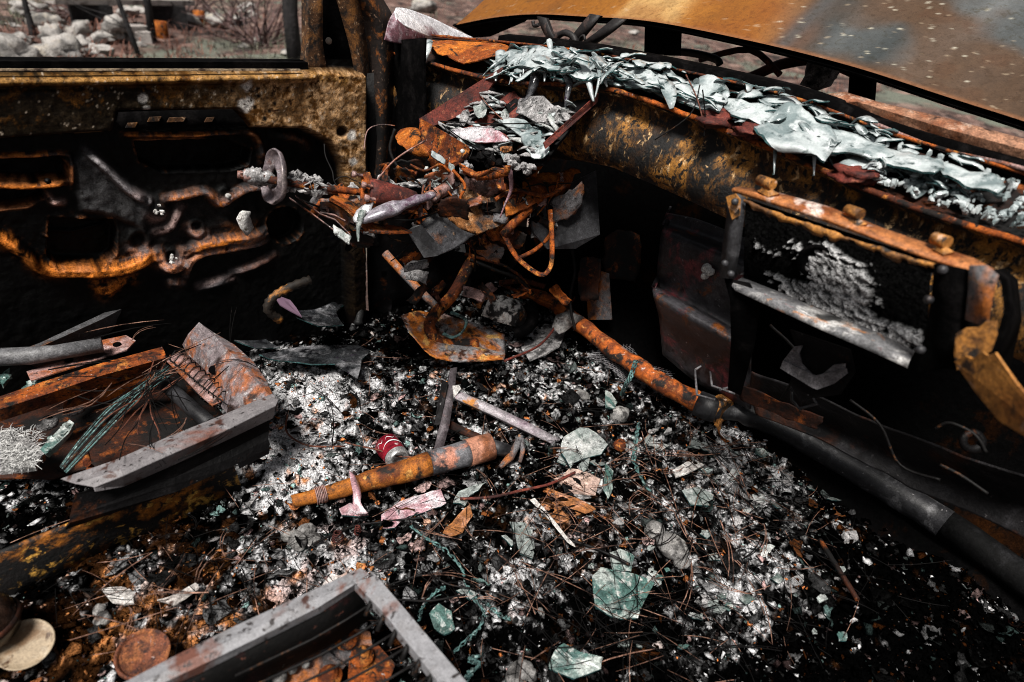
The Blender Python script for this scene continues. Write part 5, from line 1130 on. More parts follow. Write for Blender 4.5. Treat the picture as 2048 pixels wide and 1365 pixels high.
# ---- passenger seat frame
psf = empty("seat_frame", F(690, 1300), "passenger seat frame with grey square rails and bolted rusty plates, nearest the viewer", "seat frame")
m_seatgrey = M("seat_grey", (.21, .21, .222), [((.17, .165, .17), 30, .5, .64), ((.13, .055, .04), 7, .57, .64), ((.02, .016, .016), 60, .58, .65), ((.06, .03, .025), 24, .62, .68)], rough=.5, bump=(200, .35, .002), grain=.4)
b = B(); b.loft([[az(x, y, z) for x, y, z in r] for r in ([(232, 1372, .3), (345, 1312, .3), (470, 1252, .3), (600, 1192, .3), (722, 1136, .3)], [(255, 1380, .305), (372, 1322, .305), (495, 1264, .305), (622, 1202, .305), (738, 1150, .305)], [(275, 1390, .3), (395, 1334, .3), (515, 1276, .3), (635, 1216, .3), (718, 1166, .3)], [(285, 1400, .28), (402, 1346, .28), (520, 1288, .28), (640, 1228, .28), (716, 1178, .28)])], .004, smooth=False).rough_up(.002, 20); make(b, "left_rail", m_seatgrey, psf, bevel=.003)
b = B(); b.loft([[az(x, y, z) for x, y, z in r] for r in ([(290, 1402, .279), (404, 1348, .279), (522, 1290, .279), (642, 1230, .279), (716, 1180, .279)], [(330, 1460, .2), (440, 1405, .2), (556, 1345, .2), (665, 1290, .2), (745, 1235, .2)])], .004); make(b, "left_rail_web", M("web", (.002, .0018, .0018), [((.03, .006, .006), 9, .55, .68), ((.08, .03, .02), 60, .62, .7)], rough=.7, spec=.1), psf)
b = B(); b.loft([[az(x, y, z) for x, y, z in r] for r in ([(738, 1140, .304), (790, 1198, .304), (870, 1290, .304), (960, 1395, .304)], [(752, 1152, .306), (806, 1212, .306), (886, 1306, .306), (972, 1410, .306)], [(708, 1166, .304), (768, 1228, .304), (842, 1318, .304), (912, 1410, .304)], [(702, 1174, .28), (760, 1236, .28), (834, 1326, .28), (902, 1420, .28)])], .004, smooth=False).rough_up(.002, 20); make(b, "front_rail", m_seatgrey, psf, bevel=.003)
b = B(); b.loft([[az(x, y, z) for x, y, z in r] for r in ([(740, 1192, .27), (790, 1250, .27), (850, 1322, .27), (900, 1385, .27)], [(762, 1204, .275), (812, 1262, .275), (872, 1334, .275), (920, 1398, .275)], [(772, 1220, .26), (820, 1276, .26), (880, 1350, .26), (925, 1410, .26)])], .004).rough_up(.003, 30); make(b, "spring_strip", m_greydark, psf)
for k in range(7):
    t = k / 6; p = az(756 + 145 * t, 1196 + 172 * t, .29); b = B(); b.tube([p, p + Vector((-.015, -.004, .006)), p + Vector((-.03, -.012, -.008))], .004, 6); make(b, "spring_clip", m_wire, psf)
    a = az(758 + 145 * t, 1198 + 172 * t, .292); e = az(470 + 110 * t, 1352 + 175 * t, .26); m1 = (a + e) / 2 + Vector((0, 0, -.012))
    b = B(); b.tube([a, a.lerp(m1, .5) + Vector((0, 0, -.003)), m1, e], .0022, 5); make(b, "seat_wire", m_wire, psf)
b = B(); b.lathe(az(574, 1272, .245), (.3, -.75, .5), [(0, .004), (.012, .004), (.016, .0)], 16); make(b, "rail_hole", m_paper, psf)
for i, poly in enumerate([[(640, 1290), (700, 1255), (742, 1262), (748, 1300), (690, 1330)], [(700, 1310), (760, 1290), (790, 1330), (770, 1380), (690, 1390)], [(560, 1330), (640, 1290), (690, 1330), (640, 1390), (540, 1400)], [(600, 1290), (660, 1262), (690, 1262), (640, 1295)]]):
    b = B(); b.sheet([az(x, y, .13 + .008 * i) for x, y in poly], .004).rough_up(.006, 18); make(b, "floor_bracket", m_greyrust if i != 1 else m_rust, psf)
for (x, y) in [(692, 1278), (724, 1312), (660, 1352)]:
    b = B(); b.lathe(az(x, y, .155), (.1, 0, 1), [(.02, -.004), (.02, .002), (.012, .003), (.012, .012), (.007, .013), (.006, .02), (0, .02)], 12); make(b, "bracket_bolt", m_rust, psf)
for k, (x, y, r) in enumerate([(600, 1310, .013), (622, 1296, .011), (560, 1356, .012), (585, 1340, .008), (545, 1330, .009), (612, 1330, .007)]):
    b = B(); b.lump(az(x, y, .165), r, k + 40, 2, (1, .9, .8), .2); make(b, "pebble", m_stone, label=["round pale pebble on the passenger seat's rusty plates, first by the hole", "grey pebble touching the pale pebble under the seat rail", "lowest pale pebble inside the passenger seat frame", "tiny pebble among the rusty seat plates", "pebble below the pale hole in the seat rail", "dark tiny pebble beside the lower bolt plate"][k], cat="pebble")

# ---- long pipe under the firewall
pipe = empty("steel_pipe", az(1440, 830, .12), "long steel pipe under the dashboard, rusty orange at far end and grey near", "pipe")
pz = .15
PP = [az(*p, pz) for p in SL([(1040, 582), (1085, 596), (1130, 625), (1190, 672), (1250, 718), (1320, 764), (1390, 802), (1440, 820)], 4)]
b = B(); b.tube(PP, [.024 + .008 * i / len(PP) + .002 * math.sin(i * 1.9) for i in range(len(PP))], 18); b.rough_up(.0055, 20); make(b, "rusty_section", M("pipe_rust", (.4, .09, .01), [((.14, .03, .005), 11, .45, .56), ((.01, .007, .006), 17, .53, .61), ((.5, .42, .38), 30, .64, .7), ((.5, .2, .05), 50, .6, .7)], rough=.75, bump=(110, .7, .004)), pipe)
PG = [az(*p, pz - .01) for p in SL([(1440, 822), (1480, 826), (1525, 838), (1580, 862), (1650, 902), (1740, 955), (1840, 1016)], 4)]
PG += [az(1890, 1048, .14)]
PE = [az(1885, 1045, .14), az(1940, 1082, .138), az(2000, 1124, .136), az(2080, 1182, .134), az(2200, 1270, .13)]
b = B(); b.tube(PE, [.0372, .037, .037, .037, .037], 18); b.rough_up(.002, 14); make(b, "shaded_end", M("pipe_shade", (.0025, .0025, .0026), [((.012, .012, .013), 14, .54, .7)], rough=.75, spec=.08), pipe)  # near-black colour stands in for the shade that hides the pipe's near end
b = B(); b.tube(PG, [.026 if i < 5 else .033 + .004 * min(1, i / 20) + .0012 * math.sin(i * 2.3) for i in range(len(PG))], 18); b.rough_up(.002, 14); make(b, "grey_section", M("pipe_grey", (.02, .02, .022), [((.11, .11, .115), 16, .54, .64), ((.007, .007, .008), 5, .48, .6), ((.3, .1, .015), 10, .68, .73), ((.35, .34, .34), 90, .66, .72)], rough=.5, bump=(150, .4, .002)), pipe)
b = B(); b.tube([az(1395, 806, pz), az(1418, 816, pz), az(1440, 822, pz)], [.038, .04, .037], 16); make(b, "collar", m_greydark, pipe)
b = B(); b.tube([az(1428, 812, pz), az(1448, 826, pz)], [.041, .041], 18); b.sheet([az(1434, 838, pz + .02), az(1446, 838, pz + .02), az(1440, 862, pz), az(1428, 850, pz)], .006); make(b, "clamp_ring", m_gold, pipe)
b = B(); b.loft([[az(x, y, z) for x, y, z in r] for r in ([(1112, 630, .175), (1104, 655, .15)], [(1138, 622, .19), (1118, 668, .155)], [(1168, 634, .185), (1130, 664, .15)])], .003); make(b, "torn_tag", m_paper, pipe)
b = B(); b.tube([az(x, y, z) for x, y, z in SL([(1010, 574), (1060, 590), (1100, 606)], 4) and [(1000, 568, .18), (1050, 590, .18), (1110, 612, .19)]], .006, 6); b.tube([az(1000, 566, .2), az(1050, 562, .2), az(1090, 574, .2)], .01, 8); make(b, "pipe_bracket", m_rust, pipe)
# little wire cage by the support leg
b = B()
for pts in ([(1390, 740), (1410, 728), (1470, 752), (1478, 790)], [(1390, 740), (1394, 790), (1430, 800)], [(1420, 742), (1424, 772), (1470, 788)], [(1440, 780), (1478, 770)]): b.tube([az(x, y, .24) for x, y in pts], .0035, 6)
make(b, "wire_bracket", m_grey, label="bent bright wire bracket standing behind the long pipe's collar", cat="bracket")

# ---- rusty tapered tube on the ash
tb = empty("rusty_tube", F(780, 990), "rusty tapered tube lying on the ash, orange tail and grey scorched head", "tube")
T = [F(585, 1006, .02), F(640, 985, .022), F(700, 966, .03), F(770, 948, .036), F(850, 925, .042), F(930, 904, .046), F(982, 893, .048)]
for i in range(1, 6): T[i] = T[0].lerp(T[6], (T[i] - T[0]).length / (T[6] - T[0]).length)
R_t = [.014, .017, .020, .026, .031, .034, .035]
b = B(); b.tube(smooth_line(T[:5], 4), [np.interp(i / 16 * 4, range(7), R_t) for i in range(17)], 20); b.rough_up(.0035, 26); make(b, "tail", M("tube_rust", (.3, .095, .01), [((.12, .028, .005), 10, .46, .58), ((.01, .006, .004), 22, .53, .62), ((.5, .25, .06), 40, .6, .7)], rough=.75, bump=(120, .7, .003)), tb)
b = B(); b.tube(smooth_line(T[4:6], 5), [.0315 + .003 * i / 5 for i in range(6)], 20); b.rough_up(.0015, 30); make(b, "head", M("tube_grey", (.13, .13, .14), [((.03, .03, .034), 9, .47, .58), ((.42, .18, .12), 12, .54, .62), ((.4, .4, .4), 60, .66, .72)], rough=.5, bump=(120, .4, .003)), tb)
b = B(); b.tube([T[5], T[5].lerp(T[6], .55), T[6]], [.036, .036, .0355], 20); b.rough_up(.0015, 30); make(b, "end_sleeve", M("tube_end", (.36, .16, .1), [((.2, .07, .03), 14, .5, .62), ((.05, .02, .015), 40, .6, .7)], rough=.75, bump=(120, .6, .003)), tb)
b = B(); b.tube([T[6].lerp(T[5], .1), F(1000, 898, .04), F(1025, 905, .03)], [.022, .019, .016], 12); make(b, "stub", m_greydark, tb)
q0 = T[1]; dq = (T[2] - T[1]).normalized()
b = B()
for k in range(7): b.tube([q0 + dq * (k * .0036 - .012), q0 + dq * (k * .0036 - .0098)], .0215 if k % 2 else .0205, 18)
make(b, "ribbed_clamp", m_pinkmetal, tb)

# ---- red drinks can
can = empty("drinks_can", F(800, 915), "crushed red and silver drinks can half hidden behind the rusty tube", "can")
ca = (ad(835, 925, 1.0) - ad(775, 880, 1.03)); ca = (F(812, 918, .035) - F(772, 888, .05)).normalized(); ca = (ca - Vector(RW[:, 2]) * .95).normalized()
cb = F(786, 906, .036) - ca * .05
Rc = .031
b = B(); b.lathe(cb, ca, [(0, 0), (Rc * .8, .0), (Rc, .008), (Rc, .03), (Rc, .062), (Rc, .07)], 32, squash=lambda a, h: .06 * math.sin(2 * a + h * 40)); make(b, "body", M("can_red", (.2, .008, .018), [((.12, .004, .012), 20, .5, .64), ((.5, .42, .42), 34, .62, .68), ((.03, .01, .012), 50, .62, .7)], rough=.35, spec=.5, bump=(60, .3, .002)), can)
b = B(); b.lathe(cb, ca, [(Rc, .069), (Rc * .99, .076), (Rc * .9, .086), (Rc * .8, .09), (Rc * .75, .086), (Rc * .72, .078), (Rc * .4, .072), (0, .07)], 32); make(b, "base_rim", M("can_silver", (.6, .6, .6), [((.3, .28, .28), 20, .5, .66), ((.03, .02, .02), 40, .58, .7)], rough=.3, metal=.7, bump=None), can)
u_ = ca.cross(Vector((0, 0, 1))).normalized(); v_ = ca.cross(u_)
if v_.z < 0: v_ = -v_
b = B()
for (a0, a1, h0, h1, wv) in ((-1.7, .9, .03, .05, .0025), (-.6, .3, .018, .028, .0013), (.5, 1.2, .02, .03, .0012)):
    up, dn = [], []
    for k in range(17):
        t = k / 16; a = a0 + (a1 - a0) * t; h = h0 + (h1 - h0) * t + .006 * math.sin(t * 6.3); wd = wv * math.sin(math.pi * min(max(t, .05), .95))
        rr = Rc * 1.065
        for lst, s_ in ((up, 1), (dn, -1)): lst.append(cb + ca * (h + s_ * wd) + (u_ * math.sin(a) + v_ * math.cos(a)) * rr)
    b.loft([up, dn], .0005)
make(b, "white_swoosh", M("can_white", (.7, .68, .68), rough=.4, bump=None), can)

# ---- angle irons on the ash
br = empty("bent_strip", F(900, 860), "dark flat metal strip standing upright in the ash left of the long grey strip", "metal strip")
b = B(); b.loft([[ad(x, y, d) for x, y, d in r] for r in ([(900, 738, 1.78), (893, 790, 1.72), (880, 850, 1.66), (866, 905, 1.62)], [(915, 734, 1.79), (908, 790, 1.73), (899, 850, 1.67), (886, 900, 1.63)])], .005).rough_up(.002, 20); make(b, "strip", M("strip_dark", (.06, .05, .055), [((.14, .12, .13), 20, .55, .68), ((.25, .07, .03), 9, .6, .66)], rough=.6, bump=(120, .4, .003)), br)
b = B(); b.sheet([ad(884, 760, 1.74), ad(896, 765, 1.73), ad(880, 850, 1.66), ad(868, 850, 1.66)], .004); make(b, "back_flange", m_soot, br)
ls = empty("bent_strip", F(1010, 840), "long pale grey strip slanting down across the ash above the rusty tube's head", "metal strip")
b = B(); L1 = [ad(916, 782, 1.72), ad(980, 808, 1.72), ad(1050, 842, 1.71), ad(1120, 878, 1.70)]; L2 = [ad(910, 796, 1.70), ad(974, 824, 1.70), ad(1044, 858, 1.69), ad(1114, 892, 1.685)]
b.loft([L1, L2, [p + Vector((.01, .01, -.02)) for p in L2]], .004).rough_up(.0015, 30); make(b, "strip", M("strip_pale", (.34, .31, .33), [((.2, .15, .18), 10, .5, .62), ((.38, .15, .03), 6, .62, .66), ((.08, .05, .05), 40, .6, .7)], rough=.55, bump=(120, .4, .002)), ls)
b = B(); b.sheet([ad(905, 772, 1.70), ad(918, 770, 1.71), ad(922, 778, 1.71), ad(908, 796, 1.70)], .003); make(b, "strip_tab", m_paper, ls)
b = B(); b.loft([[F(*p) for p in r] for r in ([(890, 836, .04), (940, 860, .03), (1000, 884, .03)], [(884, 850, .03), (936, 874, .025), (996, 894, .02)])], .006); make(b, "rusty_bar_stub", m_rustdark, label="dark rusty bar stub lying under the long pale strip", cat="metal bar")
b = B(); b.tube([F(1042, 872, .06), F(1034, 890, .05), F(1020, 915, .03), F(1000, 935, .015)], [.008, .01, .012, .006], 8); b.tube([F(1042, 872, .06), F(1046, 900, .04), F(1040, 925, .02)], [.006, .007, .005], 8); make(b, "broken_hook", m_greyrust, label="forked rusty hook sticking up at the rusty tube's right end", cat="hook")

# ---- lid, pot and disc at lower left
b = B(); c = F(286, 1310, .05); b.lathe(c, (.1, -.22, 1), [(0, .0), (.034, .001), (.0365, .003), (.038, .007), (.041, .008), (.0425, .005), (.042, -.003), (0, -.005)], 40); b.rough_up(.002, 30); make(b, "tin_lid", M("lid_rust", (.13, .04, .018), [((.26, .09, .03), 26, .5, .62), ((.03, .012, .01), 40, .56, .66), ((.3, .22, .2), 110, .64, .72)], rough=.8, bump=(140, .8, .003)), label="round rusty tin lid lying beside the passenger seat rail", cat="tin lid")
pt = empty("copper_pot", az(0, 1310, .1), "shiny copper-black round pot cut off at the left edge of the photo", "pot")
c = az(-8, 1275, .12); b = B(); b.lathe(c, (-.15, .12, 1), [(0, 0), (.03, .0), (.044, .012), (.05, .035), (.047, .06), (.036, .078), (.02, .086), (0, .088)], 32); make(b, "body", M("copper", (.05, .028, .02), [((.2, .1, .06), 12, .55, .68), ((.012, .01, .009), 9, .5, .62)], rough=.22, metal=.5, spec=.6, bump=(50, .2, .002)), pt)
b = B(); b.lathe(c, (-.15, .12, 1), [(.051, .03), (.053, .033), (.053, .039), (.05, .042)], 32); make(b, "seam", m_rustdark, pt)
b = B(); c = az(50, 1290, .115); b.lathe(c, (.12, -.35, 1), [(0, .0), (.03, .001), (.038, .002), (.040, .005), (.0425, .0045), (.041, 0), (0, -.003)], 36); b.rough_up(.001, 25); make(b, "pale_disc", M("disc_cream", (.3, .235, .16), [((.17, .1, .05), 14, .5, .62), ((.06, .03, .015), 30, .58, .66), ((.4, .34, .26), 20, .56, .66)], rough=.6, bump=(60, .15, .002), grain=.4), label="cream coloured metal disc leaning against the copper pot", cat="disc")

# ---- frayed pale fabric at left
b = B()
P0 = [az(x, y, z) for x, y, z in [(-40, 870, .2), (20, 862, .21), (60, 880, .2), (84, 905, .19), (70, 935, .19), (0, 945, .2), (-40, 940, .2)]]
b.sheet(P0, .01).rough_up(.01, 30)
for k in range(420):
    i = rnd.random(); j = rnd.random(); p = az(-30 + 105 * i, 862 + 75 * j, .212); a = rnd.uniform(0, 6.28); le = rnd.uniform(.01, .03)
    d = Vector((math.cos(a), math.sin(a), rnd.uniform(-.2, .5))) * le; b.tube([p, p + d * .5 + Vector((0, 0, .004)), p + d], [.0009, .0008, .0004], 3, cap=False)
make(b, "fabric_scrap", M("fibre", (.46, .46, .45), [((.25, .24, .24), 20, .5, .65)], rough=.95, bump=(200, .8, .004)), label="frayed pale fibre mat at the left edge below the wire bundle", cat="fabric scrap")
for k, (pts, lab) in enumerate([([(84, 905), (98, 884), (118, 862), (142, 846), (152, 850), (140, 872), (112, 896), (94, 912)], "grey-green crumpled scrap beside the frayed fibre mat"), ([(44, 782), (60, 768), (84, 760), (110, 762), (104, 776), (80, 786), (58, 792)], "teal crusty lump on the rusty cross rail"), ([(0, 760), (10, 748), (22, 742), (20, 756), (6, 772)], "small teal crust at the left edge above the cross rail")]):
    b = B(); cpts = [az(x, y, .24) for x, y in pts]; c = sum(cpts, Vector()) / len(cpts); b.sheet([p + Vector((0, 0, rnd.uniform(0, .012))) for p in cpts], .012)
    for j in range(16): 
        p = c.lerp(rnd.choice(cpts), rnd.random() * .8); b.lump(p + Vector((0, 0, .004)), rnd.uniform(.004, .009), j, 1, rough=.6, smooth=False)
    b.rough_up(.004, 40); make(b, "crusty_scrap", m_glassteal, label=lab, cat="scrap")

# ---- wire bundle hanging from the seat
GRP = "teal wires of the bundle on the driver's seat"
for k in range(24):
    o1 = rnd.uniform(-10, 10); o2 = rnd.uniform(-26, 26); z0 = .29
    pts = [(342 + o1 * .5, 742 + o1, .3), (300 + o1, 768 + o2 * .3, .31), (236 + o2 * .4, 818 + o2 * .6, .30), (170 + o2 * .5, 888 + o2 * .4, .28), (126 + o2 * .3, 940 + o2 * .3, .26)]
    b = B(); b.tube(smooth_line([az(*p) for p in pts], 4), .001, 5); make(b, "copper_wire", m_teal if k % 2 else m_wire, label="thin sooty teal wire in the bundle draped over driver's seat frame", cat="wire", group=GRP)
for k in range(12):
    pts = [(330 + rnd.uniform(-40, 60), 730 + rnd.uniform(-20, 40), .3)]
    a = rnd.uniform(1.8, 3.2)
    for j in range(4):
        a += rnd.uniform(-.4, .4); pts.append((pts[-1][0] + 55 * math.cos(a), pts[-1][1] + 42 * math.sin(a), .3 + rnd.uniform(-.02, .03)))
    b = B(); b.tube(smooth_line([az(*p) for p in pts], 4), .0012, 4); make(b, "loose_wire", m_wirerust if k % 2 else m_wire, label="loose thin wire straggling across the driver's seat frame", cat="wire", group="loose wires on the driver's seat")
# ---- frayed teal cords
def cord(pts, label, r=.0026, h=.012):
    c = smooth_line([F(x, y, h) for x, y in pts], 6); b = B()
    for s_ in (0, math.pi):
        b.tube([p + Vector((math.cos(i * 1.3 + s_), math.sin(i * 1.3 + s_), math.sin(i * .9 + s_))) * r * 1.1 for i, p in enumerate(c)], r * .8, 5)
    make(b, "frayed_cord", m_teal, label=label, cat="cord")
cord([(822, 1052), (850, 1075), (890, 1100), (922, 1135), (932, 1165), (945, 1195), (967, 1222), (960, 1255), (935, 1280), (908, 1305)], "long teal two-strand cord running down past the passenger seat corner")
cord([(838, 1240), (845, 1215), (870, 1185), (890, 1175)], "short teal cord curling beside the passenger seat corner")
cord([(935, 1185), (970, 1205), (1000, 1230), (1020, 1238)], "teal cord end branching to the right of the long cord")
cord([(930, 1360), (945, 1340), (955, 1330), (940, 1320), (960, 1310)], "tangled bright teal cord at the bottom by the seat rail", .004)
b = B(); q = smooth_line([az(x, y, z) for x, y, z in [(1272, 722, .19), (1262, 752, .21), (1250, 775, .16), (1244, 792, .1)]], 5)
for s_ in range(4): b.tube([p + Vector((.006 * math.cos(s_ * 1.6 + i), .006 * math.sin(s_ * 1.6 + i), 0)) for i, p in enumerate(q)], .0022, 5)
make(b, "frayed_cord", m_teal, label="teal cord tied around the rusty pipe above the wire mesh", cat="cord")
cord([(1278, 848), (1272, 880), (1268, 920), (1285, 960), (1300, 985)], "dark green cord hanging down right of the rusty nut", .004)
b = B(); q = smooth_line([ad(x, y, 1.93) for x, y in [(885, 668), (905, 676), (926, 662), (930, 640), (900, 626)]], 5); b.tube(q, .004, 6); b.tube([p + Vector((.004, 0, .003)) for p in q], .003, 6); make(b, "frayed_cord", m_teal, label="pale teal cord looped round the brake pedal arm", cat="cord")
# ---- wire mesh scrap under the pipe
b = B()
c00, c10, c01, c11 = F(1170, 715, .03), F(1300, 800, .02), F(1260, 690, .06), F(1350, 760, .04)
def mp(u, v): p = c00.lerp(c10, u).lerp(c01.lerp(c11, u), v); p.z += .02 * math.sin(u * 5 + v * 3); return p
for k in range(-14, 27):
    for sgn in (1, -1):
        pts = []
        for j in range(13):
            v = j / 12; u = k / 14 + sgn * v * .9 + (0 if sgn > 0 else .9)
            if 0 <= u <= 1: pts.append(mp(u, v))
        if len(pts) > 1: b.tube(pts, .0011, 3, cap=False)
make(b, "wire_mesh", m_grey, label="torn diamond wire mesh lying on ash under the rusty pipe", cat="wire mesh")

# ================================================================== MELTED GLASS ON THE COWL
def shard_mesh(L, W, bend, twist, th, seed, taper=.35):
    """long curled melted sliver lying along local x; returns a mesh datablock"""
    r = random.Random(seed); b = B(); rows = [[], [], []]; n = 9
    ph = r.uniform(0, 6.28)
    for i in range(n):
        t = i / (n - 1); x = (t - .5) * L
        wd = W * (math.sin(math.pi * (.12 + .76 * t)) ** taper) * (1 + .2 * math.sin(t * 5 + ph)) * (r.uniform(.3, .8) if i in (0, n - 1) else 1)
        z = bend * (1 - (2 * t - 1) ** 2) + .003 * math.sin(t * 9 + ph); yy = .15 * W * math.sin(t * 4 + ph)
        for j, s_ in enumerate((-1, 0, 1)):
            a = twist * (t - .5)
            rows[j].append(Vector((x, yy + s_ * wd / 2 * math.cos(a), z + s_ * wd / 2 * math.sin(a) + (.04 * wd if s_ == 0 else 0))))
    o = []
    b.loft(rows, th, 0, 1)
    me = bpy.data.meshes.new("glass_shard"); me.from_pydata([tuple(v) for v in b.v], [], b.f)
    me.materials.append(m_glass); me.materials.append(m_glassedge)
    me.polygons.foreach_set("material_index", b.m); me.polygons.foreach_set("use_smooth", b.smooth); me.update(); return me
SH = [shard_mesh(rnd.uniform(.08, .18), rnd.uniform(.012, .026), rnd.uniform(-.002, .01), rnd.uniform(-1, 1), .003, k) for k in range(14)]
WIDE = [shard_mesh(rnd.uniform(.07, .12), rnd.uniform(.032, .055), rnd.uniform(.0, .014), rnd.uniform(-.9, .9), .0035, k + 50, .6) for k in range(10)]
DRIP = [shard_mesh(rnd.uniform(.06, .1), rnd.uniform(.007, .014), rnd.uniform(.002, .008), rnd.uniform(-.3, .3), .003, k + 90, .8) for k in range(6)]
CR = []
for k in range(8):
    b = B(); b.lump((0, 0, 0), .01, k, 1, (1, .8, .6), .5, smooth=False, freq=2.2)
    me = bpy.data.meshes.new("glass_crumb"); me.from_pydata([tuple(v) for v in b.v], [], b.f); me.materials.append(m_glass); me.update(); CR.append(me)
def place(me, name, p, rot, s, label, cat, group):
    o = bpy.data.objects.new(name, me); C.objects.link(o); o.location = p; o.rotation_euler = rot; o.scale = (s, s, s)
    return info(o, label, cat, group)
def t_at(px):
    xs_ = [float(proj(np.array(p[:]))[0]) for p in lip]; return float(np.interp(px, xs_, np.arange(len(lip)) / (len(lip) - 1)))
def along(t):
    a = shelf(min(t + .01, 1), .3) - shelf(max(t - .01, 0), .3); return math.atan2(a.y, a.x)
def heap(n, px0, px1, u0, u1, h0, h1, pool, ang, tilt, sc0, sc1, label, group, name="glass_shard", cat="glass shard", peak=None):
    for k in range(n):
        px = rnd.uniform(px0, px1); t = t_at(px); u = rnd.uniform(u0, u1)
        hh = h0 + (h1 - h0) * rnd.random()
        if peak: hh *= math.exp(-((px - peak[0]) / peak[1]) ** 2) + .25
        p = shelf(t, u, .014 + hh)
        place(rnd.choice(pool), name, p, (rnd.gauss(0, tilt), rnd.gauss(0, tilt), along(t) + rnd.gauss(0, ang)), rnd.uniform(sc0, sc1), label, cat, group)
heap(46, 1005, 1235, -.1, .7, 0, .035, SH + WIDE, .7, .25, .6, 1.0, "curled white melted glass piece in the tall heap at the cowl's left", "glass heap on the left of the cowl", peak=(1120, 90))
heap(46, 1225, 1420, 0, .8, 0, .03, SH[:5] + WIDE, .45, .25, .6, 1.0, "long pale glass sliver on the middle of the cowl", "glass slivers on the middle of the cowl")
heap(56, 1410, 1720, .15, .85, 0, .03, SH[:4] + WIDE + WIDE, .35, .25, .5, 1.0, "overlapping pale green glass flake right of the middle of the cowl", "glass flakes along the cowl")
heap(44, 1680, 1940, .35, .9, 0, .02, WIDE, .4, .25, .35, .75, "thin stacked glass splinter near the cowl's far right edge", "glass splinters on the right of the cowl")
heap(210, 1730, 2120, .05, .8, 0, .014, CR, 3, 1.5, .3, .95, "small crumb of shattered white glass on the right end of the cowl", "glass crumbs on the right of the cowl", name="glass_crumb", cat="glass crumb")
heap(16, 990, 1060, .0, .5, 0, .012, SH, .4, .2, .6, .9, "narrow glass splinter beside the folded orange cowl end", "glass splinters by the orange cowl end")
heap(130, 1010, 1760, .0, .8, .012, .04, WIDE, 1.2, .45, .18, .42, "small shattered glass flake in the crust along the cowl", "small glass flakes along the cowl", name="glass_flake", cat="glass flake")
# drips over the edge
def dlip(px):
    return float(np.dot(np.array(shelf(t_at(px), 0)) - CAM, RW[:, 2]))
_n = (chB - chA).cross(chD - chA).normalized()
def dch(px, py):
    d = Vector(ray(px, py)); return float((chA - Vector(CAM)).dot(_n) / d.dot(_n)) * FPX
def drip(pts, w0, label, mt=None, dx=0.0, rel=True):
    if rel: pts = [(x, y, dlip(x) + (.012 if i == 0 else -.022 if i == 1 else -.03)) for i, (x, y, d) in enumerate(pts)]
    c = smooth_line([ad(x, y, d) for x, y, d in pts], 5); n = len(c); sw = Vector(RW[:, 0]); b = B()
    nr = Vector(RW[:, 2])
    rows = [[p + sw * s_ * w0 * (1 - .8 * (i / (n - 1)) ** .8) * (.6 if i == 0 else 1) - nr * (.25 * w0 if s_ == 0 else 0) for i, p in enumerate(c)] for s_ in (-1, 0, 1)]
    b.loft(rows, .004, 0, 1); make(b, "glass_drip", [mt or m_glass, m_glassedge], label=label, cat="glass drip")
drip([(1165, 110, 1.72), (1172, 140, 1.66), (1180, 175, 1.64), (1187, 204, 1.64)], .016, "longest pointed glass drip at the right end of the tall heap")
drip([(1195, 120, 1.73), (1200, 150, 1.68), (1196, 172, 1.66), (1190, 196, 1.65)], .008, "slim glass drip right of the longest drip")
drip([(1020, 120, 1.66), (1016, 140, 1.62), (1022, 155, 1.61), (1018, 170, 1.61)], .006, "thin curling glass drip at the left of the tall heap")
drip([(1058, 115, 1.66), (1050, 128, 1.62), (1046, 150, 1.6)], .008, "short pointed glass drip on the front of the tall heap")
drip([(1015, 108, 1.68), (990, 128, 1.63), (975, 142, 1.6), (966, 152, 1.6)], .007, "long glass sliver pointing left from the tall heap to the red chute side")
drip([(1125, 140, 1.68), (1138, 165, 1.66), (1134, 195, 1.64), (1130, 218, 1.62)], .014, "sooty clear glass drip hanging inside the chute", m_glassclear)
drip([(1080, 130, 1.68), (1072, 155, 1.66), (1060, 190, 1.64), (1048, 205, 1.64)], .022, "broad smoky glass sheet hanging inside the chute", m_glassclear)
drip([(858, 80, 1.78), (856, 100, 1.76), (850, 120, 1.74), (845, 138, 1.73)], .013, "teal glass splinter hanging beside the crumpled cowl corner", m_glass)
drip([(1552, 295, 1.42), (1550, 310, 1.4), (1549, 330, 1.39), (1548, 350, 1.39)], .006, "thin glass thread hanging from the big drooping glass plate")
drip([(1630, 300, 1.38), (1629, 318, 1.36), (1628, 352, 1.36)], .007, "second glass thread hanging from the drooping glass plate")
drip([(1010, 330, 1.55), (1020, 345, 1.54), (1022, 380, 1.56), (1010, 410, 1.58), (1000, 436, 1.6)], .009, "lilac melted strand dangling from the gauge hoop", m_glasspink, rel=False)
# big drooping plate
def drape(rows, label, amp=.006, mt=None):
    ctrl_ = []
    for r in rows:
        rr = []
        for x, y, u in r:
            t = t_at(x + 10); p0 = shelf(t, min(max(u, 0), 1)); dep = float(np.dot(np.array(p0) - CAM, RW[:, 2])); rr.append(ad(x, y, dep - .018 - (.03 if u < 0 else 0)))
        ctrl_.append(smooth_line(rr, 4))
    K_ = len(ctrl_[0]); cc_ = [smooth_line([r[k] for r in ctrl_], 4) for k in range(K_)]
    b = B(); b.loft([[cc_[k][i] for k in range(K_)] for i in range(len(cc_[0]))], .004, 0, 1)
    for v in b.v:
        q = fbm(np.array(v.x * 38 + 9), np.array(v.y * 38 + v.z * 20 + 9), 311, 2) - .5
        v.z += q * amp * 3.2; v.x -= q * amp * 1.5
    return make(b, "glass_sheet", [mt or m_glass, m_glassedge], label=label, cat="glass shard")
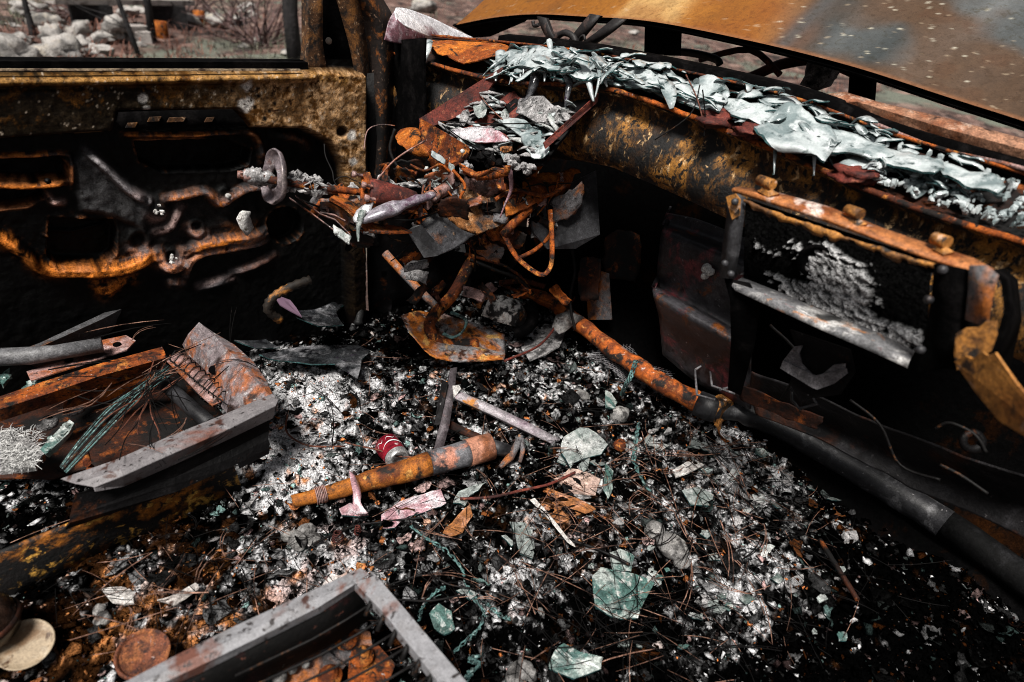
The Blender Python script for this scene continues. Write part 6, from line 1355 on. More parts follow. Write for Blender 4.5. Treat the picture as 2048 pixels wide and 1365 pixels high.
drape([[(1572, 206, .6), (1590, 210, .6), (1612, 222, .6), (1628, 238, .6)], [(1548, 226, .35), (1580, 236, .35), (1622, 248, .35), (1668, 268, .4)], [(1524, 248, .12), (1566, 262, .12), (1612, 272, .12), (1672, 286, .2)], [(1508, 256, .02), (1552, 286, -.03), (1606, 288, -.02), (1664, 304, .05)], [(1520, 266, -.05), (1556, 302, -.1), (1610, 304, -.08), (1650, 322, -.02)]], "big white drooping glass plate hanging over the dashboard lip", .006)
drape([[(1655, 262, .5), (1700, 268, .5), (1760, 286, .5)], [(1650, 284, .3), (1710, 292, .3), (1790, 308, .35)], [(1640, 306, .1), (1690, 304, .15), (1740, 318, .2)]], "wide layered glass sheet joined to the drooping plate's right side", .004)
drape([[(1440, 196, .6), (1500, 204, .6), (1560, 220, .6)], [(1450, 216, .35), (1505, 228, .35), (1556, 240, .35)], [(1462, 232, .15), (1510, 246, .15), (1540, 252, .15)]], "flat pale glass sheet left of the big drooping plate", .004)
drape([[(1020, 96, .7), (1080, 92, .75), (1140, 100, .7)], [(1006, 112, .35), (1076, 110, .3), (1160, 122, .35)], [(1020, 128, .05), (1080, 134, -.02), (1150, 140, .02)]], "main white glass sheet on top of the tall heap", .008)
drape([[(1120, 98, .7), (1160, 104, .7), (1200, 116, .7)], [(1118, 120, .3), (1160, 126, .3), (1206, 136, .35)], [(1112, 142, .0), (1150, 152, -.03), (1200, 158, .0)]], "pale crumpled glass sheet on the right of the tall heap", .009)
drape([[(1240, 140, .5), (1290, 138, .55), (1330, 150, .5)], [(1236, 156, .25), (1286, 158, .25), (1340, 172, .3)], [(1250, 172, .08), (1290, 180, .05), (1320, 186, .1)]], "rounded pale glass sheet at the left of the middle slivers", .005)
drape([[(1760, 290, .55), (1820, 300, .6), (1880, 316, .55)], [(1756, 306, .35), (1816, 318, .35), (1890, 336, .38)], [(1770, 322, .15), (1816, 334, .15), (1870, 346, .18)]], "rippled glass sheet right of the wide layered sheet on the cowl", .006)
drape([[(1880, 322, .7), (1940, 340, .7), (2000, 356, .65)], [(1880, 340, .5), (1940, 358, .48), (2010, 376, .48)], [(1896, 352, .35), (1946, 372, .32), (1996, 386, .35)]], "long thin glass sheet above the glass crumbs at the far right", .005)
drape([[(1330, 158, .7), (1390, 166, .7), (1440, 182, .7)], [(1326, 178, .4), (1386, 188, .4), (1446, 206, .42)], [(1340, 196, .15), (1392, 212, .1), (1440, 226, .15)]], "creased glass sheet in the middle of the cowl above the dark needles", .006)
for k in range(26):
    x0 = rnd.uniform(1000, 1205); y0 = 96 + (x0 - 1000) * .1 + rnd.uniform(-6, 10); x1 = x0 + rnd.gauss(-6, 16); L = rnd.uniform(22, 60)
    t = t_at(x0); d0 = float(np.dot(np.array(shelf(t, .4)) - CAM, RW[:, 2])) - .02
    dl = dlip(x1) - .02
    drip([(x0, y0, d0), (x0 * .6 + x1 * .4, y0 + L * .4, d0 * .55 + dl * .45 - .01), (x1, y0 + L * .75, dl), (x1 + rnd.gauss(0, 4), y0 + L, dl - .006)], rnd.uniform(.006, .018), "curling glass sliver sliding over the lip below the tall heap", rel=False)
    bpy.data.objects[-1] if False else None
for o in list(C.objects):
    if o.get("label") == "curling glass sliver sliding over the lip below the tall heap": o["group"] = "glass slivers sliding off the tall heap"
# red scorched fabric scraps under the glass
for k, (x, y, lab) in enumerate([(1430, 225, "dark red scorched scrap under glass on the cowl"), (1500, 236, "larger dark red scrap left of the drooping glass plate"), (1710, 318, "crumpled rusty red scrap right of the drooping glass plate")]):
    t = t_at(x); p = shelf(t, .12, .012); b = B(); b.lump(p, .035, k + 7, 3, (1.2, 1.2, .5), .6, freq=2); make(b, "red_scrap", m_rustred, label=lab, cat="scrap")

# ---- filling of the chute
for k in range(130):
    u = rnd.uniform(.08, .97); v = rnd.uniform(.42 if .3 < u < .6 else .3, 1.02)
    mt = rnd.random()
    b = B(); c = chute(u, v, .02 + rnd.uniform(0, .015)); e = Vector((rnd.uniform(-1, 1), rnd.uniform(-1, 1), rnd.uniform(-.4, .6))).normalized(); f = e.cross(Vector((0, 0, 1))).normalized(); s = rnd.uniform(.008, .03)
    b.loft([[c - e * s + f * s * .3, c + f * s * .6 + Vector((0, 0, .004)), c + e * s + f * s * .2], [c - e * s * .9, c + Vector((0, 0, .006)), c + e * s * 1.2], [c - e * s * .6 - f * s * .4, c - f * s * .6, c + e * s * .8 - f * s * .5]], .002).rough_up(.003, 40)
    make(b, "chute_flake", m_ashy if mt < .5 else (m_glass if mt > .75 else m_glassgrey), label="grey ash or glass flake in the litter filling the dashboard chute", cat="flake", group="litter in the dashboard chute")
def px_sheet(rows, mts, name, label, cat, th=.003, rough=.003, sub=1, chd=False):
    if chd: rows = [[(x, y, dch(x, y) - (.022 + .012 * ((i + j) % 2))) for j, (x, y, d) in enumerate(r)] for i, r in enumerate(rows)]
    b = B(); b.crumple([[ad(*q) for q in r] for r in rows], th, 4, rough * .8, 28, 0, 1 if len(mts) > 1 else 0, seed=len(label), jag=.003)
    return make(b, name, mts, label=label, cat=cat)
px_sheet([[(898, 262, 1.58), (940, 254, 1.6), (985, 256, 1.62), (1010, 270, 1.62)], [(905, 270, 1.55), (940, 262, 1.57), (985, 266, 1.59), (1018, 280, 1.6)], [(925, 280, 1.53), (955, 284, 1.54), (990, 284, 1.56), (1030, 280, 1.58)]], [m_lilac if False else M("white_porcelain", (.5, .48, .5), [((.34, .1, .13), 9, .53, .64), ((.28, .26, .28), 20, .52, .68), ((.62, .61, .62), 30, .58, .7)], rough=.3, bump=(50, .3, .003)), m_rustred], "melted_plate", "smooth white melted leaf with pink rim in the dashboard chute", "melted plastic", chd=True)
px_sheet([[(990, 240, 1.64), (1020, 236, 1.65), (1050, 240, 1.65)], [(1030, 262, 1.62), (1055, 256, 1.63), (1080, 262, 1.63)], [(1048, 290, 1.58), (1072, 292, 1.59), (1096, 296, 1.6)], [(1060, 315, 1.56), (1075, 318, 1.56), (1094, 306, 1.58)]], [m_glass, m_glassedge], "glass_sheet", "pale green crumpled glass sheet sliding off the chute's right corner", "glass shard", rough=.006, chd=True)
px_sheet([[(952, 190, 1.66), (968, 200, 1.66), (975, 215, 1.65)], [(946, 210, 1.64), (960, 220, 1.64), (972, 228, 1.64)], [(948, 230, 1.62), (958, 236, 1.62), (965, 236, 1.62)]], [m_glassgrey, m_glassedge], "glass_shard", "upright grey glass shard on the chute's left half", "glass shard", chd=True)
px_sheet([[(1040, 200, 1.66), (1075, 190, 1.68), (1115, 215, 1.68)], [(1030, 222, 1.64), (1080, 215, 1.65), (1130, 235, 1.66)], [(1060, 240, 1.63), (1085, 245, 1.63), (1120, 250, 1.64)]], [m_ashy], "ash_slab", "pale crusted slab below the hanging glass in the chute", "ash slab", rough=.010, chd=True)
for k, (x, y, r, mt, lab) in enumerate([(975, 318, .022, m_soot, "black bubbly char lump in the gauge hoop"), (930, 335, .016, m_ashy, "grey ash clump on the gauge hoop's left"), (1010, 300, .014, m_leaf, "tan scorched lump right of the black char lump"), (1030, 325, .02, m_ashy, "ash clump on the gauge hoop's right"), (1052, 340, .016, m_ashy, "small ash clump under the pale green glass sheet")]):
    b = B()
    for j in range(14): b.lump(ad(x, y, dch(x, y) - .015) + Vector((rnd.gauss(0, r * .5), rnd.gauss(0, r * .5), rnd.gauss(0, r * .4))), r * rnd.uniform(.3, .6), j + k, 1, rough=.6, smooth=False, freq=2)
    make(b, "char_lump", mt, label=lab, cat="char lump")
# ---- burnt scraps and wires tangled round the column and hanging to the pedals
def cdep(px, py): return 1.42 + (px - 620) * .00042 + max(0, py - 400) * .0016
for k in range(95):
    px, py = rnd.uniform(630, 1130), rnd.gauss(405, 42)
    if k > 60: px, py = rnd.uniform(720, 1120), rnd.uniform(420, 600)
    if py < 330: continue
    s = rnd.uniform(7, 24); a = rnd.uniform(0, 3.14); d0 = cdep(px, py) + rnd.uniform(-.01, .07); ca_, sa_ = math.cos(a), math.sin(a); wq = rnd.uniform(.25, .6)
    rws_ = [[(px + s * (u * ca_ - v * wq * sa_), py + s * (u * sa_ + v * wq * ca_), d0 + rnd.uniform(-.012, .012)) for u in (-1, 0, 1)] for v in (-1, 0, 1)]
    b = B(); b.crumple([[ad(*q) for q in r] for r in rws_], .0025, 3, .005, 30, seed=k, jag=.006)
    make(b, "burnt_scrap", rnd.choice([m_rust, m_rust, m_rustdark, m_rustdark, m_greyrust, m_pinkmetal, m_black, m_ashy]), label="crumpled burnt scrap caught in the tangle around the steering column", cat="scrap", group="burnt scraps around the steering column")
for k in range(42):
    px, py = rnd.uniform(640, 1100), rnd.uniform(350, 470); a = rnd.uniform(0, 6.28) if k < 22 else rnd.gauss(1.5, .5); pts = [(px, py)]
    for j in range(4):
        a += rnd.uniform(-.6, .6); L = rnd.uniform(12, 34); pts.append((pts[-1][0] + L * math.cos(a), pts[-1][1] + L * math.sin(a)))
    b = B(); b.tube(smooth_line([ad(x, y, cdep(x, y) + .02) for x, y in pts], 4), rnd.uniform(.0012, .003), 5, jit=.2)
    make(b, "burnt_wire", rnd.choice([m_wire, m_wire, m_wirerust, m_rust]), label="bent burnt wire in the tangle around the steering column", cat="wire", group="burnt wires around the steering column")
# ---- melted aluminium on the column
b = B()
q = [ad(x, y, d) for x, y, d in [(722, 438, 1.42), (745, 430, 1.42), (775, 422, 1.43), (805, 412, 1.45), (835, 402, 1.47), (868, 388, 1.5)]]
b.tube(smooth_line(q, 4), [.010, .014, .018, .019, .02, .022, .023, .022, .021, .02, .02, .018, .017, .017, .016, .015, .014, .013, .012, .012, .008], 14, flat=.7); b.rough_up(.008, 22)
make(b, "melted_lump", M("melted_lilac_metal", (.3, .28, .32), [((.13, .075, .11), 14, .46, .6), ((.6, .6, .62), 22, .55, .66), ((.16, .2, .2), 14, .6, .7), ((.03, .03, .03), 60, .63, .7)], rough=.3, metal=.25, spec=.6, bump=(60, .4, .004)), label="silvery lilac melted metal lump draped over the steering column", cat="melted metal")
drip([(726, 420, 1.4), (720, 440, 1.4), (716, 460, 1.4), (717, 484, 1.4)], .011, "teal grey melted drip hanging from the lilac lump's left end", m_glassgrey, rel=False)
px_sheet([[(705, 432, 1.41), (722, 412, 1.42), (745, 408, 1.43)], [(715, 448, 1.4), (730, 436, 1.41), (742, 430, 1.42)]], [m_alu], "foil_scrap", "crumpled silver foil at the left end of the lilac lump", "foil scrap", rough=.01)
px_sheet([[(666, 450, 1.42), (685, 460, 1.42), (705, 474, 1.42)], [(672, 470, 1.41), (690, 480, 1.41), (700, 486, 1.41)]], [m_glassgrey], "foil_scrap", "grey pleated scrap hanging under the column straps", "foil scrap", rough=.008)
px_sheet([[(776, 368, 1.52), (815, 362, 1.54), (856, 356, 1.56)], [(772, 376, 1.5), (812, 374, 1.52), (850, 368, 1.54)]], [m_ashy], "ash_slab", "flat ash crust behind the column housing", "ash slab", rough=.006)
b = B()
for k in range(26):
    c = ad(rnd.uniform(850, 905), rnd.uniform(335, 372), 1.57); s = rnd.uniform(.006, .013); e = Vector((rnd.uniform(-1, 1), rnd.uniform(-1, 1), rnd.uniform(-1, 1))).normalized(); f = e.cross(Vector((.3, .2, 1))).normalized(); b.box(c, e * s, f * s * .6, e.cross(f) * .0015)
make(b, "glass_cluster", m_glassgrey, label="cluster of clear grey crumbs stuck beside the column clamp", cat="glass cluster")
px_sheet([[(862, 300, 1.5), (880, 310, 1.51), (893, 322, 1.52)], [(864, 312, 1.49), (876, 322, 1.5), (890, 330, 1.51)]], [m_glass, m_glassedge], "glass_shard", "small rectangular glass chip on the rusty gauge bracket", "glass shard")

# ================================================================== SHARDS AND SCRAPS ON THE ASH
def slab(poly, mts, name, label, cat, h=.012, tilt=0.0, th=.004, rough=.002, curl=.0):
    c = F(sum(p[0] for p in poly) / len(poly), sum(p[1] for p in poly) / len(poly), h)
    pts = [az(x, y, c.z) for x, y in poly]; L = max((p - c).length for p in pts)
    a = rnd.uniform(0, 6.28); d = Vector((math.cos(a), math.sin(a), 0))
    out = []
    n = len(pts)
    for i in range(n):
        out.append(pts[i]); out.append(pts[i].lerp(pts[(i + 1) % n], .5) + Vector((rnd.uniform(-.03, .03) * L, rnd.uniform(-.03, .03) * L, 0)))
    b = B(); cen = c + Vector((0, 0, .02 * L))
    def lift(p):
        q = p + Vector((0, 0, (p - c).dot(d) * tilt + curl * ((p - c).length / L) ** 2)); return q
    ring1 = [lift(p) for p in out]; ring2 = [lift(p.lerp(c, .45)) + Vector((0, 0, .035 * L * (rnd.uniform(-.8, 1)))) for p in out]
    m = len(out); vs = ring1 + ring2 + [cen]; vs2 = [v - Vector((0, 0, th)) for v in vs]
    fs = []; mi = []
    for i in range(m):
        j = (i + 1) % m; fs += [(i, j, m + j, m + i), (m + i, m + j, 2 * m)]; 
    nf = len(vs); fb = [tuple(nf + k for k in f[::-1]) for f in fs]; ed = [(j, i, nf + i, nf + j) for i in range(m) for j in [(i + 1) % m]]
    # winding
    nn = (Vector(vs[fs[0][1]]) - Vector(vs[fs[0][0]])).cross(Vector(vs[fs[0][2]]) - Vector(vs[fs[0][1]]))
    if nn.z < 0: fs = [f[::-1] for f in fs]; fb = [f[::-1] for f in fb]; ed = [f[::-1] for f in ed]
    b.add(vs + vs2, fs + fb, 0, False); o = len(b.v) - len(vs + vs2)
    for f in ed: b.f.append([o + k for k in f]); b.m.append(1 if len(mts) > 1 else 0); b.smooth.append(False)
    if rough: b.rough_up(rough, 35)
    return make(b, name, mts, label=label, cat=cat)
GS = [m_glassteal, m_glassedge]; GG = [m_glassgrey, m_glassedge]; GP = [m_glasspink, m_glassedge]
slab([(1183, 1158), (1200, 1140), (1232, 1146), (1270, 1148), (1312, 1162), (1290, 1200), (1278, 1232), (1235, 1236), (1190, 1215)], GS, "glass_shard", "large teal glass shard with dusty right end at lower centre", "glass shard", .025, .15)
slab([(1096, 1330), (1110, 1300), (1128, 1288), (1160, 1305), (1204, 1318), (1200, 1340), (1150, 1355)], GS, "glass_shard", "grey-teal glass shard at the bottom edge below the large teal shard", "glass shard", .03, .2)
slab([(1218, 1108), (1240, 1098), (1270, 1110), (1262, 1140), (1225, 1142)], GS, "glass_shard", "small dusty teal shard just above the large teal shard", "glass shard", .015, .1)
slab([(1124, 880), (1155, 862), (1190, 865), (1222, 888), (1200, 902), (1165, 915), (1140, 930), (1122, 905)], GG, "glass_shard", "crumpled pale grey glass sheet left of the rusty nut", "glass shard", .035, .2, rough=.01)
slab([(1018, 1052), (1050, 1046), (1066, 1055), (1072, 1095), (1066, 1112), (1040, 1108), (1030, 1080)], GG, "glass_shard", "speckled grey glass shard in the middle of the ash", "glass shard", .02, .4)
slab([(1003, 1070), (1012, 1068), (1030, 1090), (1022, 1094)], GG, "glass_shard", "narrow grey splinter left of the speckled grey shard", "glass shard", .015, .2)
slab([(1362, 985), (1400, 970), (1430, 985), (1424, 1010), (1380, 1015)], GG, "glass_shard", "flat grey-green shard among pine needles right of centre", "glass shard", .02, .2)
slab([(1344, 945), (1375, 920), (1398, 918), (1410, 925), (1375, 950), (1350, 962)], [m_paper], "plaster_scrap", "bright white flat scrap above the flat grey-green shard", "scrap", .02, .2)
slab([(858, 1228), (880, 1210), (905, 1222), (912, 1250), (890, 1262), (872, 1256)], GS, "glass_shard", "jagged pale green glass chunk right of the passenger seat corner", "glass shard", .03, .3, rough=.008)
slab([(912, 1180), (935, 1172), (955, 1188), (940, 1200)], GG, "glass_shard", "small pale glass chip crossed by the long teal cord", "glass shard", .012, .1)
slab([(762, 1030), (800, 1005), (850, 988), (882, 980), (890, 1005), (870, 1015), (820, 1030), (790, 1050), (762, 1052)], GP, "glass_shard", "large pink and white glass shard below the rusty tube", "glass shard", .02, .15, rough=.006)
slab([(678, 1018), (700, 1005), (712, 1010), (738, 1030), (720, 1034), (684, 1032)], GP, "glass_shard", "flat pink glass piece under the rusty tube's left half", "glass shard", .014, .1)
px_sheet([[(697, 940, 1.42), (706, 946, 1.42), (716, 962, 1.42)], [(702, 968, 1.39), (712, 970, 1.39), (722, 985, 1.39)], [(705, 1000, 1.37), (716, 1000, 1.37), (722, 1005, 1.37)], [(706, 1030, 1.36), (722, 1028, 1.36), (738, 1028, 1.36)]], GP, "glass_strip", "upright pink glass strip draped over the rusty tube", "glass shard", .004)
slab([(905, 1000), (920, 980), (945, 975), (970, 970), (955, 985), (935, 998), (930, 1015)], GG, "glass_shard", "pale green twisted glass left of the red wire", "glass shard", .025, .3, rough=.008)
slab([(930, 1015), (940, 1005), (945, 1035), (925, 1070), (900, 1075), (885, 1065), (905, 1045)], [m_leaf], "scorched_leaf", "curled pink-brown leaf below the twisted glass", "leaf", .015, .2, .002, .004)
slab([(1095, 965), (1130, 985), (1180, 1015), (1190, 1025), (1170, 1030), (1120, 1005)], [m_leaf], "scorched_leaf", "large orange-brown leaf under pine needles at centre right", "leaf", .02, .2, .002, .003)
slab([(1070, 1010), (1110, 1000), (1160, 1030), (1120, 1050), (1080, 1035)], [m_leaf], "scorched_leaf", "tan leaf in front of the large orange-brown leaf", "leaf", .012, .1, .002, .004)
slab([(1112, 955), (1140, 935), (1175, 945), (1205, 965), (1190, 990), (1150, 990)], [M("pink_plaster", (.45, .32, .27), [((.3, .2, .14), 14, .5, .64), ((.6, .5, .46), 24, .55, .68), ((.08, .05, .04), 50, .62, .7)], rough=.9, bump=(70, .6, .005))], "plaster_scrap", "pinkish tan crumbly scrap right of the red wire", "scrap", .018, .1, rough=.01)
slab([(1060, 1000), (1070, 995), (1100, 1030), (1140, 1080), (1150, 1095), (1135, 1085)], [m_paper], "paper_strip", "pale narrow strip lying over the tan leaf", "paper", .03, .1, .001)
slab([(1155, 890), (1182, 900), (1176, 940), (1160, 950)], GG, "glass_shard", "dusty green shard standing beside the pinkish scrap", "glass shard", .02, .4)
slab([(1210, 930), (1228, 938), (1226, 975), (1216, 1000), (1206, 985)], GS, "glass_shard", "tall thin teal shard right of the pinkish scrap", "glass shard", .03, .5)
slab([(600, 640), (650, 600), (690, 555), (698, 560), (672, 620), (690, 660), (640, 690), (600, 668)], [m_glassclear, m_glassedge], "glass_sheet", "clear torn glass sheet standing left of the brake pedal", "glass shard", .12, .4, rough=.008)
slab([(470, 690), (530, 676), (560, 690), (510, 700)], [m_glassclear, m_glassedge], "glass_sheet", "dark smoky glass flake behind the driver's seat corner", "glass shard", .06, .2, rough=.006)
slab([(520, 712), (600, 690), (690, 676), (740, 690), (720, 720), (715, 765), (700, 730), (620, 735), (560, 728)], [m_glassclear, m_glassedge], "glass_sheet", "wide smoky glass sheet lying left below the brake pedal", "glass shard", .05, .2, rough=.01)
slab([(548, 590), (580, 600), (604, 630), (560, 610)], [M("purple_scrap", (.1, .06, .09), rough=.6)], "plastic_scrap", "small purple scrap under the corrugated hose", "scrap", .2, .1)
slab([(1210, 784), (1222, 786), (1236, 800), (1230, 815), (1210, 820)], GS, "glass_shard", "small upright teal shard under the wire mesh", "glass shard", .03, .4)
slab([(1040, 690), (1090, 640), (1130, 655), (1120, 700), (1060, 730)], [m_glassgrey if False else m_ashy], "ash_slab", "grey flaky slab between the pedal and the rusty pipe", "ash slab", .02, .2, rough=.01)
slab([(480, 1000), (520, 985), (500, 1012)], [m_ashy], "ash_slab", "small grey slab at the pedestal's right corner", "ash slab", .01)
slab([(310, 1195), (350, 1185), (395, 1168), (398, 1185), (345, 1215)], [M("torn_tin", (.36, .33, .31), [((.25, .09, .03), 9, .52, .6), ((.04, .02, .015), 40, .58, .68)], rough=.6)], "torn_tin", "torn piece of rusty-edged tin behind the passenger seat rail", "tin scrap", .03, .3, .003, rough=.008)
slab([(205, 1180), (240, 1175), (270, 1185), (265, 1205), (225, 1208)], [m_paper], "plaster_scrap", "pale crumbly scrap left of the torn tin", "scrap", .012, .1, rough=.008)
slab([(640, 1165), (680, 1150), (700, 1135), (690, 1160), (655, 1185), (600, 1210), (610, 1190)], [M("white_chunk", (.6, .55, .53), [((.35, .24, .2), 20, .5, .64), ((.1, .06, .05), 50, .6, .7)], rough=.9, bump=(80, .7, .006))], "plaster_scrap", "white chunky plaster bits along the passenger seat rail", "scrap", .02, .1, rough=.014)
# assorted further shards, unlike one another only in place
for k in range(70):
    px, py = rnd.uniform(1120, 1720), rnd.uniform(840, 1300)
    if py > 860 + (1900 - px) * 0.0 + max(0, (px - 1450)) * .0 and px > 1450 and py < 860 + (px - 1450) * .55: continue
    s = rnd.uniform(8, 22); n = rnd.randint(4, 6); a0 = rnd.uniform(0, 6.28)
    poly = [(px + s * rnd.uniform(.5, 1.1) * math.cos(a0 + 6.28 * i / n), py + .7 * s * rnd.uniform(.5, 1.1) * math.sin(a0 + 6.28 * i / n)) for i in range(n)]
    o = slab(poly, rnd.choice([GG, GG, GS, [m_ashy], [m_ashy], [m_glassgrey]]), "glass_shard", "small dusty shard half buried in the ash right of centre", "glass shard", .014, rnd.uniform(0, .6), .003, .004); o["group"] = "small shards in the ash"
# stones
for k, (x, y, r, s_, lab) in enumerate([(594, 1082, .024, (.75, 1.2, .8), "split grey walnut-shaped stone left below the rusty tube"), (612, 1062, .018, (1.2, 1, .7), "rounded pinkish stone above the split stone"), (628, 1078, .016, (1, 1, .8), "pale stone touching the split stone's right"), (574, 1074, .012, (1, 1, 1), "small white stone left of the split stone"), (1345, 1095, .034, (1, 1.2, .7), "speckled greenish stone right of centre"), (1310, 1062, .024, (1.1, 1, .7), "smaller speckled stone above the greenish stone"), (1362, 1122, .02, (1, 1, .7), "brownish speckled stone below the greenish stone"), (1080, 1226, .010, (.9, 1, 1), "shiny pebble near the dark hole at bottom centre"), (1040, 1168, .009, (.8, 1, 1.2), "white pebble beside the teal cord's right branch"), (1240, 830, .032, (1.1, .8, .8), "grey-green fist-sized lump below the wire mesh"), (1165, 790, .02, (.9, 1.4, .6), "long ash-grey lump left of the wire mesh"), (1040, 1345, .022, (1.2, 1, .8), "tan stone at the bottom edge right of the seat rail"), (1062, 1350, .014, (1, 1, .9), "grey pebble beside the tan bottom stone"), (200, 1220, .012, (1, 1, 1), "small round white stone above the tin lid"), (206, 1240, .015, (1, 1, .8), "tan stone just above the tin lid")]):
    b = B(); b.lump(F(x, y, r * .5), r, k + 11, 3, s_, .18, freq=1.5)
    if k == 0:
        for v in b.v:
            pass
    make(b, "stone", m_stone, label=lab, cat="stone")
b = B(); q = [F(590, 1072, .042), F(597, 1082, .046), F(603, 1096, .036)]; b.tube(q, [.0015, .004, .0015], 6); make(b, "stone_crack", m_black, bpy.data.objects["stone"])
b = B(); c = F(1240, 890, .02); b.lathe(c, (.2, -.1, 1), [(.008, .014), (.012, .014), (.014, .006), (.018, .004), (.02, -.008), (.016, -.012)], 8); b.lathe(c, (.2, -.1, 1), [(.008, .014), (.007, -.006), (0, -.006)], 12, 0); make(b, "rusty_nut", m_rust, label="rusty flanged nut on the ash right of the crumpled glass sheet", cat="nut")
for (x, y, s, lab) in [(676, 1078, .014, "first rusty coil spring on the ash below the pink glass"), (716, 1066, .009, "smaller rusty coil right of the first coil spring")]:
    b = B(); c = F(x, y, .008); b.tube([c + Vector((s * math.cos(k * .7) * (1 - k / 90), s * math.sin(k * .7) * (1 - k / 90), k * .0005)) for k in range(45)], .0014, 5); make(b, "coil_spring", m_rustred, label=lab, cat="spring")
# ---- long cables and wires over the ash
def cable(pts, r, mt, label, h=.012, name="cable", cat="cable", group=None):
    b = B(); b.tube(smooth_line([F(x, y, h + 0 * i) for i, (x, y) in enumerate(pts)], 6), r, 6, jit=.15); return make(b, name, mt, label=label, cat=cat, group=group)
cable([(690, 885), (720, 893), (755, 900), (790, 912), (830, 915)], .0022, m_wirerust, "rusty wire crossing in front of the drinks can", .05)
cable([(575, 830), (572, 860), (590, 880), (625, 893), (690, 893)], .0025, m_wirerust, "rusty wire curving over white ash beside the seat corner", .02)
cable([(920, 998), (980, 995), (1040, 982), (1100, 968), (1150, 945)], .0036, m_rustred, "thick dark red wire running right below the rusty tube", .03)
cable([(625, 1090), (660, 1072), (710, 1052), (760, 1045), (850, 1035)], .003, m_wire, "thin black cable under the pink glass shard", .014)
cable([(780, 1170), (850, 1150), (900, 1170), (960, 1180), (1010, 1190)], .0022, m_wire, "thin black wire right of the passenger seat corner", .02)
cable([(735, 1195), (800, 1200), (860, 1202), (930, 1190)], .0024, m_wire, "thin black wire above the jagged green chunk", .03)
cable([(1640, 1080), (1665, 1120), (1690, 1160), (1715, 1200)], .006, m_rustdark, "dark rusty stick in the right part of the ash", .03, "stick", "stick")
cable([(1150, 595), (1120, 640), (1080, 690), (1010, 722)], .004, m_rustred, "red-brown braided wire hooked over the rusty pipe", .08)
cable([(1115, 1075), (1170, 1090), (1220, 1110), (1260, 1130)], .0035, m_wire, "charred braided cable above the large teal shard", .025)
b = B(); b.tube([ay(x, y, 1.4) for x, y in SL([(560, 640), (536, 620), (545, 596), (580, 575), (620, 560)], 6)], [.010 if i % 2 else .013 for i in range(25)], 10); make(b, "corrugated_tube", M("tube_gold", (.012, .008, .005), [((.3, .12, .02), 16, .52, .62)], rough=.7), label="rusty corrugated tube loop below the driver's door", cat="tube")
# loose twigs and wires: dashboard
for k, (pts, d, lab) in enumerate([([(850, 240), (930, 246), (1010, 248), (1090, 246)], None, "charred twig lying across the dashboard chute"), ([(865, 236), (940, 290), (1000, 330)], None, "dark thin stick slanting over the chute's white leaf"), ([(950, 176), (975, 210), (1005, 240)], None, "curved black twig in the chute's left half"), ([(1400, 170), (1380, 230), (1310, 280)], 0, "long dark pine needle bent over the dashboard lip"), ([(1405, 180), (1410, 230), (1408, 275)], 0, "dark needle hanging straight down over the dashboard lip"), ([(1372, 150), (1395, 200), (1410, 260)], 0, "crossing dark needle on the middle of the dashboard lip"), ([(2048, 400), (1990, 440), (1925, 505)], 1.15, "dark stem leaning from the cowl to the glove box rail"), ([(745, 372), (790, 320), (850, 282)], 1.45, "rusty bent wire rising from the column flange"), ([(728, 300), (735, 262), (760, 250), (790, 252)], 1.7, "pale thin wire curling out beside the A-pillar")]):
    b = B(); b.tube(smooth_line([ad(x, y, d if d else (dch(x, y) - .045 if d is None else dlip(x) - .03)) for x, y in pts], 6), .0016 if k not in (6, 7) else .0022, 5); make(b, "twig" if k < 7 else "thin_wire", [m_wire, m_needleb, m_wirerust][k % 3] if k < 7 else m_pinkmetal, label=lab, cat="twig" if k < 7 else "wire")

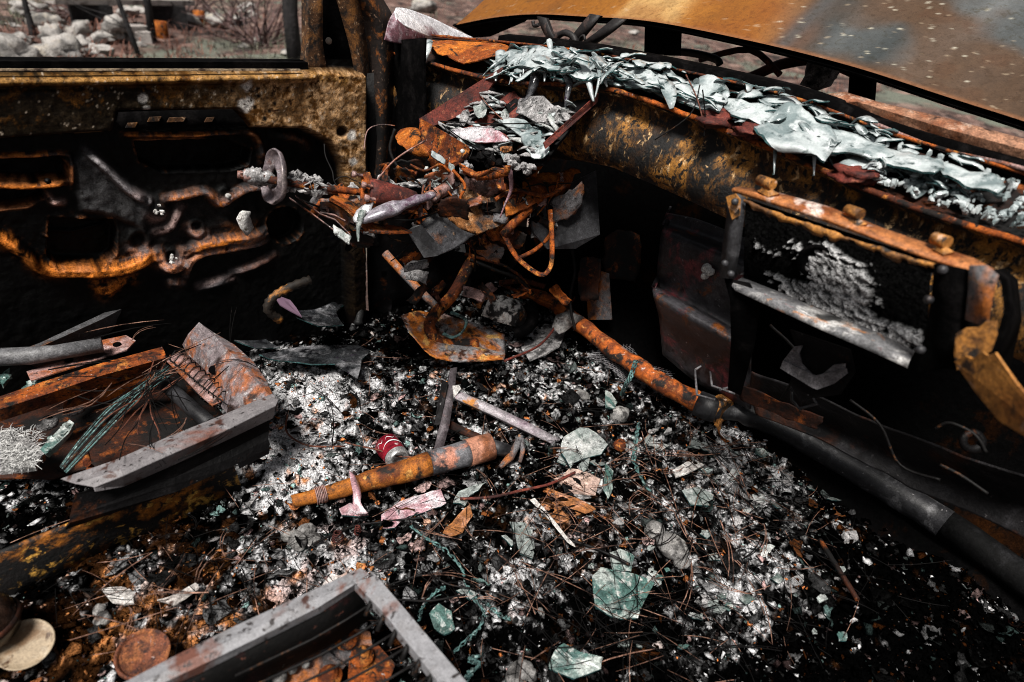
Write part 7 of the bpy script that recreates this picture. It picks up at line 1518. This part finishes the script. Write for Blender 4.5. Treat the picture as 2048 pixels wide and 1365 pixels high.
# ---- pine needles on the ash: each one an object
NM = []
for k in range(10):
    r = random.Random(k + 300); L = r.uniform(.07, .16); c = r.uniform(-.012, .012)
    b = B(); pts = [Vector(((t - .5) * L, c * (1 - (2 * t - 1) ** 2), .004 * math.sin(t * 3))) for t in (0, .25, .5, .75, 1)]
    b.tube(pts, [.0007, .0009, .0009, .0008, .0003], 4)
    if k % 2: b.tube([p + Vector((0, (i) * .0022, .001)) for i, p in enumerate(pts)], [.0006, .0008, .0008, .0007, .0003], 4)
    me = bpy.data.meshes.new("pine_needle"); me.from_pydata([tuple(v) for v in b.v], [], b.f); me.materials.append(m_needle if k < 5 else m_needleb); me.update(); NM.append(me)
def needles(n, cx, cy, sx, sy, label, group, ang=None, dark=.5):
    for k in range(n):
        px, py = rnd.gauss(cx, sx), rnd.gauss(cy, sy)
        p = F(px, py, rnd.uniform(.012, .045))
        if p.x > 1.42 or p.x < -.5: continue
        me = rnd.choice(NM[5:]) if rnd.random() < dark else rnd.choice(NM[:5])
        a = rnd.uniform(0, 6.28) if ang is None else rnd.gauss(ang, .5)
        place(me, "pine_needle", p, (rnd.gauss(0, .2), rnd.gauss(0, .22), a), rnd.uniform(.8, 1.5), label, "pine needle", group)
needles(75, 1230, 1000, 110, 90, "pine needle in the tangle over leaves and shards right of the rusty tube", "pine needles right of centre", None, .4)
needles(55, 1430, 920, 80, 80, "dark pine needle on pale ash below the long pipe", "pine needles below the pipe", None, .75)
needles(45, 1450, 1120, 130, 100, "pine needle strewn over the right-hand ash", "pine needles on the right", None, .75)
needles(35, 900, 1120, 120, 70, "pine needle lying around the long teal cord", "pine needles around the cord", None, .6)
needles(30, 400, 1180, 130, 70, "pine needle on rusty debris between the seat frames", "pine needles between the seats", None, .5)
needles(16, 1250, 1270, 120, 60, "pine needle over the dark bottom middle of the floor", "pine needles at the bottom", None, .5)
needles(20, 800, 820, 120, 50, "pine needle on the ash around the drinks can", "pine needles by the can", None, .6)
for k in range(34):
    px, py = rnd.gauss(330, 80), rnd.gauss(760, 60); p = az(px, py, .3 + rnd.uniform(0, .02))
    place(rnd.choice(NM), "pine_needle", p, (rnd.gauss(0, .3), rnd.gauss(0, .3), rnd.uniform(0, 6.28)), rnd.uniform(.8, 1.5), "pine needle caught on the driver's seat frame", "pine needle", "pine needles on the driver's seat")
